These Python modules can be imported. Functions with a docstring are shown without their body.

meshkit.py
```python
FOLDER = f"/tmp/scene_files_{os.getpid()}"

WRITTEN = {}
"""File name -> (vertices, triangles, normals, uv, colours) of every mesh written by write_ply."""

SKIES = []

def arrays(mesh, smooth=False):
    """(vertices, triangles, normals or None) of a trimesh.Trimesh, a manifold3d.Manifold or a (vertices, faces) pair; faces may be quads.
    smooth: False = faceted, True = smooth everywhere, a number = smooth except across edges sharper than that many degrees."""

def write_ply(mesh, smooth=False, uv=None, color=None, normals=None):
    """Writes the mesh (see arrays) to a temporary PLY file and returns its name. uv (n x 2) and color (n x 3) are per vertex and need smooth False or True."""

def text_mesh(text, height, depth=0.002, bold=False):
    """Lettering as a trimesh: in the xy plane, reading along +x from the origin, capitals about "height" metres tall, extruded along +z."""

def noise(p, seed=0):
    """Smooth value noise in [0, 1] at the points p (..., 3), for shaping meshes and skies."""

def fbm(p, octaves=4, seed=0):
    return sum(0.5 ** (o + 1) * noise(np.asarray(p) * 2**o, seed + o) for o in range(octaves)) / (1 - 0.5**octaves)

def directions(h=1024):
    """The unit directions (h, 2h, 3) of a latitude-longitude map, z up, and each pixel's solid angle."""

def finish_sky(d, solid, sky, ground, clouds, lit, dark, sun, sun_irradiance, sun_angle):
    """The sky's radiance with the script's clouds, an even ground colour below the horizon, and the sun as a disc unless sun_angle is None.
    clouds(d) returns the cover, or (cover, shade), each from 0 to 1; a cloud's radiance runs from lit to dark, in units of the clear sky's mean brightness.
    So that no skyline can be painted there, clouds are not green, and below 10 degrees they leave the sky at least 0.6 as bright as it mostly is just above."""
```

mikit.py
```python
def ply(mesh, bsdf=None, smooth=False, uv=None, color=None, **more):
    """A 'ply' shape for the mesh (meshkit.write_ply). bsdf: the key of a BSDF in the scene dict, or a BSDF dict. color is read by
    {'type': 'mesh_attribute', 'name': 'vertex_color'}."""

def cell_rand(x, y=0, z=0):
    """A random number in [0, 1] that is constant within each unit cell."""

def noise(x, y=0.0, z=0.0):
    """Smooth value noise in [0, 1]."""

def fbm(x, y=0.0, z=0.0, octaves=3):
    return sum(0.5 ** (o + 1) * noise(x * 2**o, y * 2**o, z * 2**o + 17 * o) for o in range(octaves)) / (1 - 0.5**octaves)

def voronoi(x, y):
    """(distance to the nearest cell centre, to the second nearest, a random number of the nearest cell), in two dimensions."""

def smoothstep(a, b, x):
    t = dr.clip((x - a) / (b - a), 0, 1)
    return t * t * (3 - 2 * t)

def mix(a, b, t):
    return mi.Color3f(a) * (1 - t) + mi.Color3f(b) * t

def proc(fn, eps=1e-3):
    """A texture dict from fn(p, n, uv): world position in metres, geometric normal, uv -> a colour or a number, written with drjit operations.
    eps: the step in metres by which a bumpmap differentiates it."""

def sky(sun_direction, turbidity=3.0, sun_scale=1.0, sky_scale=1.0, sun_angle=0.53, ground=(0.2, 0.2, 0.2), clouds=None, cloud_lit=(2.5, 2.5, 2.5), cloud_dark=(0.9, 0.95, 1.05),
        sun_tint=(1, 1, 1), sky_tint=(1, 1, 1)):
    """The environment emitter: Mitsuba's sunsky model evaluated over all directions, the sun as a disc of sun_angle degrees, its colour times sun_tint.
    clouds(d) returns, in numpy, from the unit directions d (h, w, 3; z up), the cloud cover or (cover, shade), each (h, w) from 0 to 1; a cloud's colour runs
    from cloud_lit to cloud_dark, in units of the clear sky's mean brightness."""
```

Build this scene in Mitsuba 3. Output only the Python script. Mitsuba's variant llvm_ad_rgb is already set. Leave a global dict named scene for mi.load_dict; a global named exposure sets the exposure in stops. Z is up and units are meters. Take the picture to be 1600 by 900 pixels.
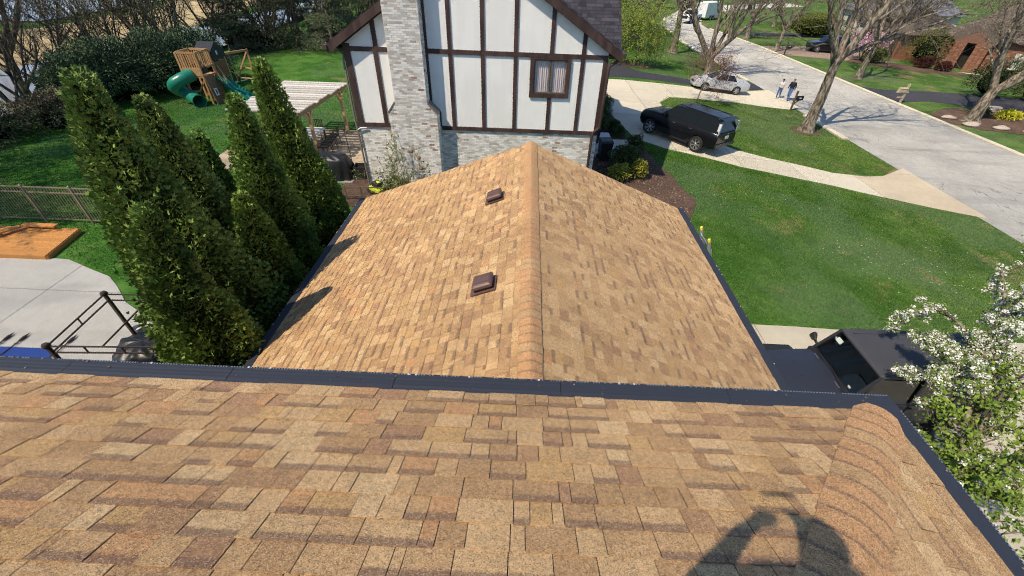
import math, random
import numpy as np, trimesh, mitsuba as mi, mikit, meshkit, drjit as dr
import manifold3d as m3
import shapely
from shapely.geometry import Polygon, box as sbox, LineString
from mikit import noise, fbm, cell_rand, smoothstep, mix

# ------------------------------------------------------------------ camera, sky, exposure
exposure = 1.74
F_PX, PITCH, YAW, ROLL = 654.14, 0.67713, -0.018827, -0.029146      # 1600-pixel-wide photograph
CAM = np.array([0.0, 0.0, 8.3])
_f = np.array([math.sin(YAW) * math.cos(PITCH), math.cos(YAW) * math.cos(PITCH), -math.sin(PITCH)])
_r = np.array([math.cos(YAW), -math.sin(YAW), 0.0])
_d = np.cross(_f, _r)
_up = -(-math.sin(ROLL) * _r + math.cos(ROLL) * _d)
SUN = np.array([-0.482, -0.400, 0.780])
scene, labels = {}, {}
scene['camera'] = {'type': 'perspective', 'fov': math.degrees(2 * math.atan(800 / F_PX)), 'fov_axis': 'x', 'near_clip': 0.02, 'far_clip': 900.0,
                   'to_world': mi.ScalarTransform4f().look_at(origin=CAM.tolist(), target=(CAM + _f).tolist(), up=_up.tolist())}
scene['sky'] = mikit.sky(SUN.tolist(), turbidity=3, sky_scale=1.25, sun_tint=(.968, 1.0, 1.025))

rng = np.random.default_rng(7)
RND = random.Random(11)

# ------------------------------------------------------------------ helpers
def unit(v):
    v = np.asarray(v, float)
    return v / (np.linalg.norm(v, axis=-1, keepdims=True) + 1e-12)

BOXV = np.array([[x, y, z] for x in (-.5, .5) for y in (-.5, .5) for z in (-.5, .5)], float)
BOXF = np.array([[0, 1, 3], [0, 3, 2], [4, 6, 7], [4, 7, 5], [0, 4, 5], [0, 5, 1], [2, 3, 7], [2, 7, 6], [0, 2, 6], [0, 6, 4], [1, 5, 7], [1, 7, 3]])

def rotz(a):
    c, s = math.cos(a), math.sin(a)
    return np.array([[c, -s, 0], [s, c, 0], [0, 0, 1.0]])

class MB:
    """collects pieces of ONE part; per-piece colour or uv"""
    def __init__(self, color=None):
        self.V, self.F, self.C, self.U, self.n, self.col, self.uvc = [], [], [], [], 0, color, None
    def raw(self, v, f, color=None, uv=None):
        v = np.asarray(v, float); f = np.asarray(f, int)
        if f.shape[1] == 4:
            f = np.vstack([f[:, [0, 1, 2]], f[:, [0, 2, 3]]])
        self.V.append(v); self.F.append(f + self.n); self.n += len(v)
        c = self.col if color is None else color
        self.C.append(np.broadcast_to(np.asarray(c if c is not None else (.5, .5, .5), float), (len(v), 3)))
        self.U.append(np.broadcast_to(np.asarray(uv if uv is not None else (0, 0), float), (len(v), 2)))
        return self
    def box(self, c, s, R=None, color=None, uv=None):
        v = BOXV * np.asarray(s, float)
        if R is not None:
            v = v @ np.asarray(R).T
        return self.raw(v + np.asarray(c, float), BOXF, color, uv)
    def bar(self, a, b, w, h, up=(0, 0, 1), color=None):
        a, b = np.asarray(a, float), np.asarray(b, float)
        z = unit(b - a); x = np.cross(up, z)
        if np.linalg.norm(x) < 1e-6:
            x = np.cross((0, 1, 0), z)
        x = unit(x); y = np.cross(z, x)
        R = np.stack([x, y, z], 1)
        return self.box((a + b) / 2, (w, h, np.linalg.norm(b - a)), R, color)
    def tube(self, p, r, n=8, color=None, caps=True):
        p = np.asarray(p, float); k = len(p)
        t = unit(np.gradient(p, axis=0))
        r = np.broadcast_to(r, (k,)).astype(float)
        a0 = np.array([0, 0, 1.0]) if abs(t[0][2]) < .9 else np.array([1.0, 0, 0])
        x = unit(np.cross(t[0], a0)); X = []
        for i in range(k):
            x = unit(x - t[i] * (x @ t[i])); X.append(x)
        X = np.array(X); Y = np.cross(t, X)
        an = np.arange(n) * 2 * np.pi / n
        v = (p[:, None] + r[:, None, None] * (np.cos(an)[None, :, None] * X[:, None] + np.sin(an)[None, :, None] * Y[:, None])).reshape(-1, 3)
        f = []
        for i in range(k - 1):
            for j in range(n):
                f.append([i * n + j, i * n + (j + 1) % n, (i + 1) * n + (j + 1) % n, (i + 1) * n + j])
        f = np.array(f); f = np.vstack([f[:, [0, 1, 2]], f[:, [0, 2, 3]]])
        if caps:
            f = np.vstack([f, [[0, j + 1, j] for j in range(1, n - 1)], [[(k - 1) * n, (k - 1) * n + j, (k - 1) * n + j + 1] for j in range(1, n - 1)]])
        return self.raw(v, f, color)
    def lathe(self, prof, c=(0, 0, 0), n=16, R=None, color=None, sy=1.0):
        prof = np.asarray(prof, float); k = len(prof)
        an = np.arange(n) * 2 * np.pi / n
        v = np.stack([prof[:, None, 0] * np.cos(an), prof[:, None, 0] * np.sin(an) * sy, np.broadcast_to(prof[:, None, 1], (k, n))], -1).reshape(-1, 3)
        f = [[i * n + j, i * n + (j + 1) % n, (i + 1) * n + (j + 1) % n, (i + 1) * n + j] for i in range(k - 1) for j in range(n)]
        if R is not None:
            v = v @ np.asarray(R).T
        return self.raw(v + np.asarray(c, float), f, color)
    def prism(self, poly, h0, h1, M=None, color=None):
        """polygon in xy extruded between h0 and h1 along z, then moved by M (4x4)"""
        g = poly if isinstance(poly, Polygon) else Polygon(poly)
        if g.is_empty or g.area < 1e-9:
            return self
        g = shapely.geometry.polygon.orient(g)
        m = trimesh.creation.extrude_polygon(g, abs(h1 - h0), engine='earcut')
        v = np.array(m.vertices); v[:, 2] += min(h0, h1)
        if M is not None:
            v = v @ M[:3, :3].T + M[:3, 3]
        return self.raw(v, m.faces, color)
    def man(self, m, color=None):
        q = m.to_mesh()
        return self.raw(q.vert_properties[:, :3], q.tri_verts, color)
    def sphere(self, c, r, n=2, color=None, s=(1, 1, 1)):
        m = trimesh.creation.icosphere(n)
        return self.raw(m.vertices * r * np.asarray(s) + np.asarray(c, float), m.faces, color)
    def arrays(self):
        return np.vstack(self.V), np.vstack(self.F), np.vstack(self.C), np.vstack(self.U)
    def move(self, R, t):
        self.V = [v @ np.asarray(R).T + np.asarray(t, float) for v in self.V]
        return self
    def add(self, key, bsdf, smooth=False, vc=False, uv=False):
        if not self.V:
            return None
        v, f, c, u = self.arrays()
        key = numbered(key)
        m = trimesh.Trimesh(v, f, process=False)
        kw = {}
        if vc and smooth not in (True, False):       # a smoothing angle splits vertices: one colour for the whole part
            m = trimesh.graph.smooth_shade(m, angle=math.radians(smooth), facet_minarea=None)
            c, smooth = np.broadcast_to(c[0], (len(m.vertices), 3)), True
        if vc: kw['color'] = c
        if uv: kw['uv'] = u
        scene[key] = mikit.ply(m, bsdf, smooth=smooth, **kw)
        return key

USED = set()
def numbered(key):
    if key not in scene and key not in USED:
        USED.add(key); return key
    i = 1
    while f'{key}_{i:03d}' in scene or f'{key}_{i:03d}' in USED:
        i += 1
    USED.add(f'{key}_{i:03d}')
    return f'{key}_{i:03d}'

def tag(key, label=None, category=None, group=None, kind=None):
    d = labels.setdefault(key, {})
    if label: d['label'] = label
    if category: d['category'] = category
    if group: d['group'] = group
    if kind: d['kind'] = kind
    return key

def thing(name, label, category, group=None):
    return tag(numbered(name), label, category, group)

def frame(o, x, y, z):
    M = np.eye(4); M[:3, 0], M[:3, 1], M[:3, 2], M[:3, 3] = x, y, z, o
    return M

def hullm(pts):
    return m3.Manifold.hull_points(np.asarray(pts, float).tolist())

def ball(c, r, n=10):
    return m3.Manifold.sphere(float(r), n).translate([float(x) for x in c])

def bone(a, b, ra, rb, n=10):
    return m3.Manifold.batch_hull([ball(a, ra, n), ball(b, rb, n)])

# terrain: the plots fall gently to the street on the right and to the pond on the left; linear between the nodes
_s = lambda x: -1.0 * (lambda t: t * t * (3 - 2 * t))(np.clip((x - 6.5) / 14.5, 0, 1))
TX = np.array([-500, -95, -66, -56, -52, -48.5, -46.5, -35.5, -33, -29, 6.5] + list(np.arange(8, 21, 1.0)) + [21, 500])
TZ = np.array([-.3, -.3, -.4, -.3, -.5, -1.1, -1.6, -1.6, -1.1, 0, 0] + [_s(x) for x in np.arange(8, 21, 1.0)] + [-1.0, -1.0])
def T(x, y=0):
    return np.interp(x, TX, TZ)

def up_faces(v, f):
    a, b = v[f[:, 1]] - v[f[:, 0]], v[f[:, 2]] - v[f[:, 0]]
    return np.where((a[:, 0] * b[:, 1] - a[:, 1] * b[:, 0])[:, None] < 0, f[:, ::-1], f)

def drape(poly, lift, skirt=0.0):
    """polygon (plan) laid on the terrain: split along the terrain's nodes, so that it follows the ground exactly"""
    V, F, n = [], [], 0
    x0, y0, x1, y1 = poly.bounds
    nodes = [x0] + [x for x in TX if x0 < x < x1] + [x1]
    for a, b in zip(nodes[:-1], nodes[1:]):
        g = poly.intersection(sbox(a, y0 - 1, b, y1 + 1))
        for q in getattr(g, 'geoms', [g]):
            if q.geom_type != 'Polygon' or q.area < 1e-7:
                continue
            v, f = trimesh.creation.triangulate_polygon(q, engine='earcut')
            f = up_faces(v, f)
            V.append(np.column_stack([v, T(v[:, 0]) + lift])); F.append(f + n); n += len(v)
    if skirt:
        for q in getattr(poly, 'geoms', [poly]):
            for ring in [q.exterior, *q.interiors]:
                c = np.array(ring.coords)
                pts = []
                for p, r in zip(c[:-1], c[1:]):
                    ts = [0.0] + sorted(t for t in ((x - p[0]) / (r[0] - p[0]) for x in TX if abs(r[0] - p[0]) > 1e-9) if 0 < t < 1)
                    pts += [p + (r - p) * t for t in ts]
                pts = np.array(pts); k = len(pts)
                z = T(pts[:, 0])
                V.append(np.vstack([np.column_stack([pts, z + lift]), np.column_stack([pts, z + lift - skirt])]))
                i = np.arange(k); j = (i + 1) % k
                f = np.vstack([np.column_stack([i, i + k, j + k]), np.column_stack([i, j + k, j])])
                F.append(f + n); n += 2 * k
    return np.vstack(V), np.vstack(F)

def sheet(key, poly, lift, bsdf, uv=(0, 0), skirt=0.0):
    v, f = drape(poly, lift, skirt)
    return MB().raw(v, f, uv=uv).add(key, bsdf, uv=True)

def smooth_poly(pts, r=0.6):
    return Polygon(pts).buffer(r).buffer(-2 * r).buffer(r)

def wavy(poly, amp, step, seed):
    """an outline that wanders a little (mulch edge, grass edge)"""
    r = np.random.default_rng(seed)
    ring = poly.exterior; n = max(8, int(ring.length / step))
    return Polygon([(p.x + r.normal() * amp, p.y + r.normal() * amp) for p in (ring.interpolate(i / n, normalized=True) for i in range(n))]).buffer(0)

# ------------------------------------------------------------------ materials
def PR(rgb, rough=0.5, **k):
    return {'type': 'twosided', 'b': {'type': 'principled', 'base_color': {'type': 'rgb', 'value': list(rgb)}, 'roughness': rough, **k}}

VCOL = {'type': 'mesh_attribute', 'name': 'vertex_color'}
scene['m_vc'] = {'type': 'twosided', 'b': {'type': 'diffuse', 'reflectance': VCOL}}
scene['m_vcs'] = {'type': 'twosided', 'b': {'type': 'principled', 'base_color': VCOL, 'roughness': 0.55, 'specular': 0.35}}
scene['m_leaf'] = {'type': 'twosided', 'b': {'type': 'principled', 'base_color': VCOL, 'roughness': 0.6, 'specular': 0.25}}

def shingle_fn(p, n, uv):
    """uv.x: tone number / 16 (+ 0.5/16 when the tab carries the dark printed band), uv.y: place along the exposure"""
    k = uv.x * 16.0
    i = dr.floor(k + 1e-3)
    band = dr.select(k - i > 0.3, smoothstep(0.66, 0.78, uv.y + 0.10 * (noise(p.x * 170, p.y * 170, p.z * 170) - .5)), 0)
    pal = [(.50, .330, .170), (.445, .283, .142), (.385, .236, .118), (.362, .216, .114), (.340, .196, .110), (.455, .285, .128), (.53, .365, .195), (.455, .258, .125)]
    c = mi.Color3f(*pal[0])
    for q in range(1, 8):
        c = dr.select((i >= q - .5) & (i < q + .5), mi.Color3f(*pal[q]), c)
    c = mix(c, mi.Color3f(.185, .112, .078), 0.74 * band)
    g1 = cell_rand(p.x * 200, p.y * 200, p.z * 330)
    g2 = noise(p.x * 60, p.y * 60, p.z * 80)
    big = fbm(p.x * 1.1, p.y * 1.1, p.z * 1.5, octaves=2)
    big = big + .75 * (fbm(p.x * 6.5, p.y * 6.5, p.z * 7 + 3, octaves=2) - .5)
    s = 0.80 + 0.62 * (g1 - .5) + 0.44 * (g2 - .5) + 0.32 * (big - .5)
    light = smoothstep(.80, .96, g1) * .40
    dark = smoothstep(.20, .04, g1)
    c = c * dr.maximum(s + .20, .12)
    c = mix(c, mi.Color3f(.64, .54, .40), light)
    return mix(c, mi.Color3f(.13, .080, .052), dark * .42)
def granule_fn(p, n, uv):
    return (noise(p.x * 190, p.y * 190, p.z * 240) + .6 * noise(p.x * 90 + 3, p.y * 90, p.z * 120)) * .0025
scene['m_shingle'] = {'type': 'twosided', 'b': {'type': 'bumpmap', 'scale': 1.0, 'tex': mikit.proc(granule_fn, 1.2e-3), 'b': {'type': 'principled', 'base_color': mikit.proc(shingle_fn), 'roughness': 1.0, 'specular': 0.2}}}

def ground_fn(p, n, uv):
    """uv.x picks the surface: drive, street, patio, asphalt, mulch, dry bank, brown pavers, terrace pavers"""
    i = dr.floor(uv.x * 16 + .5)
    pal = [(.50, .458, .365), (.345, .34, .315), (.41, .41, .39), (.042, .044, .054), (.085, .055, .042), (.42, .33, .185), (.27, .205, .17), (.36, .295, .215), (.46, .395, .29)]
    amt = [.09, .30, .14, .22, .9, .35, .35, .30, .18]
    c, a = mi.Color3f(*pal[0]), mi.Float(amt[0])
    for q in range(1, 9):
        on = (i >= q - .5) & (i < q + .5)
        c = dr.select(on, mi.Color3f(*pal[q]), c); a = dr.select(on, amt[q], a)
    f1 = fbm(p.x * .55, p.y * .55, 0, octaves=3) - .5
    f2 = fbm(p.x * 5.0, p.y * 5.0, 3, octaves=3) - .5
    f3 = cell_rand(p.x * 28, p.y * 28, 5) - .5
    tone = (cell_rand(uv.y * 977, 3, 1) - .5) * dr.select((i > 5.5) & (i < 7.5), .5, .09)
    s = 1 + a * (1.1 * f1 + .8 * f2 + .55 * f3) + tone
    c = c * dr.maximum(s, .15)
    stain = smoothstep(.56, .74, fbm(p.x * .33 + 9, p.y * 1.1, 2, octaves=3)) * dr.select((i > .5) & (i < 2.5), 1., .35)
    c = mix(c, c * mi.Color3f(.80, .80, .82), stain * .8)
    # worn hairline cracks in the street slabs
    w = dr.abs(fbm(p.x * .9, p.y * .35, 7, octaves=4) - .5)
    crack = smoothstep(.012, .003, w) * dr.select((i > .5) & (i < 1.5), 1., 0.) * smoothstep(.45, .6, noise(p.x * .3, p.y * .2, 4))
    return mix(c, mi.Color3f(.15, .145, .14), crack * .7)
scene['m_ground'] = {'type': 'twosided', 'b': {'type': 'principled', 'base_color': mikit.proc(ground_fn), 'roughness': 0.9, 'specular': 0.2}}

def lawn_fn(p, n, uv):
    a = fbm(p.x * .22, p.y * .22, 1, octaves=3)
    b = fbm(p.x * 1.3, p.y * 1.3, 5, octaves=3)
    d = noise(p.x * 9, p.y * 9, 2)
    e = cell_rand(p.x * 26, p.y * 26, 9)
    c = mix((.040, .118, .020), (.085, .185, .040), smoothstep(.3, .7, .5 * a + .5 * b))
    c = mix(c, mi.Color3f(.085, .150, .060), smoothstep(.52, .72, fbm(p.x * .35 + 31, p.y * .5 + 7, 3, octaves=3)) * .65)
    thin = smoothstep(.70, .80, fbm(p.x * .55 + 4, p.y * .55 + 60, 8, octaves=4))
    c = mix(c, mi.Color3f(.21, .185, .085), thin * .55)
    right = smoothstep(8, 24, p.x)
    c = mix(c, c * mi.Color3f(1.42, 1.02, 1.45), right)
    return c * (.62 + .36 * d + .48 * e)
scene['m_lawn'] = {'type': 'twosided', 'b': {'type': 'diffuse', 'reflectance': mikit.proc(lawn_fn)}}

def bark_fn(p, n, uv):
    v = fbm(p.x * 14, p.y * 14, p.z * 3.0, octaves=3)
    w = fbm(p.x * 2, p.y * 2, p.z * 1.2 + 8, octaves=2)
    return mix((.085, .068, .052), (.33, .285, .225), smoothstep(.3, .72, v)) * (.72 + .5 * w)
scene['m_bark'] = {'type': 'twosided', 'b': {'type': 'diffuse', 'reflectance': mikit.proc(bark_fn)}}

def stucco_fn(p, n, uv):
    return fbm(p.x * 40, p.y * 40, p.z * 40, octaves=3) * .006
def stuccoc_fn(p, n, uv):
    s = fbm(p.x * .9, p.y * .9, p.z * .6, octaves=3)
    v = fbm(p.x * 7, p.y * 7, p.z * .8, octaves=2)
    return mix((.79, .795, .785), (.86, .865, .855), smoothstep(.3, .7, .7 * s + .3 * v))
scene['m_stucco'] = {'type': 'twosided', 'b': {'type': 'bumpmap', 'scale': 1.0, 'tex': mikit.proc(stucco_fn, 4e-3), 'b': {'type': 'diffuse', 'reflectance': mikit.proc(stuccoc_fn)}}}

def trim_fn(p, n, uv):
    v = fbm(p.x * 6, p.y * 6, p.z * 1.2, octaves=3)
    return mix((.040, .024, .022), (.078, .047, .042), smoothstep(.25, .75, v))
scene['m_trim'] = {'type': 'twosided', 'b': {'type': 'principled', 'base_color': mikit.proc(trim_fn), 'roughness': .55, 'specular': .35}}

scene['m_gutter'] = PR((.030, .034, .046), .42, specular=.5)
scene['m_guard'] = PR((.028, .033, .047), .55, specular=.4)
scene['m_screw'] = PR((.75, .75, .73), .35, metallic=.4)
scene['m_vent'] = PR((.115, .066, .058), .42)
scene['m_black'] = PR((.006, .0065, .009), .14, specular=.42, clearcoat=.5, clearcoat_gloss=.95)
scene['m_blackmatte'] = PR((.020, .022, .028), .36, specular=.5, clearcoat=.4)
scene['m_hood'] = PR((.024, .027, .040), .30, specular=.5, clearcoat=.6)
scene['m_plastic'] = PR((.018, .018, .019), .5)
scene['m_softtop'] = PR((.050, .052, .062), .7)
scene['m_silver'] = PR((.56, .575, .60), .30, metallic=.3, clearcoat=.8)
scene['m_white'] = PR((.74, .75, .76), .35, clearcoat=.5)
scene['m_chrome'] = PR((.70, .71, .73), .2, metallic=.95)
scene['m_tire'] = PR((.016, .016, .017), .8)
scene['m_glass'] = PR((.008, .011, .013), .06, specular=.6)
scene['m_alu'] = PR((.62, .64, .66), .32, metallic=.85)
scene['m_yellow'] = PR((.78, .58, .05), .45)
scene['m_slide'] = PR((.014, .190, .135), .32, specular=.5)
scene['m_cover'] = PR((.014, .015, .019), .42, specular=.45)
scene['m_bronze'] = PR((.055, .038, .030), .42, specular=.4)
scene['m_fence'] = PR((.21, .175, .125), .5)
scene['m_red'] = PR((.40, .015, .012), .25)
scene['m_lamp'] = PR((.66, .66, .68), .12)
scene['m_pane'] = {'type': 'thindielectric', 'int_ior': 1.5}
scene['m_tint'] = {'type': 'thindielectric', 'int_ior': 1.62, 'specular_transmittance': {'type': 'rgb', 'value': [.16, .23, .28]}}
scene['m_lime'] = PR((.52, .60, .03), .4)
def water_fn(p, n, uv):
    return fbm(p.x * 2.2, p.y * .9, 0, octaves=3) * .012
scene['m_water'] = {'type': 'twosided', 'b': {'type': 'bumpmap', 'scale': 1.0, 'tex': mikit.proc(water_fn, 2e-2), 'b': {'type': 'principled', 'base_color': {'type': 'rgb', 'value': [.20, .20, .215]}, 'roughness': .1, 'specular': .9}}}
# ================================================================== THE SETTING
ys = [-120, -30, 0, 20, 40, 60, 80, 100, 130, 160, 200, 300, 500]
xs = list(TX)
V = np.array([[x, y, T(x)] for y in ys for x in xs]); nx = len(xs)
Fq = np.array([[j * nx + i, j * nx + i + 1, (j + 1) * nx + i + 1, (j + 1) * nx + i] for j in range(len(ys) - 1) for i in range(nx - 1)])
tag(MB().raw(V, Fq).add('lawn', 'm_lawn'), 'green lawn running round the houses down to the street and the pond', kind='structure')

U = lambda i, j=0: (i / 16.0, j / 977.0 + .0002)
def slabs(parent, poly, x_cuts, y_cuts, lift, code, gap=.012, base=True):
    """paving in separate slabs over a darker bed: recessed joints"""
    if base:
        sheet(parent + '__joint_bed', poly, lift - .012, 'm_ground', U(4), skirt=.05)
    n = 0
    for a, b in zip(x_cuts[:-1], x_cuts[1:]):
        for c, d in zip(y_cuts[:-1], y_cuts[1:]):
            g = poly.intersection(sbox(a + gap / 2, c + gap / 2, b - gap / 2, d - gap / 2))
            for q in getattr(g, 'geoms', [g]):
                if q.geom_type == 'Polygon' and q.area > .01:
                    sheet(parent + '__slab', q, lift, 'm_ground', U(code(q.centroid) if callable(code) else code, n), skirt=.012); n += 1

# street: straight past the plots, then bending right at the far end
street = Polygon([(21.6, -30), (21.6, 70), (22.4, 77), (23.2, 86), (26.5, 97), (32.5, 111), (42, 124), (70, 140), (70, 131), (50, 119), (40, 109), (34, 99), (30.4, 88), (29.7, 82), (30.4, 75), (31, 66), (31, -30)])
tag('street', 'pale grey concrete residential street running away on the right', kind='structure')
slabs('street', street, [21, 26.3, 33, 45, 80], list(np.arange(-30, 70, 5.2)) + list(np.arange(70, 150, 7)), .014, 1, .02)
for pts, nm in (([(31, -30), (31.02, 66), (30.42, 75), (29.72, 82)], 'right'), ([(21.6, 45), (21.6, 70), (22.4, 77), (23.2, 86), (26.5, 97)], 'left'), ([(21.6, 28.8), (21.6, 34)], 'mid')):
    side = -.42 if nm == 'right' else .42
    L = LineString(pts); k = L.parallel_offset(abs(side), 'right' if nm == 'right' else 'left')
    a, b = np.array(L.coords), np.array(k.coords)
    if np.linalg.norm(a[0] - b[0]) > np.linalg.norm(a[0] - b[-1]): b = b[::-1]
    kb = Polygon(np.vstack([a, b[::-1]])).buffer(0)
    tag(sheet('kerb', kb, .10, 'm_ground', U(0, 5), skirt=.14), kind='structure')

# concrete drive of the timbered house: a loop round a lawn island
drive = Polygon([(22.0, 18.2), (18.7, 19.7), (15.9, 20.7), (11.5, 21.6), (7.9, 23.2), (6.45, 24.6), (5.9, 27.5), (5.3, 31), (5.0, 36), (5.0, 39.3), (9.6, 39.3), (14.0, 39.9), (17.5, 40.0), (22.0, 41.8), (22.0, 36.3), (21.0, 35.6), (17.0, 36.4), (13.9, 35.8), (11.1, 34.9), (9.9, 33.0), (9.6, 30.0), (10.1, 27.2), (11.0, 25.4), (12.2, 24.3), (13.8, 23.6), (15.5, 23.2), (17.0, 22.6), (18.9, 22.55), (20.0, 22.8), (22.0, 24.1)]).buffer(.25).buffer(-.25)
tag('driveway', 'cream concrete loop driveway of the half-timbered house', kind='structure')
slabs('driveway', drive, [4, 8.4, 11.6, 14.8, 18.2, 23], [17, 23.2, 26.2, 29.4, 32.6, 36.2, 43], .016, lambda c: 8 if c.x > 18.2 and c.y < 26 else 0, .03)
near_drive = Polygon([(4.0, 2.2), (4.0, 9.05), (9.0, 9.1), (14, 9.3), (21.6, 10.2), (21.6, 1.5), (14, 2.0)])
tag('garage_driveway', 'pale concrete driveway under the black off-roader', kind='structure')
slabs('garage_driveway', near_drive, [3, 6.9, 10.1, 13.6, 17.5, 22], [0, 5.6, 11], .018, 0, .02)
a1 = smooth_poly([(4.9, 47.6), (8.3, 46.8), (10.6, 43.6), (15.3, 43.3), (21.6, 44.2), (21.6, 41.9), (16.8, 40.45), (12, 40.7), (7.3, 40.2), (4.8, 41)], .3)
tag(sheet('asphalt_driveway', a1, .012, 'm_ground', U(3), skirt=.03), kind='structure')
a2 = smooth_poly([(31.4, 44.4), (33.4, 43.5), (39, 43.1), (46, 41.2), (60, 38), (60, 33.5), (44, 36.9), (39.9, 36.9), (34.8, 39.6), (31.4, 39.0)], .3)
tag(sheet('asphalt_driveway', a2, .012, 'm_ground', U(3, 3), skirt=.03), kind='structure')
pav = Polygon([(31.4, 60.4), (39, 57.4), (47, 59.5), (47, 66.5), (37.5, 67.2), (31.4, 66.4)])
tag(sheet('paver_driveway', pav, .012, 'm_ground', U(6), skirt=.03), kind='structure')
for q in ([(31, 78.5), (45, 80), (60, 84), (60, 80.5), (45, 76.5), (31, 76)], [(22.6, 84), (22, 80), (2, 80), (2, 86), (22.8, 88)]):
    tag(sheet('asphalt_driveway', smooth_poly(q, .3), .012, 'm_ground', U(3, 4), skirt=.03), kind='structure')
walk2 = smooth_poly([(38.5, 57.3), (43.5, 53.2), (46.5, 51.6), (49, 51.0), (49, 52.2), (46.8, 53), (44, 55), (42, 58.6)], .15)
tag(sheet('front_walk', walk2, .03, 'm_ground', U(0, 7), skirt=.05), kind='structure')

# mulch beds
def bed(key, poly, seed, lift=.035):
    tag(sheet(key, wavy(poly, .05, .35, seed), lift, 'm_ground', U(4, seed), skirt=.06), kind='structure')
bed('mulch_bed', Polygon([(2.7, 10.5), (2.9, 30.5), (5.2, 30.5), (6.0, 26), (5.6, 24.8), (6.25, 23.2), (6.6, 21.6), (7.4, 16.9), (7.0, 15.9), (5.6, 13.4), (4.3, 10.5)]).buffer(.2), 1)
bed('mulch_bed', Polygon([(8.6, 46.6), (9.6, 47.6), (11.2, 47.4), (12.3, 46.6), (11.5, 45.6), (9.6, 45.6)]).buffer(.3).intersection(sbox(8, 45.2, 14, 49)), 2)
from shapely.geometry import Point
bed('mulch_bed', Point(19.42, 30.15).buffer(.95), 3)
bed('mulch_bed', Point(17.5, 57.9).buffer(.8), 4)
bed('mulch_bed', Polygon([(31.9, 33.9), (32.2, 35.6), (34.5, 37.2), (38, 38.0), (43, 36.8), (46, 33.5), (41, 30.5), (36, 31.1), (33, 32.2)]).buffer(.2), 5)
bed('mulch_bed', Polygon([(38, 57.0), (42, 53), (49, 49.9), (56, 48.5), (56, 50.5), (49, 51), (42.6, 57), (39.5, 58.6)]).buffer(.2), 6)
bed('mulch_bed', Polygon([(-7.6, 15.4), (-7.9, 18.3), (-6.7, 18.6), (-6.7, 16.9), (-2.5, 16.9), (-2.5, 10.5), (-5.2, 10.6), (-5.4, 15.2)]).buffer(.15), 7)
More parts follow.
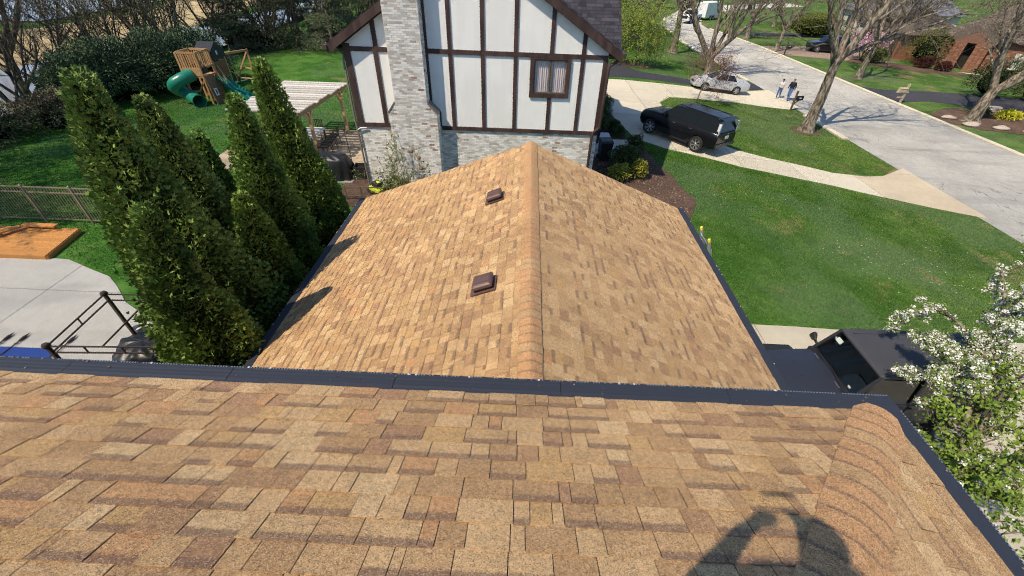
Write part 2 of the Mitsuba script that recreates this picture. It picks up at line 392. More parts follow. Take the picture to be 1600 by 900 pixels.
bed('mulch_bed', Polygon([(-7.9, 4), (-8.0, 14.0), (-4.2, 14.0), (-4.1, 4)]).buffer(.1), 8)
# bark chips on the near bed, loose over the mulch
mb = MB()
r = np.random.default_rng(21)
poly = Polygon([(4.3, 11.5), (5.6, 13.6), (7.2, 16.2), (7.35, 17), (6.5, 21.4), (5.9, 23), (3.2, 23), (3.2, 11.5)])
k = 0
pts = r.uniform([3.2, 11.5], [7.4, 23], (9000, 2))
import shapely as _sh
pts = pts[_sh.contains_xy(poly, pts[:, 0], pts[:, 1])]
for x, y in pts[:4200]:
    a, s = r.uniform(0, 6.28), r.uniform(.025, .07)
    t = r.uniform(.55, 1.5)
    R = rotz(a) @ np.array([[1, 0, 0], [0, 1, r.uniform(-.3, .3)], [0, 0, 1.0]])
    c = np.array((.15, .10, .078)) * t if r.random() < .86 else np.array((.34, .28, .23)) * t
    mb.box((x, y, T(x) + .045), (s, s * .45, .016), R, color=c)
tag(mb.add('bark_chips', 'm_vc', vc=True), 'brown bark chips strewn over the bed beside the roof', 'bark chips', kind='stuff')

# left: patio, terrace, pond, bank
patio = Polygon([(-26, 3), (-26, 10.75), (-17.2, 10.84), (-15.67, 10.9), (-14.9, 10.85), (-13.86, 10.42), (-12.9, 10.05), (-12.3, 9.6), (-11.5, 8.9), (-10.2, 8.2), (-8.2, 7.7), (-7.6, 5), (-7.6, 3)]).buffer(.15).buffer(-.15)
tag('patio', 'smooth light grey concrete patio in the lower left', kind='structure')
slabs('patio', patio, [-27, -14.2, -7], [0, 6.2, 9.3, 12], .02, 2, .02)
terr = Polygon([(-15.2, 18.3), (-15.2, 24.2), (-6.9, 24.2), (-6.9, 18.5)])
tag('terrace', 'tan paved terrace under the pergola beside the timbered house', kind='structure')
sheet('terrace__joint_bed', terr, .015, 'm_ground', U(4), skirt=.03)
n = 0
for j, y in enumerate(np.arange(18.3, 24.3, .61)):
    for x in np.arange(-15.2 - (j % 2) * .45, -6.8, .91):
        g = terr.intersection(sbox(x + .006, y + .006, x + .904, y + .604))
        if g.area > .02:
            sheet('terrace__paver', g, .03, 'm_ground', U(7, n), skirt=.015); n += 1
pond = Polygon([(-35.2, -30), (-35.2, 18), (-35, 40), (-36, 60), (-38, 80), (-41, 100), (-50, 118), (-58, 112), (-52, 96), (-48.4, 80), (-47.6, 60), (-47.3, 40), (-47.6, 20), (-48, -30)])
def flat(key, poly, z, bsdf, uv=(0, 0)):
    v, f = trimesh.creation.triangulate_polygon(poly, engine='earcut')
    f = up_faces(v, f)
    return MB().raw(np.column_stack([v, np.full(len(v), z)]), f, uv=uv).add(key, bsdf, uv=True)
tag(flat('pond_water', pond, -1.12, 'm_water'), 'still pale pond water beyond the hedge on the left', kind='structure')
bank = wavy(Polygon([(-48.3, -30), (-48.0, 20), (-47.6, 42), (-48, 60), (-48.8, 80), (-53, 98), (-60, 114), (-75, 130), (-95, 120), (-70, 100), (-62, 80), (-60, 60), (-60, 20), (-62, -30)]), .35, 1.5, 9)
tag(sheet('dry_bank', bank, .03, 'm_ground', U(5)), 'dry straw coloured far bank of the pond', kind='structure')
tag(flat('pond_water', Polygon([(-95, 60), (-64, 62), (-68, 92), (-80, 118), (-120, 130), (-120, 60)]), -.22, 'm_water'), 'second strip of water beyond the dry bank', kind='structure')

# grass blades over the lawns nearest the camera: nobody could count them
def blades(key, poly, n, seed, h, w, label, warm=1.0):
    r = np.random.default_rng(seed)
    poly = wavy(poly.buffer(.05), .035, .12, seed)
    x0, y0, x1, y1 = poly.bounds
    p = r.uniform([x0, y0], [x1, y1], (int(n * 1.6), 2))
    p = p[_sh.contains_xy(poly, p[:, 0], p[:, 1])][:n]
    m = len(p)
    a = r.uniform(0, 2 * np.pi, m); lean = r.uniform(.15, .9, m) * h; la = r.uniform(0, 2 * np.pi, m)
    hh = h * r.uniform(.5, 1.25, m); ww = w * r.uniform(.6, 1.4, m)
    base = np.column_stack([p, T(p[:, 0])])
    dx = np.column_stack([np.cos(a), np.sin(a), np.zeros(m)]) * ww[:, None] / 2
    tip = base + np.column_stack([np.cos(la) * lean, np.sin(la) * lean, hh])
    v = np.stack([base - dx, base + dx, tip], 1).reshape(-1, 3)
    f = np.arange(3 * m).reshape(-1, 3)
    pat = meshkit.fbm(np.column_stack([p * .35, np.zeros(m)]), 3, seed=4); pat2 = meshkit.fbm(np.column_stack([p * 1.6, np.ones(m)]), 3, seed=8)
    pat3 = meshkit.fbm(np.column_stack([p * 4.5, np.ones(m)]), 2, seed=21)
    t = np.clip((pat * .45 + pat2 * .33 + pat3 * .22 - .33) / .34, 0, 1)[:, None]
    c = (np.array([.046, .128, .022]) * (1 - t) + np.array([.135, .250, .060]) * t) * r.uniform(.65, 1.35, (m, 1))
    cool = np.clip((meshkit.fbm(np.column_stack([p * .3 + 40, np.ones(m)]), 3, seed=15) - .5) / .16, 0, 1)[:, None]
    c = c * (1 - cool * .6) + np.array([.135, .225, .125]) * cool * .6
    thin = np.clip((meshkit.fbm(np.column_stack([p * .8 + 70, np.ones(m)]), 4, seed=33) - .69) / .08, 0, 1)
    straw = (r.random(m) < .035 + .5 * thin)[:, None]
    c = np.where(straw, np.array([.34, .30, .15]), c * np.array([warm, 1, 1]))
    c = np.repeat(c, 3, axis=0)
    b = MB(); b.V, b.F, b.C, b.U, b.n = [v], [f], [c], [np.zeros((len(v), 2))], len(v)
    tag(b.add(key, 'm_vc', vc=True), label, 'grass', kind='stuff')
front = Polygon([(4.4, 9.15), (9, 9.2), (14, 9.4), (21.4, 10.3), (21.4, 18.3), (15.8, 20.5), (11.4, 21.4), (7.7, 23.0), (6.7, 23.9), (6.5, 22), (7.5, 17), (7.2, 15.8), (5.6, 13.2), (4.4, 10.6)])
blades('front_lawn_grass', front, 330000, 31, .055, .013, 'lush front lawn grass between the two driveways', 1.08)
isl = Polygon([(11, 35), (9.9, 33), (9.6, 30), (10.1, 27.2), (11, 25.4), (13.8, 23.7), (17, 22.7), (20, 22.9), (21.5, 24), (21.4, 35.3), (17, 36.3)])
blades('island_lawn_grass', isl, 110000, 32, .06, .02, 'grass on the lawn island inside the loop driveway', 1.2)
left = Polygon([(-26, 11.2), (-15.5, 11.3), (-12, 9.8), (-8.2, 8.2), (-8.2, 18.2), (-15.3, 18.2), (-15.4, 24.3), (-7.1, 24.3), (-7.1, 34), (-30, 34), (-30, 14)])
blades('back_lawn_grass', left, 200000, 33, .06, .02, 'back garden grass behind the row of conifers', .88)
# white petals and clover specks on the front lawn
mb = MB()
r = np.random.default_rng(5)
for cx, cy, n, s in ((13.5, 13.6, 34, 1.0), (15.2, 12.8, 30, .9), (12.5, 11.8, 20, .8), (17, 15, 12, 1.4), (9.4, 17.3, 10, 1.2), (12.2, 18.6, 10, 1.4)):
    for _ in range(n):
        x, y = cx + r.normal() * s, cy + r.normal() * s * .6
        mb.sphere((x, y, T(x) + .055), r.uniform(.010, .022), 0, color=(.75, .76, .70), s=(1, 1, .5))
tag(mb.add('fallen_petals', 'm_vc', vc=True), 'white specks of petals and clover on the front lawn', 'petals', kind='stuff')
# ================================================================== SHINGLE ROOFS
EXPO = 0.143
SL = 0.417                                   # 5 in 12

def tone(r, mixw):
    return int(r.choice(8, p=mixw))
MIXN = np.array([.23, .26, .18, .09, .05, .08, .06, .05])
MIXG = np.array([.17, .30, .25, .10, .03, .07, .04, .04])  # darker tabs than MIXN, toning down the sunlit garage slope

def shingle_plane(parent, o, eu, ev, vmax, span, seed, keep, want, mixw, clip=None, wmin=.09, wmax=.27, lift=.011, dp=.0036, bandp=.46):
    """laminated shingles on the plane o + u*eu + v*ev (v up the slope). span(v) -> (u0, u1). Each tab is its own thin slab, tilted so that
    its butt stands proud of the course below; keep(centre) ranks them (small = kept as an entry), the rest become one part."""
    r = np.random.default_rng(seed)
    en = unit(np.cross(eu, ev))
    pieces = []
    for i in range(int(math.ceil(vmax / EXPO))):
        v0 = i * EXPO
        v1 = min(v0 + EXPO + .012, vmax)
        if v1 - v0 < .02: continue
        vm = min(v0 + EXPO / 2, vmax)
        u0, u1 = span(vm)
        u = u0 - r.uniform(0, .25)
        last = -1
        while u < u1:
            w = r.uniform(wmin, wmax) if r.random() > .12 else r.uniform(.04, .09)
            a, b = max(u, u0), min(u + w, u1)
            u += w
            if b - a < .012: continue
            proud = r.random() < .5
            t = tone(r, mixw)
            h = lift + (dp if proud else 0.0) + r.uniform(-.0006, .0006)
            gap = .0022
            ju = r.uniform(-.003, .003)
            q = [(a + gap, v0 + ju, 0), (b - gap, v0 + ju, 0), (b - gap, v1, -.004), (a + gap, v1, -.004)]
            P = []
            for (uu, vv, _), hh in zip(q, (h, h, h - .009, h - .009)):
                P.append(o + uu * eu + vv * ev + en * hh)
            for (uu, vv, lo), hh in zip(q, (h - .0065, h - .0065, h - .013, h - .013)):
                P.append(o + uu * eu + vv * ev + en * hh)
            flag = .5 if (r.random() < bandp) else 0.0
            uvx = (t + flag) / 16 + .001
            frac = (v1 - v0) / (EXPO + .012)
            pieces.append((np.array(P), uvx, frac))
    Fq = np.array([[0, 1, 2, 3], [4, 7, 6, 5], [0, 4, 5, 1], [1, 5, 6, 2], [2, 6, 7, 3], [3, 7, 4, 0]])
    rank = np.array([keep(p[0][:4].mean(0)) for p in pieces])
    order = np.argsort(rank)
    chosen = set(order[:want][rank[order[:want]] < 1e8].tolist())
    rest = MB()
    for i, (P, uvx, fr) in enumerate(pieces):
        uv = np.array([[uvx, y * fr] for y in (0, 0, 1, 1, 0, 0, 1, 1)])
        if i in chosen:
            MB().raw(P, Fq, uv=uv).add(parent + '__shingle', 'm_shingle', uv=True)
        else:
            rest.raw(P, Fq, uv=uv)
    if rest.V:
        tag(rest.add(parent + '__shingle_field', 'm_shingle', uv=True), kind='stuff')

def cap_row(parent, a, b, s1, s2, expo, seed, width=.155, hgt=.026, toned=(7, 7, 7, 1)):
    """bent cap shingles along the line a -> b; s1, s2: unit directions down the two slopes, rounded over the line"""
    r = np.random.default_rng(seed)
    d = unit(b - a); L = np.linalg.norm(b - a)
    up = unit(-(s1 + s2))
    k = int(L / expo)
    for i in range(k):
        c0 = a + d * (i * expo); c1 = a + d * min(i * expo + expo + .03, L)
        t = toned[r.integers(len(toned))]
        P, UV = [], []
        w = width * r.uniform(.97, 1.03)
        prof = [(s1, w), (s1, w * .62), (s1, w * .28), (None, 0), (s2, w * .28), (s2, w * .62), (s2, w)]
        for (c, hi, y) in ((c0, hgt, 0.0), (c1, hgt - .009, 1.10)):
            for thick in (0, .007):
                for s, ww in prof:
                    drop = .010 * math.exp(-(ww / (.25 * w)) ** 2) + .012 * (ww / w) ** 2
                    p = c + (s * ww if s is not None else 0) + up * (hi - thick - drop)
                    P.append(p); UV.append(((t + .5) / 16 + .001, y))
        P = np.array(P); F = []
        for q in range(6):
            F += [[q, q + 1, 14 + q + 1, 14 + q], [7 + q, 21 + q, 21 + q + 1, 7 + q + 1], [q, 7 + q, 7 + q + 1, q + 1], [14 + q, 14 + q + 1, 21 + q + 1, 21 + q]]
        F += [[0, 14, 21, 7], [6, 13, 27, 20]]
        m = MB().raw(P, F, uv=np.array(UV))
        v, f, c_, u_ = m.arrays()
        key = numbered(parent + '__cap_shingle')
        scene[key] = mikit.ply(trimesh.Trimesh(v, f, process=False), 'm_shingle', smooth=False, uv=u_)

# ------------------------------------------------------------------ the house under the camera
H0 = 6.607                                   # height of its front slope straight below the camera
YE, XE, ZE = 1.88, 2.625, 6.607 - SL * 1.88     # eave lines
YR = -4.6
XR = XE - (YE - YR)                          # where the hip meets the ridge
ZR = H0 - SL * YR
XL = -15.0
house = 'brick_house'
tag(house, 'near house in the foreground with a tan shingled hip roof and dark gutter guards', 'house')
mb = MB()
for (cx, cy, sx, sy) in (((XL + 2.3) / 2, 1.42, 2.3 - XL, .12), ((XL + 2.3) / 2, -10.6, 2.3 - XL, .12), (2.24, -4.55, .12, 11.9), (XL + .06, -4.55, .12, 11.9)):
    mb.box((cx, cy, 2.8), (sx, sy, 5.6), color=(.30, .17, .13))
mb.add(house + '__wall', 'm_vc', vc=True)
roof = house + '__roof'
# deck under the shingles: front, right hip, back
dk = MB()
dz = -.012
pts = np.array([[XL, YE, ZE + dz], [XE, YE, ZE + dz], [XR, YR, ZR + dz], [XL, YR, ZR + dz], [XE, YR * 2 - YE, ZE + dz], [XL, YR * 2 - YE, ZE + dz]])
dk.raw(pts, [[0, 1, 2], [0, 2, 3], [1, 4, 2], [3, 2, 4], [3, 4, 5]])
lo = pts.copy(); lo[:, 2] -= .16
dk.raw(lo, [[0, 2, 1], [0, 3, 2], [1, 2, 4], [3, 4, 2], [3, 5, 4]])
dk.raw(np.vstack([pts, lo]), [[0, 6, 7, 1], [1, 7, 10, 4], [4, 10, 11, 5], [5, 11, 6, 0]])
dk.add(roof + '__deck', 'm_plastic')
sv = math.hypot(1, SL)
eyn = np.array([0, -1, SL]) / sv; exn = np.array([-1, 0, SL]) / sv
VM = (YE - YR) * sv
hipspan = lambda v: (XL, XE - v / sv - .035)
def keep_front(p):
    return np.linalg.norm(p - CAM) + (1e9 if not (-5.6 < p[0] < 3 and p[1] > .15 and p[0] > -1.2 - 2.1 * (p[1] + .2)) else 0)
shingle_plane(roof, np.array([0, YE, ZE]), np.array([1.0, 0, 0]), eyn, VM, hipspan, 101, keep_front, 300, MIXN)
shingle_plane(roof, np.array([XE, 0, ZE]), np.array([0, 1.0, 0]), exn, VM, lambda v: (YR * 2 - YE + v / sv, YE - v / sv - .035), 102, lambda p: 1e9, 0, MIXN, wmin=.13, wmax=.3)
tag(roof, kind=None); labels.pop(roof, None)
# hip caps from the eave corner up
ha = np.array([XE - .015, YE - .015, ZE + .005]); hb = np.array([XR, YR, ZR])
hd = unit(hb - ha)
def slope_dir(plane_n, along):
    s = np.cross(plane_n, along); s = unit(s)
    return s if s[2] < 0 else -s
nf, nr = unit(np.array([0, SL, 1.0])), unit(np.array([SL, 0, 1.0]))
cap_row(roof, ha, hb, slope_dir(nf, hd), slope_dir(nr, hd), .158, 103, width=.160, hgt=.027)
# gutters with mesh guards
def gutter_run(parent, a, b, out, seg, seed, w=.117, drops=True, lift=.0, perf=True):
    """trough along a -> b just outside the eave; 'out' points away from the roof"""
    r = np.random.default_rng(seed)
    d = unit(b - a); L = np.linalg.norm(b - a); zv = np.array([0, 0, 1.0])
    prof = [(0, 0), (w, 0.004), (w + .006, -.02), (w + .002, -.035), (w - .02, -.10), (0, -.115)]
    P0 = np.array([a + out * x + zv * (z + lift) for x, z in prof]); P1 = P0 + d * L
    n = len(prof)
    f = [[i, (i + 1) % n, n + (i + 1) % n, n + i] for i in range(n)]
    m = MB().raw(np.vstack([P0, P1]), f)
    m.raw(P0, [[0, i, i + 1] for i in range(1, n - 1)]); m.raw(P1, [[0, i + 1, i] for i in range(1, n - 1)])
    g = m.add(parent, 'm_gutter')
    k = int(math.ceil(L / seg))
    screws = MB()
    for i in range(k):
        s0, s1 = i * seg + .002, min((i + 1) * seg, L) - .002
        if s1 - s0 < .02: continue
        pm = MB()
        # corrugated guard panel: fine ridges along its length, tucked under the shingles
        xs_ = np.array([-.035, -.005, .012, .03, .045, .062, .08, .095, .11, w - .012, w + .008])
        zs_ = np.array([.010, .012, .0145, .0125, .0138, .0118, .0132, .0112, .0122, .010, .006])
        A = np.array([a + d * s0 + out * x + zv * (z + lift + r.uniform(0, .001)) for x, z in zip(xs_, zs_)])
        B = A + d * (s1 - s0) + zv * r.uniform(-.001, .002)
        q = len(xs_)
        pm.raw(np.vstack([A, B]), [[j, q + j, q + j + 1, j + 1] for j in range(q - 1)])
        pm.raw(np.vstack([A, B]) - zv * .004, [[j, j + 1, q + j + 1, q + j] for j in range(q - 1)])
        pm.add(g + '__guard', 'm_guard')
    if perf:
        pf = MB()
        # the guard's raised strand along the outer lip and the fine punched rows
        for s in np.arange(.01, L, .021):
            if r.random() < .72 + .25 * math.sin(s * 1.3):
                pf.box(a + d * s + out * (w - .004) + zv * (.0125 + lift), (.009, .008, .006), np.stack([d, out, zv], 1))
        tag(pf.add(g + '__perforation', 'm_alu'), kind='stuff')
    for s in np.sort(r.uniform(.1, L - .1, max(2, int(L / .55)))):
        screws.__init__()
        screws.lathe([(0, .004), (.006, .003), (.009, 0), (.009, -.003), (0, -.003)], a + d * s + out * (w - .001) + zv * (.014 + lift), 8)
        screws.add(g + '__screw', 'm_screw')
    return g
gy, gz = YE + .008, ZE - .012
gutter_run(house + '__gutter', np.array([-8.2, gy, gz]), np.array([XE + .125, gy, gz]), np.array([0, 1.0, 0]), 1.22, 41)
gutter_run(house + '__gutter', np.array([XE + .008, YE - .004, gz]), np.array([XE + .008, -6.0, gz]), np.array([1.0, 0, 0]), 1.22, 42)
# leaf crumbs and grit caught on the guards
r = np.random.default_rng(47)
mb = MB()
for _ in range(60):
    x, y, z = (r.uniform(-4.5, XE), gy + r.uniform(.0, .11), gz + .019) if r.random() < .75 else (XE + .01 + r.uniform(.0, .11), r.uniform(-.4, YE), gz + .019)
    s_ = r.uniform(.004, .013)
    c = np.array(((.16, .11, .06), (.20, .16, .10), (.08, .06, .04), (.24, .22, .18))[r.integers(4)])
    mb.box((x, y, z), (s_, s_ * r.uniform(.4, 1), .004), rotz(r.uniform(0, 3.14)), color=c)
tag(mb.add(house + '__gutter_debris', 'm_vc', vc=True), kind='stuff')
# soffit and fascia
mb = MB()
mb.box(((XL + XE) / 2, YE - .01, ZE - .12), (XE - XL, .025, .2)); mb.box((XE - .01, (YE + YR * 2 - YE) / 2, ZE - .12), (.025, 2 * (YE - YR) - .06, .2))
mb.add(house + '__fascia', 'm_trim')
mb = MB()
mb.box(((XL + XE) / 2, YE - .23, ZE - .215), (XE - XL - .05, .43, .02)); mb.box((XE - .23, YR, ZE - .217), (.41, 2 * (YE - YR) - .9, .02))
mb.add(house + '__soffit', 'm_trim')

# ------------------------------------------------------------------ attached garage
garage = 'attached_garage'
tag(garage, 'low garage wing with a tan gable roof and two brown vents', 'garage')
gx, gzr, gl, gr_ = .160, 4.90, 4.32, 3.82
Y0, YF = 1.45, 9.60
zl, zr_ = gzr - SL * gl, gzr - SL * gr_
mb = MB()
for c, s in (((gx - gl + .45, 5.5, 1.45), (.12, 7.9, 2.9)), ((gx, 9.3, 1.45), (gl + gr_ - .8, .12, 2.9))):
    mb.box(c, s, color=(.50, .47, .42))
mb.prism([(gx - gl + .45, 2.8), (gx + gr_ - .3, 2.8), (gx + gr_ - .3, 3.35), (gx, 4.82), (gx - gl + .45, 3.15)], 0, .11, frame((0, 9.36, 0), (1, 0, 0), (0, 0, 1), (0, -1, 0)), color=(.50, .47, .42))
# right wall with the vehicle door opening
wx = gx + gr_ - .38
for y0, y1, z0, z1 in ((1.55, 3.2, 0, 3.0), (8.4, 9.36, 0, 3.0), (3.2, 8.4, 2.45, 3.0)):
    mb.box((wx, (y0 + y1) / 2, (z0 + z1) / 2), (.14, y1 - y0, z1 - z0), color=(.50, .47, .42))
mb.add(garage + '__wall', 'm_vc', vc=True)
dr_ = MB()
for i in range(4):
    dr_.box((wx - .02, 5.8, .31 + i * .605), (.05, 5.18, .59))
dr_.add(garage + '__door', 'm_white')
groof = garage + '__roof'
dk = MB()
P = np.array([[gx, Y0, gzr - .012], [gx, YF - .03, gzr - .012], [gx - gl, Y0, zl - .012], [gx - gl, YF + .42, zl - .012], [gx + gr_, Y0, zr_ - .012], [gx + gr_, YF + .09, zr_ - .012]])
Q = P.copy(); Q[:, 2] -= .14
dk.raw(np.vstack([P, Q]), [[0, 1, 3], [0, 3, 2], [0, 5, 1], [0, 4, 5], [6, 9, 7], [6, 8, 9], [6, 7, 11], [6, 11, 10], [2, 3, 9], [2, 9, 8], [4, 10, 11], [4, 11, 5], [1, 7, 9], [1, 9, 3], [1, 5, 11], [1, 11, 7], [0, 2, 8], [0, 8, 6], [0, 6, 10], [0, 10, 4]])
dk.add(groof + '__deck', 'm_trim')
el = np.array([1, 0, SL]) / sv; er = np.array([-1, 0, SL]) / sv
vl, vr = gl * sv, gr_ * sv
def keep_g(p):
    return np.linalg.norm(p - CAM) + (1e9 if p[1] < 1.9 + .12 * abs(p[0]) else 0)
shingle_plane(groof, np.array([gx - gl, 0, zl]), np.array([0, 1.0, 0]), el, vl, lambda v: (Y0, YF + .45 * (1 - v / vl)), 111, lambda p: keep_g(p), 150, MIXG, wmin=.09, wmax=.22, dp=.003, bandp=.26)
shingle_plane(groof, np.array([gx + gr_, 0, zr_]), np.array([0, -1.0, 0]), er, vr, lambda v: (-(YF + .12 * (1 - v / vr)), -Y0), 112, lambda p: keep_g(p), 150, np.array([.30, .32, .16, .06, .02, .07, .05, .02]), wmin=.09, wmax=.22, lift=.0128, dp=.0022, bandp=.22)  # lighter tab mix paints out the shade on this slope
cap_row(groof, np.array([gx, YF + .01, gzr + .006]), np.array([gx, Y0, gzr + .006]), -el, -er, .138, 113, width=.150, hgt=.0215)
# gutters of the garage
gutter_run(garage + '__gutter', np.array([gx + gr_ + .006, 1.6, zr_ - .014]), np.array([gx + gr_ + .006, YF + .12, zr_ - .014]), np.array([1.0, 0, 0]), 1.22, 43, perf=False)
gutter_run(garage + '__gutter', np.array([gx - gl - .006, 1.6, zl - .014]), np.array([gx - gl - .006, YF + .44, zl - .014]), np.array([-1.0, 0, 0]), 1.22, 44, perf=False)
# box vents on the left slope
def box_vent(x, y, lab):
    z = gzr - SL * (gx - x) + .02
    R = np.stack([np.array([0, 1.0, 0]), -el, np.cross([0, 1.0, 0], -el)], 1)
    k = numbered(garage + '__roof_vent'); tag(k, lab)
    f = MB().box((0, .015, 0), (.335, .375, .006)).move(R, (x, y, z)).add(k + '__flange', 'm_vent')
    n_ = MB().box((0, .02, .035), (.24, .24, .07)).move(R, (x, y, z)).add(k + '__neck', 'm_plastic')
    pts = []
    for sx in (-1, 1):
        for sy in (-1, 1):
            for q, h, rr in ((.145, .055, .012), (.145, .080, .02), (.117, .100, .016)):
                pts.append(m3.Manifold.sphere(rr, 12).translate((sx * (q - rr), sy * (q - rr), h)))
    hood = m3.Manifold.batch_hull(pts)
    MB().man(hood).move(R, (x, y, z)).add(k + '__hood', 'm_vent', smooth=35)
    for o in (-.07, .07): MB().box((o, 0, .117), (.012, .2, .006)).move(R, (x, y, z)).add(k + '__rib', 'm_vent')
box_vent(-.47, 4.57, 'brown box vent nearest the front gutter')
box_vent(-.50, 7.26, 'brown box vent farther up towards the half-timbered house')
# ================================================================== HALF-TIMBERED HOUSE
def brick_field(mb, o, eu, ez, width, height, seed, holes=(), shape=None, d=.012, wash=.7):
    """whitewashed bricks, each a small proud block with its own tone, on the plane o + u*eu + z*ez"""
    r = np.random.default_rng(seed)
    en = np.cross(eu, ez)
    R = np.stack([eu, ez, en], 1)
    ch, cl = .0677, .206
    for j in range(int(height / ch)):
        z = (j + .5) * ch
        u = -(j % 2) * cl / 2
        while u < width:
            a, b = max(u, 0), min(u + cl, width)
            u += cl
            if shape is not None:
                s = shape(z)
                a, b = max(a, s[0]), min(b, s[1])
            if b - a < .03: continue
            if any(h[0] < (a + b) / 2 < h[1] and h[2] < z < h[3] for h in holes): continue
            q = r.random()
            patch = meshkit.noise(np.array([(a + o[0]) * 1.1, z * 1.1 + seed, 0.5]))
            q = q * .75 + patch * .35
            if q < .17: c = np.array((.36, .235, .19)) * r.uniform(.7, 1.3)
            elif q < .34: c = np.array((.55, .505, .455)) * r.uniform(.75, 1.2)
            elif q < .60: c = np.array((.66, .64, .60)) * r.uniform(.8, 1.12)
            else: c = np.array((.85, .84, .815)) * r.uniform(.88, 1.03)
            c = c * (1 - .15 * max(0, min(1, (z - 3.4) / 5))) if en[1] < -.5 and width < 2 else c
            mb.box(o + eu * (a + b) / 2 + ez * z + en * (d / 2 + r.uniform(-.003, .004)), (b - a - .012, ch - .012, d), R, color=np.clip(c, 0, .85))

YW = 17.0
tud = 'half_timbered_house'
tag(tud, 'two-storey half-timbered house with white panels, dark beams and a whitewashed brick chimney', 'house')
XL_, XR_ = -6.68, 2.90
ex, ez_, ey_ = np.array([1.0, 0, 0]), np.array([0, 0, 1.0]), np.array([0, 1.0, 0])
GP, AX = .628, -1.90                         # gable pitch, apex
def rake(x, z0=5.62, half=5.2): return z0 + GP * (half - abs(x - AX))
# walls: gable panel, sides, back
gp = Polygon([(XL_, 2.7), (XR_, 2.7), (XR_, rake(XR_) - .12), (AX, rake(AX) - .1), (XL_, rake(XL_) - .12)])
gp = gp.difference(sbox(.27, 4.15, 1.47, 5.29))
MB().prism(gp, 0, .18, frame((0, YW + .18, 0), ex, ez_, -ey_)).add(tud + '__gable_wall', 'm_stucco')
mb = MB()
mb.box((XL_ + .09, YW + 6.7, 4.2), (.18, 13.0, 3.0)); mb.box((XR_ - .09, YW + 6.7, 4.2), (.18, 13.0, 3.0)); mb.box(((XL_ + XR_) / 2, YW + 13.2, 4.2), (XR_ - XL_, .18, 3.0))
mb.add(tud + '__side_wall', 'm_stucco')
mb = MB((.64, .625, .60))
mb.box(((XL_ + XR_) / 2, YW + .13, 1.34), (XR_ - XL_, .2, 2.68)); mb.box((XL_ + .12, YW + 6.7, 1.34), (.2, 12.9, 2.68)); mb.box((XR_ - .12, YW + 6.7, 1.34), (.2, 12.9, 2.68)); mb.box(((XL_ + XR_) / 2, YW + 13.2, 1.34), (XR_ - XL_, .2, 2.68))
mb.add(tud + '__brick_wall', 'm_vc', vc=True)
bw = MB()
brick_field(bw, np.array([XL_, YW + .03, 0]), ex, ez_, XR_ - XL_, 2.68, 61)
brick_field(bw, np.array([XR_ - .02, YW + .03, 0]), ey_, ez_, 12.9, 2.68, 62)
tag(bw.add(tud + '__brick_wall__brick', 'm_vc', vc=True), kind='stuff')
# beams
def beam(poly, d=.045):
    MB().prism(poly, 0, d + RND.uniform(-.003, .003), frame((0, YW, 0), ex, ez_, -ey_)).add(tud + '__beam', 'm_trim')
def vbeam(x, z0, z1, w=.145, d=.045):
    x0, x1 = x - w / 2, x + w / 2
    if z1 is None:
        beam([(x0, z0), (x1, z0), (x1, rake(x1) - .30), (x0, rake(x0) - .30)], d)
    else:
        beam(sbox(x0, z0, x1, z1), d)
vbeam(XL_ + .12, 2.83, 5.36, .245); vbeam(XL_ + .12, 5.51, 5.60, .245)
vbeam(XR_ - .08, 2.80, 5.33, .165)
vbeam(-5.52, 2.83, 5.36, .16); vbeam(-5.48, 5.51, None, .16)
for x in (-2.80, -1.62, -.43):
    vbeam(x, 2.80, 5.35, .145); vbeam(x, 5.50, None, .145)
vbeam(.86, 5.49, None); vbeam(2.0, 5.47, None); vbeam(2.0, 2.79, 5.33); vbeam(.88, 2.79, 4.0)
beam(sbox(XL_, 5.36, -4.9, 5.51), .05); beam(Polygon([(-3.6, 5.36), (-3.6, 5.51), (XR_, 5.47), (XR_, 5.33)]), .05)
beam(Polygon([(XL_, 2.68), (XL_, 2.83), (-5.15, 2.84), (-5.15, 2.69)]), .05); beam(Polygon([(-3.3, 2.66), (-3.3, 2.80), (XR_, 2.79), (XR_, 2.65)]), .05)
# rake beams along the roof edge on the wall
for sgn in (-1, 1):
    xe = XL_ if sgn < 0 else XR_
    beam([(xe, rake(xe) - .33), (AX, rake(AX) - .33), (AX, rake(AX) - .12), (xe, rake(xe) - .12)], .052)
# frame boards hugging the chimney
beam([(-3.74, 3.66), (-3.60, 3.70), (-3.60, rake(-3.6) - .3), (-3.74, rake(-3.74) - .3)], .058)
beam([(-3.74, 3.66), (-3.60, 3.70), (-3.30, 3.37), (-3.30, 2.8), (-3.43, 2.8), (-3.43, 3.30)], .06)
beam([(-5.36, 3.22), (-5.22, 3.22), (-4.92, 3.56), (-4.92, 3.80)], .06)
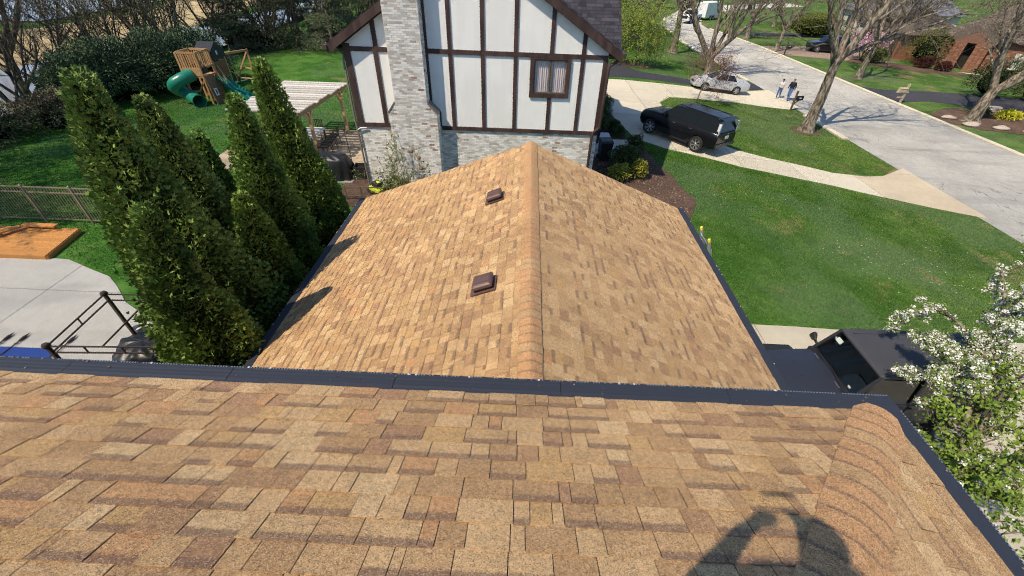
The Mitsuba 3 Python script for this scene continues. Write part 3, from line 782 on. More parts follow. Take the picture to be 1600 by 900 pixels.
# window: two casements with drawn curtains
win = tud + '__window'
tag(win, 'brown framed upstairs window with drawn pale curtains')
fr = MB()
x0, x1, z0, z1 = .11, 1.59, 4.0, 5.33
for q in ((x0, x1, z0, 4.14), (x0, .255, 4.14, z1), (1.455, x1, 4.14, z1), (.255, 1.455, 5.29, z1)):
    fr.box(((q[0] + q[1]) / 2, YW - .04, (q[2] + q[3]) / 2), (q[1] - q[0], .085, q[3] - q[2]))
fr.add(win + '__frame', 'm_trim')
for xa, xb in ((.262, .852), (.868, 1.448)):
    sm = MB((.115, .10, .072))
    for q in ((xa, xb, 4.15, 4.19), (xa, xb, 5.24, 5.285), (xa, xa + .04, 4.19, 5.24), (xb - .04, xb, 4.19, 5.24)):
        sm.box(((q[0] + q[1]) / 2, YW - .012, (q[2] + q[3]) / 2), (q[1] - q[0], .05, q[3] - q[2]))
    sm.add(win + '__sash', 'm_vcs', vc=True)
    MB().raw([(xa + .04, YW - .005, 4.19), (xb - .04, YW - .005, 4.19), (xb - .04, YW - .005, 5.24), (xa + .04, YW - .005, 5.24)], [[0, 1, 2, 3]]).add(win + '__pane', 'm_pane')
    n = 60; s = np.linspace(0, 1, n)
    rr = np.random.default_rng(int(xa * 100))
    wob = .022 * np.sin(s * 2 * np.pi * 7 + rr.uniform(0, 6)) + .012 * np.sin(s * 2 * np.pi * 3.3 + 1)
    cx = xa + .03 + s * (xb - xa - .06)
    Vv = np.vstack([np.column_stack([cx, YW + .075 + wob * k, np.full(n, z)]) for z, k in ((4.1, 1.5), (4.6, 1.1), (5.3, .6))])
    F = [[j * n + i, j * n + i + 1, (j + 1) * n + i + 1, (j + 1) * n + i] for j in range(2) for i in range(n - 1)]
    MB((.70, .64, .65)).raw(Vv, F).add(win + '__curtain', 'm_vc', vc=True, smooth=True)
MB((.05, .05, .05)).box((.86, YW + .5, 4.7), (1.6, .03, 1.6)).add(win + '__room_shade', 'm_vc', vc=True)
# chimney
chim = tud + '__chimney'
tag(chim, 'whitewashed brick chimney with sloping shoulders')
YC = 16.50
cxl, cxr, CH = -4.93, -3.70, 10.6
def cshape(z):
    if z > 3.72: return (cxl - (-5.22), cxr + 5.22)
    if z > 3.34:
        t = (z - 3.34) / .38
        return (.29 * t, (-3.36 + 5.22) - (.34) * t)
    return (0, -3.36 + 5.22)
core = MB((.64, .625, .60))
core.prism([(-5.22, 0), (-3.36, 0), (-3.36, 3.33), (cxr, 3.71), (cxr, CH), (cxl, CH), (cxl, 3.71), (-5.22, 3.33)], 0, .6, frame((0, YC + .6, 0), ex, ez_, -ey_))
core.add(chim + '__core', 'm_vc', vc=True)
cb = MB()
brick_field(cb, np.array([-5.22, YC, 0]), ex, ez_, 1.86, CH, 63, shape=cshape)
brick_field(cb, np.array([cxr, YC, 3.75]), ey_, ez_, .5, CH - 3.75, 64)
brick_field(cb, np.array([-3.36, YC, 0]), ey_, ez_, .5, 3.33, 65)
tag(cb.add(chim + '__brick', 'm_vc', vc=True), kind='stuff')
sh = MB((.20, .19, .18))
sh.bar((-3.32, YC + .25, 3.36), (cxr + .02, YC + .25, 3.76), .56, .05); sh.bar((-5.26, YC + .25, 3.36), (cxl - .02, YC + .25, 3.76), .56, .05)
sh.add(chim + '__shoulder_cap', 'm_vc', vc=True)
MB((.42, .41, .39)).box(((cxl + cxr) / 2, YC + .3, CH + .05), (1.42, .75, .1)).add(chim + '__crown', 'm_vc', vc=True)
# roof: the gable's own slopes plus the main slope facing the camera on the right
rf = tud + '__roof'
dk = MB()
YO = 16.68
zA = rake(AX)
for sgn in (-1, 1):
    xe = AX + sgn * 5.22
    ze = rake(xe)
    a = np.array([[AX, YO, zA], [xe, YO, ze], [xe, 30, ze], [AX, 30, zA]])
    b = a - [0, 0, .16]
    dk.raw(np.vstack([a, b]), [[0, 1, 2, 3], [4, 7, 6, 5], [0, 4, 5, 1], [1, 5, 6, 2], [2, 6, 7, 3], [0, 3, 7, 4]])
my0, mz0, mp = 17.12, 5.60, .92
mx = 3.36
a = np.array([[AX, my0, mz0], [mx, my0, mz0], [mx - .10, my0 + 5.6, mz0 + mp * 5.6], [AX, my0 + 5.6, mz0 + mp * 5.6]])
b = a - [0, 0, .16]
dk.raw(np.vstack([a, b]), [[0, 1, 2, 3], [4, 7, 6, 5], [0, 4, 5, 1], [1, 5, 6, 2], [2, 6, 7, 3], [0, 3, 7, 4]])
c2 = np.array([[AX, my0 + 11.2, mz0], [mx, my0 + 11.2, mz0]])
dk.raw(np.vstack([a[[3, 2]], c2[::-1]]), [[0, 1, 2, 3]])
dk.raw(np.array([[XR_, my0 + .2, mz0 - .1], [XR_, my0 + 11, mz0 - .1], [XR_, my0 + 5.6, mz0 + mp * 5.4]]), [[0, 1, 2]])
dk.add(rf + '__deck', 'm_trim')
sm = MB()
r = np.random.default_rng(66)
mv = math.hypot(1, mp)
ev = np.array([0, 1, mp]) / mv; en = unit(np.cross(ex, ev)); R = np.stack([ex, ev, en], 1)
for i in range(int(5.6 * mv / .145)):
    u = AX - r.uniform(0, .2)
    while u < mx - .02:
        w = r.uniform(.14, .34)
        b_ = min(u + w, mx - i * .0026)
        g = r.choice([.040, .050, .060, .072]) * r.uniform(.92, 1.08)
        sm.box(np.array([(u + b_) / 2, my0, mz0]) + ev * (i * .145 + .075) + en * (.012 + r.uniform(0, .006)), (b_ - u - .006, .143, .012), R @ np.array([[1, 0, 0], [0, 1, .05], [0, -.05, 1]]), color=(g, g * .98, g * 1.22))
        u = b_
        if b_ >= mx - i * .0026: break
for sgn in (-1, 1):
    e2 = unit(np.array([-sgn, 0, GP])); e1 = np.array([0, sgn * 1.0, 0]); nn = unit(np.cross(e1, e2)); R2 = np.stack([e1, e2, nn], 1)
    xe = AX + sgn * 5.22
    for i in range(int(5.2 * math.hypot(1, GP) / .145)):
        y = YO
        while y < 24:
            w = r.uniform(.14, .34); g = r.choice([.030, .042, .055, .075, .095])
            sm.box(np.array([xe, y + w / 2, rake(xe)]) + e2 * (i * .145 + .075) + nn * .014, (w - .006, .143, .012), R2, color=(g, g * .98, g * 1.10))
            y += w
tag(sm.add(rf + '__shingle', 'm_vc', vc=True), kind='stuff')
# verge boards, soffit, gutter, downspout
for sgn in (-1, 1):
    xe = AX + sgn * 5.24
    bb = MB()
    bb.prism([(xe, rake(xe) - .30), (AX, zA - .30), (AX, zA - .02), (xe, rake(xe) - .02)], 0, .03, frame((0, YO + .005, 0), ex, ez_, -ey_))
    bb.add(tud + '__verge_board', 'm_trim')
    MB((.135, .105, .10)).raw([(xe, YO, rake(xe) - .20), (AX, YO, zA - .20), (AX, YW - .001, zA - .20), (xe, YW - .001, rake(xe) - .20)], [[0, 1, 2, 3]]).add(tud + '__soffit', 'm_vcs', vc=True)
mb = MB()
mb.prism([(3.30, 5.46), (3.44, 5.46), (3.46, 5.60), (3.30, 5.60)], 0, 11, frame((0, 27.6, 0), ex, ez_, -ey_))
mb.bar((2.9, 16.85, 5.44), (3.36, 16.85, 5.44), .1, .1)
mb.add(tud + '__gutter', 'm_trim')
MB().prism([(-7.26, 5.44), (-7.12, 5.44), (-7.12, 5.58), (-7.28, 5.58)], 0, 11, frame((0, 27.6, 0), ex, ez_, -ey_)).add(tud + '__gutter', 'm_trim')
mb = MB()
mb.tube([(3.34, 16.9, 5.44), (3.2, 16.90, 5.30), (2.98, 16.90, 5.15), (2.95, 16.90, 5.0), (2.93, 16.90, 3.1), (2.92, 16.90, 2.96), (2.72, 16.90, 2.78), (2.68, 16.90, 2.62), (2.68, 16.90, .1)], .055, 8)
mb.add(tud + '__downspout', 'm_trim', smooth=40)
mb = MB()
mb.tube([(-7.2, 17.4, 5.44), (-6.80, 17.2, 5.2), (-6.76, 17.0, 5.0), (-6.76, 16.96, 2.9), (-6.74, 16.95, 2.7), (-6.70, 16.95, .1)], .04, 8, color=(.20, .17, .15))
mb.add(tud + '__downspout', 'm_vcs', vc=True, smooth=True)
mb = MB((.75, .76, .76)); mb.tube([(-6.72, 16.93, 2.55), (-6.60, 16.93, 2.62), (-6.35, 16.94, 2.64)], .025, 8)
mb.add(tud + '__pipe', 'm_vcs', vc=True, smooth=True)
# porch slab and steps beside the right corner
sl = thing('porch_slab', 'raised white concrete porch slab at the right corner of the half-timbered house', 'porch')
MB((.60, .60, .60)).box((3.95, 23.2, .16), (1.75, 2.6, .32)).box((3.95, 21.75, .08), (1.5, .5, .16)).add(sl + '__slab', 'm_vc', vc=True)
sheet('side_path', Polygon([(4.85, 22.6), (4.85, 24.2), (6.4, 24.2), (6.6, 23.4)]), .05, 'm_ground', U(0, 9), skirt=.05)
tag('side_path', kind='structure')

# ------------------------------------------------------------------ wheeled bins, planter, pots
def bin_(x, y, rot, lab, s=1.0, z=0, grp=None):
    k = thing('wheelie_bin', lab, 'bin', grp)
    R = rotz(rot)
    b = hullm([(sx * .24 * s, sy * .27 * s, .06 * s) for sx in (-1, 1) for sy in (-1, 1)] + [(sx * .30 * s, sy * .36 * s, .98 * s) for sx in (-1, 1) for sy in (-1, 1)])
    MB().man(b).move(R, (x, y, z)).add(k + '__body', 'm_plastic')
    l = hullm([(sx * .32 * s, sy * .38 * s, .99 * s) for sx in (-1, 1) for sy in (-1, 1)] + [(sx * .28 * s, sy * .30 * s, 1.07 * s) for sx in (-1, 1) for sy in (-1, 1)])
    MB().man(l).move(R, (x, y, z)).add(k + '__lid', 'm_plastic')
    for sx in (-1, 1):
        MB().tube([(sx * .25 * s, .30 * s, .12 * s), (sx * .30 * s, .30 * s, .12 * s)], .11 * s, 14).move(R, (x, y, z)).add(k + '__wheel', 'm_tire')
    MB().tube([(-.26 * s, .40 * s, .95 * s), (.26 * s, .40 * s, .95 * s)], .018, 8).move(R, (x, y, z)).add(k + '__handle', 'm_plastic')
bin_(3.72, 22.75, .25, 'black wheeled bin standing on the white porch slab', .82, .32)
bin_(4.12, 21.2, .1, 'black wheeled bin standing in front of the porch slab', 1.0)
pl = thing('planter', 'square black planter with grey dead stems by the corner of the half-timbered house', 'planter')
outer = hullm([(sx * .21, sy * .21, 0) for sx in (-1, 1) for sy in (-1, 1)] + [(sx * .27, sy * .27, .62) for sx in (-1, 1) for sy in (-1, 1)])
inner = hullm([(sx * .17, sy * .17, .15) for sx in (-1, 1) for sy in (-1, 1)] + [(sx * .24, sy * .24, .63) for sx in (-1, 1) for sy in (-1, 1)])
MB().man(outer - inner).move(rotz(.1), (-7.35, 17.95, 0)).add(pl + '__tub', 'm_plastic')
MB((.03, .025, .02)).box((-7.35, 17.95, .45), (.4, .4, .1), rotz(.1)).add(pl + '__soil', 'm_vc', vc=True)
# ================================================================== TREES AND SHRUBS
def tubes(P, Rr, n):
    """m polylines of k points each as tapered tubes -> (V, F)"""
    P = np.asarray(P, float); m, k, _ = P.shape
    t = unit(np.gradient(P, axis=1))
    a0 = np.where(np.abs(t[:, :1, 2:]) < .8, [0, 0, 1.0], [1.0, 0.3, 0])
    x = unit(np.cross(t, np.broadcast_to(a0, t.shape))); y = np.cross(t, x)
    an = np.arange(n) * 2 * np.pi / n
    V = (P[:, :, None] + Rr[:, :, None, None] * (np.cos(an)[None, None, :, None] * x[:, :, None] + np.sin(an)[None, None, :, None] * y[:, :, None])).reshape(-1, 3)
    i, j = np.meshgrid(np.arange(k - 1), np.arange(n), indexing='ij')
    q = np.stack([i * n + j, i * n + (j + 1) % n, (i + 1) * n + (j + 1) % n, (i + 1) * n + j], -1).reshape(-1, 4)
    q = (q[None] + (np.arange(m) * k * n)[:, None, None]).reshape(-1, 4)
    return V, np.vstack([q[:, [0, 1, 2]], q[:, [0, 2, 3]]])

def grow(seed, trunk, r0, nb, levels, spread=.9, up=.35, ratio=.62, wob=.16, droop=0.0, first=.35, kids=(5, 7), rr=.5):
    """(list per level of (polyline, radii)): a trunk polyline and branches that leave it, level by level"""
    r = np.random.default_rng(seed)
    K = 6
    def resample(p, k=K):
        p = np.asarray(p, float)
        s = np.r_[0, np.cumsum(np.linalg.norm(np.diff(p, axis=0), axis=1))]
        return np.column_stack([np.interp(np.linspace(0, s[-1], k), s, p[:, c]) for c in range(3)])
    L = np.linalg.norm(np.diff(np.asarray(trunk, float), axis=0), axis=1).sum()
    out = [[(resample(trunk, 9), np.linspace(r0, r0 * .45, 9), L)]]
    for lv in range(levels):
        nxt = []
        for P, R, Lp in out[-1]:
            n = nb[lv] if lv < len(nb) else r.integers(*kids)
            for b in range(int(n)):
                t = first + (1 - first) * (b + r.uniform(.1, .9)) / n if lv == 0 else r.uniform(.25, 1.0)
                f = t * (len(P) - 1); i = min(int(f), len(P) - 2); w = f - i
                s = P[i] * (1 - w) + P[i + 1] * w
                d0 = unit(P[i + 1] - P[i])
                rb = (R[i] * (1 - w) + R[i + 1] * w)
                az = r.uniform(0, 2 * np.pi)
                side = unit(np.cross(d0, [math.cos(az), math.sin(az), .31]))
                sp = spread * r.uniform(.7, 1.25)
                d = unit(d0 * math.cos(sp) + side * math.sin(sp) + np.array([0, 0, up]))
                Lb = Lp * ratio * r.uniform(.65, 1.2) * (1.0 if lv else 1.15 - .45 * t)
                pts = [s]
                for q in range(K - 1):
                    d = unit(d + r.normal(size=3) * wob + np.array([0, 0, up * .12 - droop * (q / K)]))
                    pts.append(pts[-1] + d * Lb / (K - 1))
                ra = max(rb * rr * r.uniform(.8, 1.15), .0035)
                nxt.append((np.array(pts), np.linspace(ra, max(ra * .35, .0025), K), Lb))
        out.append(nxt)
    return out

def wood(key, levels, sides, bsdf='m_bark', minr=0.0, label=None, vc=None):
    mb = MB(vc)
    for lv, n in zip(levels, sides):
        if not lv: continue
        by = {}
        for P, R, _ in lv: by.setdefault(len(P), []).append((P, R))
        for k, l in by.items():
            V, F = tubes(np.array([a for a, _ in l]), np.maximum(np.array([b for _, b in l]), minr), n)
            mb.raw(V, F)
    return mb.add(key, bsdf, smooth=True, vc=vc is not None)

def leaf_cards(P, D, size, aspect, col, seed, fold=.25):
    """diamond leaves (4 triangles' worth of shape in 2) at P pointing along D"""
    r = np.random.default_rng(seed); n = len(P)
    D = unit(D); s = unit(np.cross(D, r.normal(size=(n, 3)))); nn = np.cross(D, s)
    size = np.broadcast_to(size, (n,))[:, None]
    a, b = P, P + D * size
    m = P + D * size * .45
    w = size * aspect / 2
    V = np.stack([a, m + s * w + nn * w * fold, b, m - s * w + nn * w * fold], 1).reshape(-1, 3)
    i = np.arange(n)[:, None] * 4
    F = np.vstack([i + [0, 1, 2], i + [0, 2, 3]])
    return V, F, np.repeat(col, 4, axis=0)

def put(key, V, F, C, bsdf='m_leaf'):
    b = MB(); b.V, b.F, b.C, b.U, b.n = [V], [F], [C], [np.zeros((len(V), 2))], len(V)
    return tag(b.add(key, bsdf, vc=True), kind='stuff')

def ends(levels, which, r, per, jit):
    P, D = [], []
    for w in which:
        for pts, R, L in levels[w]:
            for _ in range(per):
                f = r.uniform(.35, 1) * (len(pts) - 1); i = min(int(f), len(pts) - 2)
                P.append(pts[i] + (pts[i + 1] - pts[i]) * (f - i)); D.append(pts[i + 1] - pts[i])
    P, D = np.array(P), unit(np.array(D))
    return P + r.normal(size=P.shape) * jit, D

# ---- conifer columns: many upright fans of flat sprays
def column_conifer(seed, h, R, brown=0.0, yellow=0.0, n=7600):
    r = np.random.default_rng(seed)
    z = h * (1 - r.random(n) ** .62 * .985)
    z = h * np.clip(r.beta(1.05, 1.45, n), .01, .995)
    az = r.uniform(0, 2 * np.pi, n)
    t = z / h
    prof = lambda t: R * (np.clip(1 - t, 0, 1) ** .62) * (.80 + .42 * np.clip(1 - t, 0, 1)) * np.clip(.62 + t * 3.2, 0, 1) / 1.02 + .05
    def bump(az, z):
        q = np.column_stack([np.cos(az) * 1.3, np.sin(az) * 1.3, z * .62])
        q2 = np.column_stack([np.cos(az) * 3.1, np.sin(az) * 3.1, z * 1.9])
        return .60 + .62 * meshkit.noise(q + 5, seed) + .40 * meshkit.noise(q2 + 9, seed + 1)
    lean = np.column_stack([.10 * np.sin(z * .9 + seed), .10 * np.cos(z * .7 + seed * 2), np.zeros(n)]) * (z / h)[:, None]
    bm = bump(az, z)
    depth = 1 - r.random(n) ** 1.8 * .36 + .10 * (r.random(n) < .06)
    rad = prof(t) * bm * depth
    out = np.column_stack([np.cos(az), np.sin(az), np.zeros(n)])
    P = out * rad[:, None] + np.column_stack([np.zeros(n), np.zeros(n), z]) + lean
    D = unit(out * r.uniform(.35, .95, (n, 1)) + np.array([0, 0, 1.0]) * r.uniform(.45, 1.25, (n, 1)) + r.normal(size=(n, 3)) * .28)
    # tone: sunlit yellow-green painted on the bulges, shade in the hollows, noisy clumps
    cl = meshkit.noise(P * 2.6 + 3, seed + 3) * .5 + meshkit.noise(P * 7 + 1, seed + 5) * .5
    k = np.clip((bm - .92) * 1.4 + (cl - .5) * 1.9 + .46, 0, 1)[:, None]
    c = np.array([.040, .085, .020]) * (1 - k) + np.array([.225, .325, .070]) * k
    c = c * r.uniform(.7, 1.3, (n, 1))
    c = c * r.uniform([.90, .95, .9], [1.04, 1.04, 1.15])
    if yellow: c = c * np.array([1 + yellow, 1 + yellow * .4, 1])
    if brown:
        bk = (meshkit.noise(P * 1.7 + 20, seed + 8) > 1 - brown)[:, None] * np.clip((h * .95 - z) / h, 0, 1)[:, None]
        c = c * (1 - bk * .75) + np.array([.15, .095, .035]) * bk * .75
    V, F, C = [], [], []; base = 0
    s0 = unit(np.cross(D, unit(r.normal(size=(n, 3)) + out * .2)))
    size = r.uniform(.048, .112, n) * (.85 + .2 * (1 - t))
    for kf, (ang, ln) in enumerate(((0, 1.0), (.62, .78), (-.62, .78))):
        d = unit(D * math.cos(ang) + s0 * math.sin(ang))
        sd = unit(-D * math.sin(ang) + s0 * math.cos(ang))
        o = P + D * (size * .12 * kf)[:, None] * .5
        tip = o + d * (size * ln)[:, None]
        w = (size * .16)[:, None]
        v = np.stack([o, o + d * (size * ln * .55)[:, None] + sd * w, tip, o + d * (size * ln * .55)[:, None] - sd * w], 1).reshape(-1, 3)
        i = np.arange(n)[:, None] * 4 + base
        V.append(v); F += [i + [0, 1, 2], i + [0, 2, 3]]; C.append(np.repeat(c, 4, axis=0)); base += 4 * n
    leaves = (np.vstack(V), np.vstack(F), np.vstack(C))
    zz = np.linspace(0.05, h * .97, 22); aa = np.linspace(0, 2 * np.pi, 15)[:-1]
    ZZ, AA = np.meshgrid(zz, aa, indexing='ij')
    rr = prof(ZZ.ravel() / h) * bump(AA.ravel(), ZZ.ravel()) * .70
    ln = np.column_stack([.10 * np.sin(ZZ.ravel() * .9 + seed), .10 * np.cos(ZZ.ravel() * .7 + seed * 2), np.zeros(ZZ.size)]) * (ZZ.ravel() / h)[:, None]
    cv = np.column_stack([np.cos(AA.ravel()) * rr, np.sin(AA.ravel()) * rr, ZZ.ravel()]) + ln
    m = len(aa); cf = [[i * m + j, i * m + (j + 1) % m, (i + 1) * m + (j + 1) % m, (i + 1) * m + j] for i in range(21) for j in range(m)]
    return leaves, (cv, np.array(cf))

def place_conifer(x, y, h, R, seed, lab, grp='conifers in a row beside the garage', **k):
    t = thing('column_conifer', lab, 'conifer')
    (V, F, C), (cv, cf) = column_conifer(seed, h, R, **k)
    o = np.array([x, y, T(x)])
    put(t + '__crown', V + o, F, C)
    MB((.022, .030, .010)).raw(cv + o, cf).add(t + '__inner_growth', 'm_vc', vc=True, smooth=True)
    MB().tube([o - [0, 0, .05], o + [0, 0, .5], o + [0, 0, h * .6]], [.12, .09, .04], 8).add(t + '__trunk', 'm_bark', smooth=True)
place_conifer(-5.86, 5.80, 7.0, 1.12, 201, 'tallest column conifer, leftmost of the row beside the garage', n=23100)
place_conifer(-4.85, 4.60, 5.65, .84, 202, 'column conifer nearest the dark gutter, squeezed against the garage corner', n=22050)
place_conifer(-6.5, 7.25, 6.28, .95, 203, 'broad column conifer second from the left in the row', n=22050)
place_conifer(-7.25, 9.1, 5.1, .62, 204, 'short slim conifer whose tip peeps out in the middle of the row', n=10500)
place_conifer(-5.95, 8.75, 5.92, .82, 205, 'column conifer just left of the tall one before the pergola', n=18900)
place_conifer(-5.40, 7.05, 4.6, .80, 206, 'low bushy conifer leaning on the garage gutter midway along the row', n=18900, yellow=.05)
place_conifer(-6.05, 10.6, 6.28, .90, 207, 'tall pointed column conifer at the right end of the row, before the pergola', n=22050, brown=.22)
place_conifer(-5.60, 10.8, 3.9, .74, 208, 'low conifer with rusty brown patches at the right end of the row', n=15750, brown=.50, yellow=.2)

# ---- rounded shrubs
def shrub(name, lab, cat, c, rad, n, size, c0, c1, seed, grp=None, aspect=.45, core=(.012, .018, .008), droop=0, kind=None, gap=.5):
    r = np.random.default_rng(seed)
    u = unit(r.normal(size=(n, 3))); u[:, 2] = np.where(u[:, 2] < -.35, -u[:, 2], u[:, 2])
    q = .62 + .50 * meshkit.noise(u * 2.2 + 7, seed) + .30 * meshkit.noise(u * 5.5 + 3, seed + 1)
    d = 1 - r.random(n) ** 2 * .38
    P = u * np.asarray(rad) * (q * d)[:, None]
    D = unit(u + r.normal(size=(n, 3)) * .7 + np.array([0, 0, .25 - droop]))
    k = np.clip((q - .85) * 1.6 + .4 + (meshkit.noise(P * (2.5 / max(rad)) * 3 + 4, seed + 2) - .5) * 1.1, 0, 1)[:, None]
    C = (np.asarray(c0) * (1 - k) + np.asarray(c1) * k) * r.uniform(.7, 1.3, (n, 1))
    c = np.asarray(c, float)
    t = thing(name, lab, cat, grp)
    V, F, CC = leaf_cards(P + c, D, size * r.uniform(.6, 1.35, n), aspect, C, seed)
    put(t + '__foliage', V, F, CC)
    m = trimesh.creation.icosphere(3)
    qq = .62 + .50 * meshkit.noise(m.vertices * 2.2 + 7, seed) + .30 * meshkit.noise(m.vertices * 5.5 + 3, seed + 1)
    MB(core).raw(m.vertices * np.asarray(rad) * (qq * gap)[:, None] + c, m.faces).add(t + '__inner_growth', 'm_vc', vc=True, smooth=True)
    st = [(np.array([c + [r.normal() * rad[0] * .12, r.normal() * rad[1] * .12, -c[2] + T(c[0]) - .03]] + [c + np.array([r.normal() * rad[0] * .3, r.normal() * rad[1] * .3, (k - 2) * rad[2] * .3]) for k in range(1, 4)]), np.linspace(.035, .012, 4) * max(.4, min(rad) / 1.2), 1) for _ in range(5)]
    wood(t + '__stem', [st], [5])
    return t

yc0, yc1 = (.024, .048, .026), (.090, .140, .072)
for i, (x, y, rx, ry, rz, lab) in enumerate(((-27.5, 26.9, 1.75, 1.7, 1.6, 'dark evergreen bush at the left end of the hedge by the pond'), (-26.8, 28.6, 2.3, 2.0, 1.9, 'dark evergreen bush second from the left in the hedge'),
        (-25.0, 30.6, 2.3, 2.0, 2.0, 'dark evergreen bush third from the left in the hedge'), (-24.4, 33.4, 2.2, 2.2, 1.9, 'dark evergreen bush in the hedge behind the green tube slide'), (-26.8, 34.2, 2.1, 2.2, 1.7, 'dark evergreen bush in the hedge, set back towards the pond'))):
    shrub('evergreen_bush', lab, 'bush', (x, y, rz * .72), (rx, ry, rz), 11000, .20, yc0, yc1, 300 + i, gap=.62, aspect=.35)
shrub('undergrowth_bush', 'low dull olive bush at the left edge of the frame before the pond', 'bush', (-28.2, 21.0, .5), (2.6, 2.0, .95), 4200, .17, (.045, .05, .026), (.14, .145, .075), 310, gap=.5)
shrub('undergrowth_bush', 'low brownish bush between the pond and the back lawn, in shade', 'bush', (-26.2, 23.4, .6), (1.9, 1.5, 1.15), 3600, .15, (.05, .048, .03), (.15, .135, .08), 311, gap=.5)
# shrubs round the porch and along the side of the timbered house
shrub('juniper_bush', 'dark green spreading bush in the bed before the porch slab', 'bush', (4.95, 19.9, .50), (.75, .65, .7), 3400, .10, (.016, .034, .012), (.07, .105, .03), 320)
shrub('juniper_bush', 'dark green bush beside the corner of the driveway', 'bush', (5.75, 21.8, .45), (.48, .45, .62), 1800, .09, (.016, .030, .012), (.06, .09, .03), 321)
shrub('golden_bush', 'small yellow-green bush at the near edge of the mulch bed', 'bush', (4.45, 18.6, .38), (.46, .42, .46), 1800, .08, (.10, .13, .015), (.32, .33, .05), 322)
shrub('golden_bush', 'yellow-green bush right of the dark bush in the mulch bed', 'bush', (5.45, 18.95, .42), (.36, .36, .50), 1500, .08, (.12, .14, .015), (.36, .35, .05), 323)
for i, (x, y, s) in enumerate(((4.5, 25.6, .55), (4.75, 27.0, .6), (4.9, 28.5, .62), (5.25, 29.8, .6), (5.35, 25.7, .35), (5.45, 24.9, .33))):
    shrub('box_bush', ['clipped green bush beside the porch slab', 'second clipped green bush along the side of the timbered house', 'third clipped green bush along the side of the timbered house', 'farthest clipped green bush along the side of the timbered house', 'small bush at the driveway edge in the house shadow', 'smallest bush at the driveway edge, nearest the porch path'][i], 'bush', (x, y, s * .75), (s, s, s), 1500, .09, (.018, .036, .012), (.06, .10, .03), 330 + i)
# tall flowering shrub against the chimney: upright stems with fresh leaves and a few dried heads
t = thing('tall_shrub', 'tall half-leafed shrub with upright stems against the whitewashed chimney', 'shrub')
r = np.random.default_rng(340)
lv = [[], []]
for i in range(16):
    b = np.array([-4.75 + r.normal() * .16, 15.55 + r.normal() * .14, 0]); d = unit(np.array([r.normal() * .34, r.normal() * .25, 1.0])); L = r.uniform(1.6, 2.9)
    P = np.array([b + d * L * s + np.array([math.sin(s * 3 + i) * .06, 0, 0]) for s in np.linspace(0, 1, 6)])
    lv[0].append((P, np.linspace(.014, .005, 6), L))
    for _ in range(9):
        f = r.uniform(.3, 1); p = b + d * L * f; dd = unit(d + r.normal(size=3) * .5); l2 = r.uniform(.25, .65)
        lv[1].append((np.array([p + dd * l2 * s for s in np.linspace(0, 1, 6)]), np.linspace(.006, .003, 6), l2))
wood(t + '__stem', lv, [5, 3], vc=(.20, .165, .12), bsdf='m_vc')
P, D = ends(lv, [0, 1], r, 11, .035)
sel = r.random(len(P)) < np.clip(.9 - (P[:, 2] - 1.0) * .18, .4, 1)
P, D = P[sel], D[sel]
k = r.random((len(P), 1))
V, F, C = leaf_cards(P, D + r.normal(size=P.shape) * .6, .085 * r.uniform(.6, 1.3, len(P)), .5, (np.array([.10, .14, .035]) * (1 - k) + np.array([.24, .28, .10]) * k), 341)
put(t + '__leaves', V, F, C)
mb = MB((.24, .16, .07))
for p in ((-4.0, 15.5, 2.05), (-3.96, 15.5, 1.62), (-4.25, 15.5, 2.3)): mb.sphere(p, .075, 1); 
mb.add(t + '__dried_head', 'm_vc', vc=True)
wood(t + '__stem', [[(np.array([(-4.3, 15.55, 0), (-4.1, 15.5, 1.0), (-4.0, 15.5, 2.0)]), np.array([.012, .010, .008]), 2), (np.array([(-4.5, 15.55, 0), (-4.3, 15.5, 1.2), (-4.25, 15.5, 2.25)]), np.array([.012, .010, .008]), 2)]], [5])
shrub('tall_shrub', 'low leafy shrub under the chimney, left of the upright one', 'shrub', (-5.15, 15.7, .5), (.55, .40, .6), 1000, .10, (.08, .11, .03), (.24, .28, .10), 343, gap=.25)

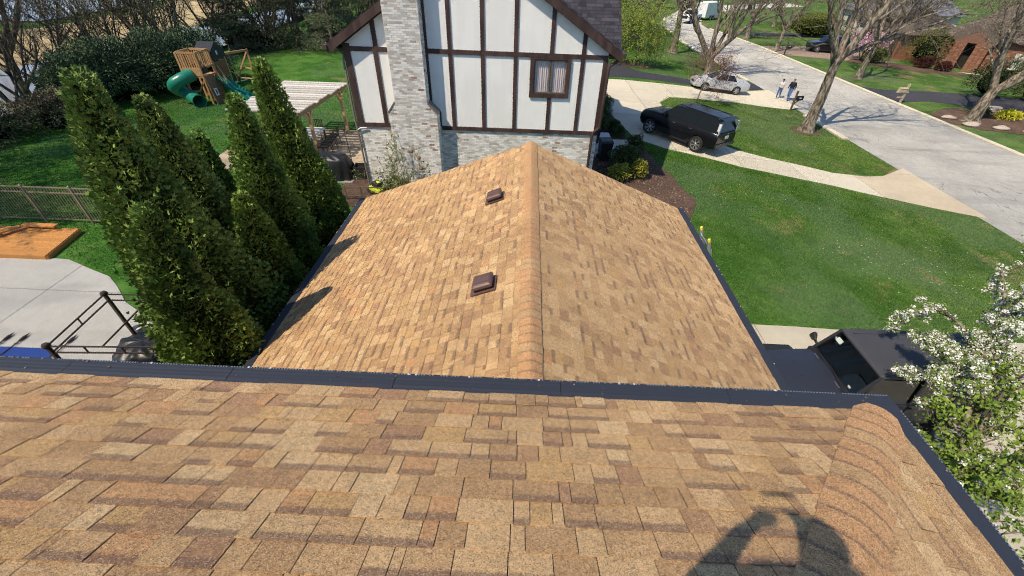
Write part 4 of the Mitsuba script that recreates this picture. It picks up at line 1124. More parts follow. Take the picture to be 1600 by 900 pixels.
# ---- bare street trees
def street_tree(name, lab, cat, base, trunk, r0, limbs, seed, levels=3, sp=.75, ratio=.62, twig=.006, haze=None, sides=(12, 8, 5, 3, 3), flare=True, droop=0.0, upt=.3, bud=None, nb=(6, 5, 6, 5)):
    """trunk: polyline from the base; limbs: explicit main limbs (polyline, radius), branching below"""
    t = thing(name, lab, cat)
    b = np.array([base[0], base[1], T(base[0])])
    r = np.random.default_rng(seed)
    tr = np.array(trunk, float) + b
    s = np.linspace(0, 1, 14)
    seg = np.r_[0, np.cumsum(np.linalg.norm(np.diff(tr, axis=0), axis=1))]; seg /= seg[-1]
    P = np.column_stack([np.interp(s, seg, tr[:, c]) for c in range(3)])
    R = r0 * (1 - .35 * s) * (1 + (.75 * np.exp(-s * 14) if flare else 0))
    P[:, :2] += (meshkit.noise(P * .8 + seed, seed)[:, None] - .5) * r0 * .35
    P[0, 2] -= .1
    lv0 = [(P, R, 0)]
    tops = [[], [], [], []]
    allv = [[] for _ in range(5)]
    for (pl, rl) in limbs:
        pl = np.array(pl, float) + b
        L = np.linalg.norm(np.diff(pl, axis=0), axis=1).sum()
        g = grow(seed * 31 + len(allv[0]), pl, rl, nb, levels, spread=sp, up=upt, ratio=ratio, droop=droop, first=.22)
        for k, lv in enumerate(g): allv[k] += lv
    m = MB()
    V, F = tubes(np.array([P]), np.array([R]), 14)
    m.raw(V, F)
    by = {}
    for q, rr_, _ in allv[0]: by.setdefault(len(q), []).append((q, rr_))
    for k, l in by.items():
        V, F = tubes(np.array([a for a, _ in l]), np.array([c for _, c in l]), 9); m.raw(V, F)
    m.add(t + '__trunk', 'm_bark', smooth=True)
    wood(t + '__crown', allv[1:], sides[1:], minr=twig)
    if bud:
        dens, sz, ca, cb_, jit = bud
        PP, DD = ends(allv, [len(g) - 1], r, dens, jit)
        k = r.random((len(PP), 1))
        V, F, C = leaf_cards(PP, DD + r.normal(size=PP.shape) * .8, sz * r.uniform(.6, 1.4, len(PP)), .5, np.array(ca) * (1 - k) + np.array(cb_) * k, seed + 9)
        put(t + '__buds', V, F, C)
    return t

def limbset(z0, fork, n, L, r0, seed, rise=1.0, out=.8):
    r = np.random.default_rng(seed); o = []
    for i in range(n):
        a = 2 * np.pi * (i + r.uniform(-.25, .25)) / n
        d = np.array([math.cos(a) * out, math.sin(a) * out, rise * r.uniform(.8, 1.3)])
        p = np.array([fork[0], fork[1], fork[2] - r.uniform(0, .25) * z0])
        pts = [p]
        for k in range(5):
            d = unit(d + r.normal(size=3) * .14 + np.array([0, 0, .10]))
            pts.append(pts[-1] + d * L * r.uniform(.8, 1.2) / 5)
        o.append((pts, r0 * r.uniform(.8, 1.1)))
    return o
BUD = (2, .10, (.20, .20, .10), (.30, .30, .15), .05)
street_tree('street_tree', 'large bare grey tree with a thick trunk on the lawn at the near kerb', 'tree', (19.46, 30.2), [(0, 0, 0), (.05, 0, 2), (.0, .05, 4.3)], .37,
            [([(0, .05, 4.0), (-.5, .2, 5.2), (-.75, .3, 6.6), (-1.4, .5, 8.4), (-2.0, .6, 10.5)], .20), ([(0, .05, 4.1), (.5, -.2, 5.6), (1.1, -.3, 7.2), (2.0, -.5, 9.2), (2.6, -.6, 11)], .22), ([(.02, .05, 4.2), (.15, .5, 6.0), (.3, .9, 8.0), (.4, 1.2, 10.5)], .21),
             ([(0, .05, 4.4), (1.6, .2, 5.3), (3.2, .3, 5.8), (4.8, .2, 6.4), (6.2, 0, 7.2)], .12), ([(-.2, 0, 4.6), (-1.4, -.8, 5.5), (-2.4, -1.4, 6.6), (-3.2, -1.8, 8.0)], .11)], 401, twig=.008, levels=3, droop=.05)
street_tree('street_tree', 'bare pale tree across the street behind the tan mailbox', 'tree', (33.8, 48.1), [(0, 0, 0), (.1, 0, 1.5), (.25, 0, 3.2)], .31,
            limbset(1.5, (.25, 0, 3.2), 5, 5.5, .16, 5), 402, twig=.010, levels=3)
street_tree('street_tree', 'thick leaning bare tree in the planted bed across the street', 'tree', (33.8, 34.0), [(0, 0, 0), (.1, .02, 1.2), (.25, .1, 2.2)], .46,
            [([(.2, .1, 2.0), (1.2, .2, 3.0), (2.6, .3, 4.2), (4.0, .4, 5.2)], .26), ([(.25, .1, 2.1), (.2, .8, 3.4), (.3, 1.8, 5.0), (.6, 2.6, 7.0)], .24), ([(.25, .1, 2.0), (1.0, -.6, 3.2), (1.6, -1.0, 5.0), (2.2, -1.4, 7.0)], .22), ([(.2, .1, 2.1), (-.3, .4, 4.0), (-.8, .5, 6.0), (-1.2, .6, 8.0)], .2),
             ([(.2, .1, 2.2), (.9, 1.6, 3.6), (1.8, 3.4, 4.6), (2.6, 5.2, 5.4)], .16)], 403, twig=.009, levels=3)
street_tree('street_tree', 'straight bare tree with a ring of mulch left of the street', 'tree', (17.5, 58.2), [(0, 0, 0), (.05, 0, 2), (-.05, .1, 4.2)], .42,
            limbset(1.2, (-.05, .1, 4.2), 6, 6.5, .2, 6), 404, twig=.011, levels=3)
street_tree('street_tree', 'bowl shaped bare tree with wide curving limbs behind the silver car', 'tree', (18.1, 46.6), [(0, 0, 0), (-.1, 0, .8), (-.25, .1, 1.6)], .46,
            [([(-.3, .1, 1.3), (-1.2, .2, 2.6), (-2.2, .3, 4.0), (-2.9, .3, 5.4), (-4.0, .4, 6.8), (-5.2, .5, 7.8)], .27), ([(-.2, .1, 1.5), (-.35, .3, 3.2), (-.3, .5, 5.0), (-.8, .6, 7.5)], .24), ([(-.2, .1, 1.5), (.9, .2, 2.8), (2.2, .3, 4.0), (3.6, .4, 5.0), (5.0, .4, 6.2)], .24),
             ([(-.2, .1, 1.5), (.6, .8, 3.0), (1.5, 1.5, 4.8), (2.2, 2, 6.8)], .2), ([(-.2, 0, 1.5), (.7, -.6, 3.0), (1.3, -1.0, 5.0), (1.6, -1.3, 7)], .2)], 405, twig=.010, levels=3)
street_tree('street_tree', 'slim pale tree with a low fork beside the brown paver drive', 'tree', (31.9, 62.6), [(0, 0, 0), (.2, 0, 1.3), (.3, 0, 2.4)], .27,
            limbset(.8, (.3, 0, 2.4), 5, 5.0, .13, 8), 406, twig=.011, levels=3, droop=.10)
street_tree('street_tree', 'bare tree on the far right verge before the bend in the street', 'tree', (32.2, 72.6), [(0, 0, 0), (0, 0, 2.6)], .33, limbset(1, (0, 0, 2.6), 6, 7.0, .17, 9), 407, twig=.012, levels=3)
street_tree('sapling', 'thin bare sapling on the lawn before the brick house', 'tree', (38.8, 51.8), [(0, 0, 0), (.1, 0, 1.2)], .07, limbset(.4, (.1, 0, 1.2), 4, 2.2, .04, 10, out=.5), 408, twig=.009, levels=2)
for i, (x, y, lab) in enumerate(((45.5, 62, 'bare tree rising before the roof of the brick house'), (53, 47, 'bare tree over the window of the brick house'), (47, 72, 'bare tree beside the grey roofed house far across the street'), (43.0, 88, 'bare tree by the street bend, far right'), (58, 60, 'bare tree behind the brick house'), (60, 44, 'bare tree at the right edge behind the planted bed'), (26, 112, 'bare tree beyond the end of the street'))):
    street_tree('garden_tree', lab, 'tree', (x, y), [(0, 0, 0), (.1, .1, 2.4)], .24, limbset(1, (.1, .1, 2.4), 6, 5.5, .14, 20 + i), 420 + i, twig=.013, levels=3, nb=(8, 6, 6), bud=(1, .13, (.16, .15, .08), (.24, .23, .12), .10))
# small red budding tree before the silver car
t = thing('red_bud_tree', 'small twiggy tree with dusky red buds in front of the silver car', 'tree')
b = np.array([13.15, 34.65, T(13.15)])
g = grow(430, [b, b + [.05, -.02, .7], b + [.25, -.05, 1.5], b + [.45, 0, 2.3]], .055, (11, 7, 7), 3, spread=1.05, up=.12, ratio=.72, first=.45)
wood(t + '__trunk', g[:1], [7]); wood(t + '__crown', g[1:], [4, 3, 3], minr=.005)
r = np.random.default_rng(431)
P, D = ends(g, [2, 3], r, 7, .04)
k = r.random((len(P), 1))
V, F, C = leaf_cards(P, D + r.normal(size=P.shape), .065 * r.uniform(.6, 1.4, len(P)), .6, np.array([.12, .045, .042]) * (1 - k) + np.array([.26, .12, .105]) * k, 432)
put(t + '__buds', V, F, C)
# weeping fresh-green tree in its mulch ring
t = thing('weeping_tree', 'small umbrella shaped tree in fresh yellow-green leaf in a mulch ring', 'tree')
b = np.array([10.6, 46.8, T(10.6)])
g = grow(440, [b, b + [.1, 0, 1.0], b + [.05, .05, 2.4]], .10, (14, 9, 7), 3, spread=1.15, up=.22, ratio=.98, first=.55, droop=.28)
wood(t + '__trunk', g[:1], [8]); wood(t + '__crown', g[1:], [5, 3, 3], minr=.006)
r = np.random.default_rng(441)
P, D = ends(g, [2, 3], r, 22, .09)
k = np.clip(meshkit.noise(P * 1.8, 3)[:, None] * 1.2 - .1 + r.normal(size=(len(P), 1)) * .15, 0, 1)
V, F, C = leaf_cards(P, D * .6 + [0, 0, -.5] + r.normal(size=P.shape) * .6, .12 * r.uniform(.6, 1.4, len(P)), .4, np.array([.13, .21, .025]) * (1 - k) + np.array([.34, .43, .07]) * k, 442)
put(t + '__leaves', V, F, C)
for i, (x, y, s, lab) in enumerate(((9.9, 55.5, (2.6, 2.4, 2.6), 'tall fresh-green bush behind the weeping tree'), (12.6, 60, (2.4, 2.2, 2.0), 'fresh-green bush farther back, left of the straight tree'))):
    shrub('green_bush', lab, 'bush', (x, y, s[2] * .8 + T(x)), s, 5200, .20, (.05, .09, .015), (.22, .29, .05), 450 + i, gap=.35)
for i, (x, y) in enumerate(((8.5, 66), (13.5, 68.5), (17.6, 73), (11, 76), (19, 80))):
    street_tree('garden_tree', ['bare twiggy tree right of the shingled roof', 'bare twiggy tree left of the far street', 'bare twiggy tree at the outer side of the street bend', 'bare twiggy tree farther behind the fresh-green bushes', 'bare twiggy tree beside the far asphalt drive'][i], 'tree', (x, y), [(0, 0, 0), (0, 0, 1.6)], .2, limbset(1, (0, 0, 1.6), 6, 5.0, .11, 60 + i, out=1.0), 460 + i, twig=.013, levels=3, bud=(1, .12, (.15, .13, .07), (.22, .19, .11), .08))
# clipped hedge, magnolia, bushes by the brick house
shrub('hedge', 'long yellow-green clipped hedge behind the parked dark car', 'hedge', (43.5, 76.5, .2), (5.2, 1.5, 1.7), 5200, .22, (.05, .075, .012), (.17, .19, .035), 470, gap=.6)
t = thing('magnolia', 'magnolia covered in pink blossom beside the parked dark car', 'tree')
b = np.array([39.9, 57.9, -1.0])
lv = None
r = np.random.default_rng(480)
G_ = []
for i in range(6):
    a = i * 1.05; d = np.array([math.cos(a) * .5, math.sin(a) * .5, 1.0])
    G_.append(grow(481 + i, [b + d * .05, b + d * 1.0, b + d * 2.0 + [.1, 0, .1]], .06, (6, 5), 2, spread=.8, up=.2, ratio=.6))
lv = [sum((g[k] for g in G_), []) for k in range(3)]
wood(t + '__trunk', lv[:1], [6]); wood(t + '__crown', lv[1:], [4, 3], minr=.009)
P, D = ends(lv, [1, 2], r, 13, .10)
k = r.random((len(P), 1))
V, F, C = leaf_cards(P, D + r.normal(size=P.shape), .20 * r.uniform(.6, 1.3, len(P)), .6, np.array([.36, .19, .27]) * (1 - k) + np.array([.66, .50, .55]) * k, 482)
put(t + '__blossom', V, F, C)
for i, (x, y, s, a, lab) in enumerate(((40.6, 56.6, (1.3, 1.1, .9), 0, 'low green bush at the foot of the magnolia'), (46.0, 56.6, (2.2, 1.8, 2.2), 1, 'large olive bush before the dark doorway wing of the brick house'), (44.9, 54.6, (.8, .7, .6), 2, 'low dark red bush on the front walk edge'), (46.1, 53.2, (.7, .6, .5), 2, 'second low dark red bush by the front walk'), (52.0, 49.4, (1.3, 1.2, 1.4), 0, 'round green bush under the window of the brick house'), (41.2, 41.8, (1.9, 1.8, 1.7), 3, 'round dark conifer bush beside the leaning tree'), (44.5, 40.9, (1.6, 1.2, 1.0), 0, 'green bush at the right edge beyond the asphalt drive'), (49, 44.2, (1.8, 1.2, .9), 0, 'far right low green bush before the brick house'))):
    cc = [((.03, .05, .012), (.12, .15, .04)), ((.06, .075, .02), (.17, .18, .06)), ((.03, .012, .010), (.09, .035, .03)), ((.018, .034, .014), (.06, .085, .035))][a]
    shrub('garden_bush', lab, 'bush', (x, y, s[2] * .7 - 1), s, 2400, .17, cc[0], cc[1], 490 + i, gap=.5)
# planted bed across the street: stones and spring flowers
r = np.random.default_rng(500)
for i, (x, y, s) in enumerate(((33.0, 32.9, .6), (34.6, 32.3, .55), (32.6, 34.6, .5), (36.6, 31.9, .75), (38.4, 31.4, .7), (38.0, 37.4, .9), (40.8, 32.4, .6))):
    m = trimesh.creation.icosphere(2)
    k = .7 + .6 * meshkit.noise(m.vertices * 1.6 + i, i)
    t = MB((.46, .40, .34)).raw(m.vertices * np.array([s, s * .6, s * .32]) * k[:, None] + [x, y, -.9], m.faces).add('garden_stone', 'm_vc', vc=True, smooth=True)
    tag(t, ['flat pale stone at the foot of the leaning tree', 'flat pale stone right of the leaning trunk', 'pale stone left of the leaning trunk', 'rounded stone in the middle of the planted bed', 'larger rounded stone right of the middle of the bed', 'long grey stone at the back of the planted bed', 'stone at the right end of the planted bed'][i], 'stone')
for i, (x, y, c1, lab) in enumerate(((37.2, 34.8, (.62, .60, .03), 'clump of bright yellow spring flowers in the planted bed'), (39.3, 34.0, (.46, .50, .05), 'second clump of yellow-green flowers in the planted bed'), (40.5, 34.6, (.16, .24, .06), 'clump of green leaves in the planted bed'), (35.6, 35.6, (.05, .09, .03), 'dark green low plant behind the leaning trunk'))):
    shrub('flower_clump', lab, 'flowers', (x, y, -.72), (.85, .6, .38), 1100, .12, tuple(q * .5 for q in c1), c1, 510 + i, gap=.3)

# ---- the thicket along the pond and behind the back lawn
r = np.random.default_rng(520)
WHERE = ['between the pond and the left end of the dark hedge', 'behind the leftmost hedge bush', 'behind the second hedge bush, before the dry bank', 'behind the middle of the dark hedge', 'left of the big forked tree by the pond', 'right of the big forked tree by the pond', 'behind the dark canopy of the play tower', 'above the play tower, at the water',
         'behind the swing beam', 'between two shaggy pines', 'behind the pergola lawn', 'above the left eave of the timbered house', 'close left of the timbered house roof', 'half hidden by the timbered house gable', 'hidden mostly by the timbered house']
spots = [(-34.2, 24.0), (-33.4, 27.5), (-32.8, 31.0), (-32.2, 34.5), (-31.6, 38.0), (-31.2, 41.2), (-30.6, 44.4), (-29.4, 47.2), (-26.8, 48.6), (-24.2, 50.0), (-21.4, 51.2), (-18.6, 52.4), (-15.8, 53.0), (-13.0, 54.0), (-10.2, 54.8), (-22.8, 54), (-17, 56.5), (-11.6, 58.5), (-28, 52.5), (-32, 49.5), (-7, 56.5), (-35.0, 20.5), (-33.6, 22.4), (-33.9, 29.2), (-32.6, 36.2), (-31.8, 43.0), (-27.5, 50.6), (-23, 51.8), (-19.8, 54.2), (-25, 47.6), (-21.5, 49.2), (-30.2, 51.5)]
for i, (x, y) in enumerate(spots):
    h = r.uniform(2.0, 3.2)
    g_ = i in (3, 4, 9, 12, 16, 24, 26, 29)
    k = 'leafing' if g_ else 'bare'
    t = street_tree('thicket_tree', 'thicket tree in first olive-green leaf along the back of the garden' if g_ else 'bare brown multi-stemmed tree of the thicket along the pond and back lawn', 'tree', (x + r.normal() * .3, y + r.normal() * .3), [(0, 0, 0), (r.normal() * .1, r.normal() * .1, .7)], .16,
                limbset(.5, (0, 0, .7), 5, r.uniform(5.4, 7.2), .10, 600 + i, out=.62), 620 + i, twig=.009, levels=3, nb=(6, 5, 5),
                bud=(4, .13, (.075, .10, .03), (.17, .20, .07), .12) if g_ else (2, .10, (.085, .085, .045), (.15, .145, .08), .10))
    if i < len(WHERE): labels[t]['label'] = ('thicket tree in first olive-green leaf ' if g_ else 'bare brown multi-stemmed tree ') + WHERE[i]
    else: labels[t]['group'] = 'leafing trees of the thicket' if g_ else 'bare trees of the thicket'
street_tree('old_tree', 'big dark forked tree leaning beside the pond, behind the hedge', 'tree', (-32.6, 40.2), [(0, 0, 0), (-.2, 0, 1.6), (-.6, .1, 3.0)], .42,
            [([(-.5, .1, 2.4), (-1.6, .2, 4.2), (-3.2, .3, 6.0), (-5.0, .4, 7.6)], .24), ([(-.55, .1, 2.9), (-.5, .3, 5.0), (-.2, .5, 7.5), (0, .6, 10)], .28), ([(-.55, .1, 2.8), (.6, .2, 4.6), (1.8, .3, 6.8)], .18)], 660, twig=.009, levels=3)
street_tree('old_tree', 'tall bare tree whose limbs arch over the top left corner', 'tree', (-36.0, 31.0), [(0, 0, 0), (.1, 0, 2.0), (.3, .2, 3.8)], .34, limbset(1, (.3, .2, 3.8), 6, 7, .2, 661, out=1.0), 662, twig=.010, levels=3)
# pines at the back right of the garden
def pine(x, y, h, R, seed, lab):
    t = thing('pine_tree', lab, 'tree')
    r = np.random.default_rng(seed)
    b = np.array([x, y, T(x)])
    tr = [(np.array([b + [0, 0, h * s] for s in np.linspace(0, 1, 8)]), np.linspace(.22, .05, 8), h)]
    lv, P, D = [], [], []
    for i in range(70):
        s = r.uniform(.06, .98); a = r.uniform(0, 6.283); L = R * (1 - s) ** .7 * r.uniform(.6, 1.1) + .3
        d = np.array([math.cos(a), math.sin(a), r.uniform(-.12, .2)])
        p = b + [0, 0, h * s]
        q = np.array([p + d * L * k + [0, 0, -.25 * L * k * k + .18 * L * k ** 3] for k in np.linspace(0, 1, 6)])
        lv.append((q, np.linspace(.045, .012, 6), L))
        for _ in range(int(70 * L / R) + 12):
            k = r.uniform(.25, 1.02); w = (1 - abs(k - .6)) * .42 * L ** .5
            side = np.array([-d[1], d[0], 0])
            P.append(p + d * L * k + [0, 0, -.25 * L * k * k + .18 * L * k ** 3] + side * r.normal() * w + [0, 0, r.normal() * .06]); D.append(d + side * r.normal() * .8 + [0, 0, .35 * abs(r.normal())])
    wood(t + '__trunk', [tr], [8]); wood(t + '__limbs', [lv], [4])
    P, D = np.array(P), np.array(D); n = len(P)
    P = np.repeat(P, 4, axis=0) + r.normal(size=(4 * n, 3)) * .05; D = np.repeat(D, 4, axis=0) + r.normal(size=(4 * n, 3)) * .5
    k = np.clip(meshkit.noise(P * .9, seed)[:, None] + r.normal(size=(4 * n, 1)) * .18, 0, 1)
    V, F, C = leaf_cards(P, D, .26 * r.uniform(.6, 1.3, 4 * n), .16, np.array([.050, .076, .042]) * (1 - k) + np.array([.20, .235, .135]) * k, seed)
    put(t + '__crown', V, F, C)
pine(-19.6, 47.5, 7.5, 3.2, 671, 'shaggy grey-green pine behind the pergola lawn, nearest of the pines')
pine(-23.8, 49.5, 8.0, 3.4, 672, 'shaggy pine in the thicket above the swing beam')
pine(-16.4, 51.5, 8.0, 3.2, 673, 'shaggy pine close to the left roof edge of the timbered house')
pine(-28.6, 46.0, 7.0, 3.0, 674, 'shaggy pine behind the dark hedge, left of the others')
shrub('thicket_undergrowth', 'low tangled undergrowth at the foot of the thicket, left part', 'undergrowth', (-28, 47.0, .7), (5.5, 2.2, 2.2), 7200, .17, (.045, .045, .028), (.14, .13, .085), 680, gap=.4)
shrub('thicket_undergrowth', 'low tangled undergrowth at the foot of the thicket, right part', 'undergrowth', (-19.5, 51.0, .7), (5.5, 2.2, 2.4), 7600, .17, (.045, .045, .028), (.14, .13, .085), 681, gap=.4)
# beyond the water
for i, (x, y) in enumerate(((-63, 22), (-65, 36), (-67, 50), (-66, 76), (-70, 92), (-75, 60), (-74, 42), (-60, 104), (-46, 128), (-30, 118), (-14, 112), (-2, 108), (-38, 96), (-26, 84), (-14, 78), (-4, 74), (-20, 98), (-8, 92))):
    street_tree('far_tree', 'bare grey-brown tree far off beyond the pond and the thicket', 'tree', (x, y), [(0, 0, 0), (0, 0, 1.8)], .26, limbset(1, (0, 0, 1.8), 6, 7.5, .15, 700 + i % 6, out=.9), 720 + i % 6, twig=.020, levels=3, nb=(6, 5, 4), bud=(1, .22, (.09, .085, .05), (.16, .145, .08), .15))
    labels['far_tree' + (f'_{i:03d}' if i else '')]['group'] = 'bare trees far beyond the pond'
# trees beyond the left edge that throw their shade across the back lawn
for i, (x, y, lab) in enumerate(((-26.5, 9.5, 'leafing tree at the left, its shade on the back lawn'), (-31, 15.5, 'leafing tree left of the frame near the pond'), (-34, 8, 'leafing tree left of the frame by the water'))):
    street_tree('shade_tree', lab, 'tree', (x, y), [(0, 0, 0), (0, 0, 2.4)], .25, limbset(1, (0, 0, 2.4), 6, 6.5, .15, 740 + i), 750 + i, twig=.01, levels=3, bud=(7, .17, (.06, .09, .02), (.14, .18, .05), .15))

# ---- the pear tree in blossom, lower right
t = thing('pear_tree', 'pear tree with white blossom and fresh green leaves in the lower right', 'tree')
r = np.random.default_rng(801)
b = np.array([7.15, 3.45, 0.0])
tr = np.array([b, b + [.05, .0, .8], b + [-.05, .05, 1.4], b + [.0, .1, 1.9]])
W_ = lambda *q: [np.array(v) - b for v in q]
limbs = [(W_((7.15, 3.55, 1.8), (7.9, 4.6, 2.55), (8.4, 5.7, 2.9), (8.5, 6.4, 3.0), (8.2, 6.5, 3.0), (7.85, 6.4, 2.97)), .05),
         (W_((7.15, 3.55, 1.7), (8.2, 5.0, 2.9), (8.9, 6.1, 3.5), (9.15, 6.8, 3.85)), .055), (W_((8.6, 5.6, 3.2), (9.3, 6.2, 3.5), (10.0, 6.8, 3.5)), .04),
         (W_((7.15, 3.55, 1.6), (7.5, 4.6, 2.3), (7.5, 4.9, 2.4), (7.32, 5.15, 2.5)), .035), (W_((7.15, 3.55, 1.7), (7.7, 4.6, 2.6), (8.6, 5.2, 3.0), (9.0, 5.3, 3.2)), .045),
         (W_((7.7, 4.7, 2.5), (8.0, 5.4, 2.7), (7.7, 5.8, 2.75)), .03),
         (W_((7.15, 3.5, 1.5), (6.9, 3.9, 1.9), (6.8, 4.2, 2.0)), .04), (W_((7.15, 3.5, 1.7), (7.3, 4.0, 2.3), (7.25, 4.5, 2.5)), .04), (W_((7.15, 3.5, 1.8), (7.2, 3.4, 2.5), (7.2, 3.3, 3.1)), .05),
         (W_((7.15, 3.5, 1.6), (6.8, 3.0, 2.0), (6.45, 2.4, 2.4)), .045), (W_((7.15, 3.5, 1.7), (7.7, 3.7, 2.2), (8.2, 3.9, 2.5)), .045), (W_((7.15, 3.5, 1.7), (7.6, 3.1, 2.3), (8.0, 2.7, 2.7)), .045), (W_((7.15, 3.5, 1.9), (6.8, 3.4, 2.5), (6.6, 3.2, 2.8)), .04), (W_((7.15, 3.5, 1.8), (7.5, 4.1, 2.5), (7.9, 4.5, 2.9)), .04)]
allv = [[], [], [], []]
for i, (pl, rl) in enumerate(limbs):
    L0 = np.linalg.norm(np.diff(np.array(pl), axis=0), axis=1).sum()
    g = grow(810 + i, np.array(pl) + b, rl, (10, 5), 2, spread=.95, up=.10, ratio=.20 + .26 / (.6 + L0), first=.15, wob=.22)
    for k, lvl in enumerate(g): allv[k] += lvl
m = MB(); V, F = tubes(np.array([np.column_stack([np.interp(np.linspace(0, 3, 9), range(4), tr[:, c]) for c in range(3)])]), np.array([np.linspace(.10, .05, 9)]), 10); m.raw(V, F)
for q, rr_, _ in allv[0]:
    V, F = tubes(np.array([q]), np.array([rr_]), 7); m.raw(V, F)
m.add(t + '__trunk', 'm_bark', smooth=True)
wood(t + '__crown', allv[1:], [4, 3], minr=.0035)
# where blossom and where leaf: blossom on the outer, far and upper boughs, leaves on the near, lower ones
def field(P):
    q = P - b
    return (P[:, 1] - 4.75) * .9 + .5 + (meshkit.noise(P * 1.6, 31) - .5) * .7
P, D = ends(allv, [0, 1, 2], r, 9, .03)
for pts, R_, L_ in allv[0]:
    q = np.array([pts[0] * (1 - s_) + pts[-1] * s_ for s_ in ()]).reshape(-1, 3)
    w_ = np.concatenate([np.linspace(a_, b_, 14) for a_, b_ in zip(pts[:-1], pts[1:])])
    P = np.vstack([P, w_ + r.normal(size=w_.shape) * .05]); D = np.vstack([D, r.normal(size=w_.shape)])
fl = field(P)
pl_ = P[(fl < .66) & (meshkit.noise(P * 3.1, 77) > .44) & (r.random(len(P)) < .8)]
pl_ = np.repeat(pl_, 2, axis=0) + r.normal(size=(2 * len(pl_), 3)) * .045
k = np.clip(meshkit.noise(pl_ * 2.5, 41)[:, None] * .9 + r.normal(size=(len(pl_), 1)) * .2, 0, 1)
V, F, C = leaf_cards(pl_, r.normal(size=pl_.shape) + [0, 0, .35], 0.075 * r.uniform(.6, 1.3, len(pl_)), .62, np.array([.085, .155, .022]) * (1 - k) + np.array([.25, .345, .055]) * k, 842)
put(t + '__leaves', V, F, C)
pf = P[(fl > .42) & (r.random(len(P)) < np.clip((fl - .2) * 1.3, .25, 1.0))]
extra = P[(fl < .2) & (r.random(len(P)) < .022)]
cl = np.vstack([pf, extra])
cl = cl[r.random(len(cl)) < .55]
n = 13
cc = np.repeat(cl, n, axis=0); dirs = unit(r.normal(size=cc.shape))
pp = cc + dirs * (.052 * r.random((len(cc), 1)) ** .5)
# each flower: a small cupped five-petal disc
side = unit(np.cross(dirs, r.normal(size=dirs.shape))); s2 = np.cross(dirs, side)
V5, F5, base = [pp[:, None]], [], 0
an = np.arange(5) * 2 * np.pi / 5
ring = pp[:, None] + (np.cos(an)[None, :, None] * side[:, None] + np.sin(an)[None, :, None] * s2[:, None]) * (.0165 * r.uniform(.8, 1.2, (len(pp), 1, 1))) + dirs[:, None] * .005
Vf = np.concatenate([pp[:, None], ring], 1).reshape(-1, 3)
i = np.arange(len(pp))[:, None] * 6
Ff = np.vstack([i + [0, j + 1, (j + 1) % 5 + 1] for j in range(5)])
colr = np.array([.80, .80, .76]) * r.uniform(.88, 1.0, (len(pp), 1))
put(t + '__blossom', Vf, Ff, np.repeat(colr, 6, axis=0))
# young leaves among the blossom
yl = np.repeat(cl, 9, axis=0) + r.normal(size=(9 * len(cl), 3)) * .05
V, F, C = leaf_cards(yl, r.normal(size=yl.shape) + [0, 0, .5], .05 * r.uniform(.6, 1.3, len(yl)), .5, np.array([.16, .23, .05]) * r.uniform(.7, 1.35, (len(yl), 1)), 843)
put(t + '__young_leaves', V, F, C)
# ================================================================== VEHICLES
# every vehicle is built along +x (front), y to its left, z up, then turned into place
def loft(stations, caps=True):
    """stations: list of closed sections (k,3) -> (V, F)"""
    S = np.array(stations, float); m, k, _ = S.shape
    V = S.reshape(-1, 3); F = []
    for i in range(m - 1):
        for j in range(k):
            F.append([i * k + j, i * k + (j + 1) % k, (i + 1) * k + (j + 1) % k, (i + 1) * k + j])
    F = np.array(F); F = np.vstack([F[:, [0, 1, 2]], F[:, [0, 2, 3]]])
    if caps:
        c0, c1 = len(V), len(V) + 1
        V = np.vstack([V, S[0].mean(0), S[-1].mean(0)])
        F = np.vstack([F, [[c0, (j + 1) % k, j] for j in range(k)], [[c1, (m - 1) * k + j, (m - 1) * k + (j + 1) % k] for j in range(k)]])
    return V, F

def section(x, z0, z1, w0, w1, wm=None, r=.12, zm=None):
    """car-body section at x: rounded sides, widest (wm) at zm"""
    wm = wm or max(w0, w1) + .02; zm = zm if zm is not None else z0 + (z1 - z0) * .55
    half = [(w0 * .8, z0), (w0, z0 + r * .6), (wm, zm - .12), (wm, zm + .02), (wm - .015, zm + (z1 - zm) * .55), (w1 + .01, z1 - r * .55), (w1 - r * .35, z1 - r * .15), (w1 - r, z1), (w1 * .45, z1 + .012)]
    pts = [(x, w, z) for w, z in half] + [(x, -w, z) for w, z in half[::-1]]
    return pts

def solid(V, F):
    m = trimesh.Trimesh(V, F, process=True)
    if m.volume < 0: m.invert()
    q = m3.Manifold(m3.Mesh(np.asarray(m.vertices, np.float32), np.asarray(m.faces, np.uint32)))
    return q

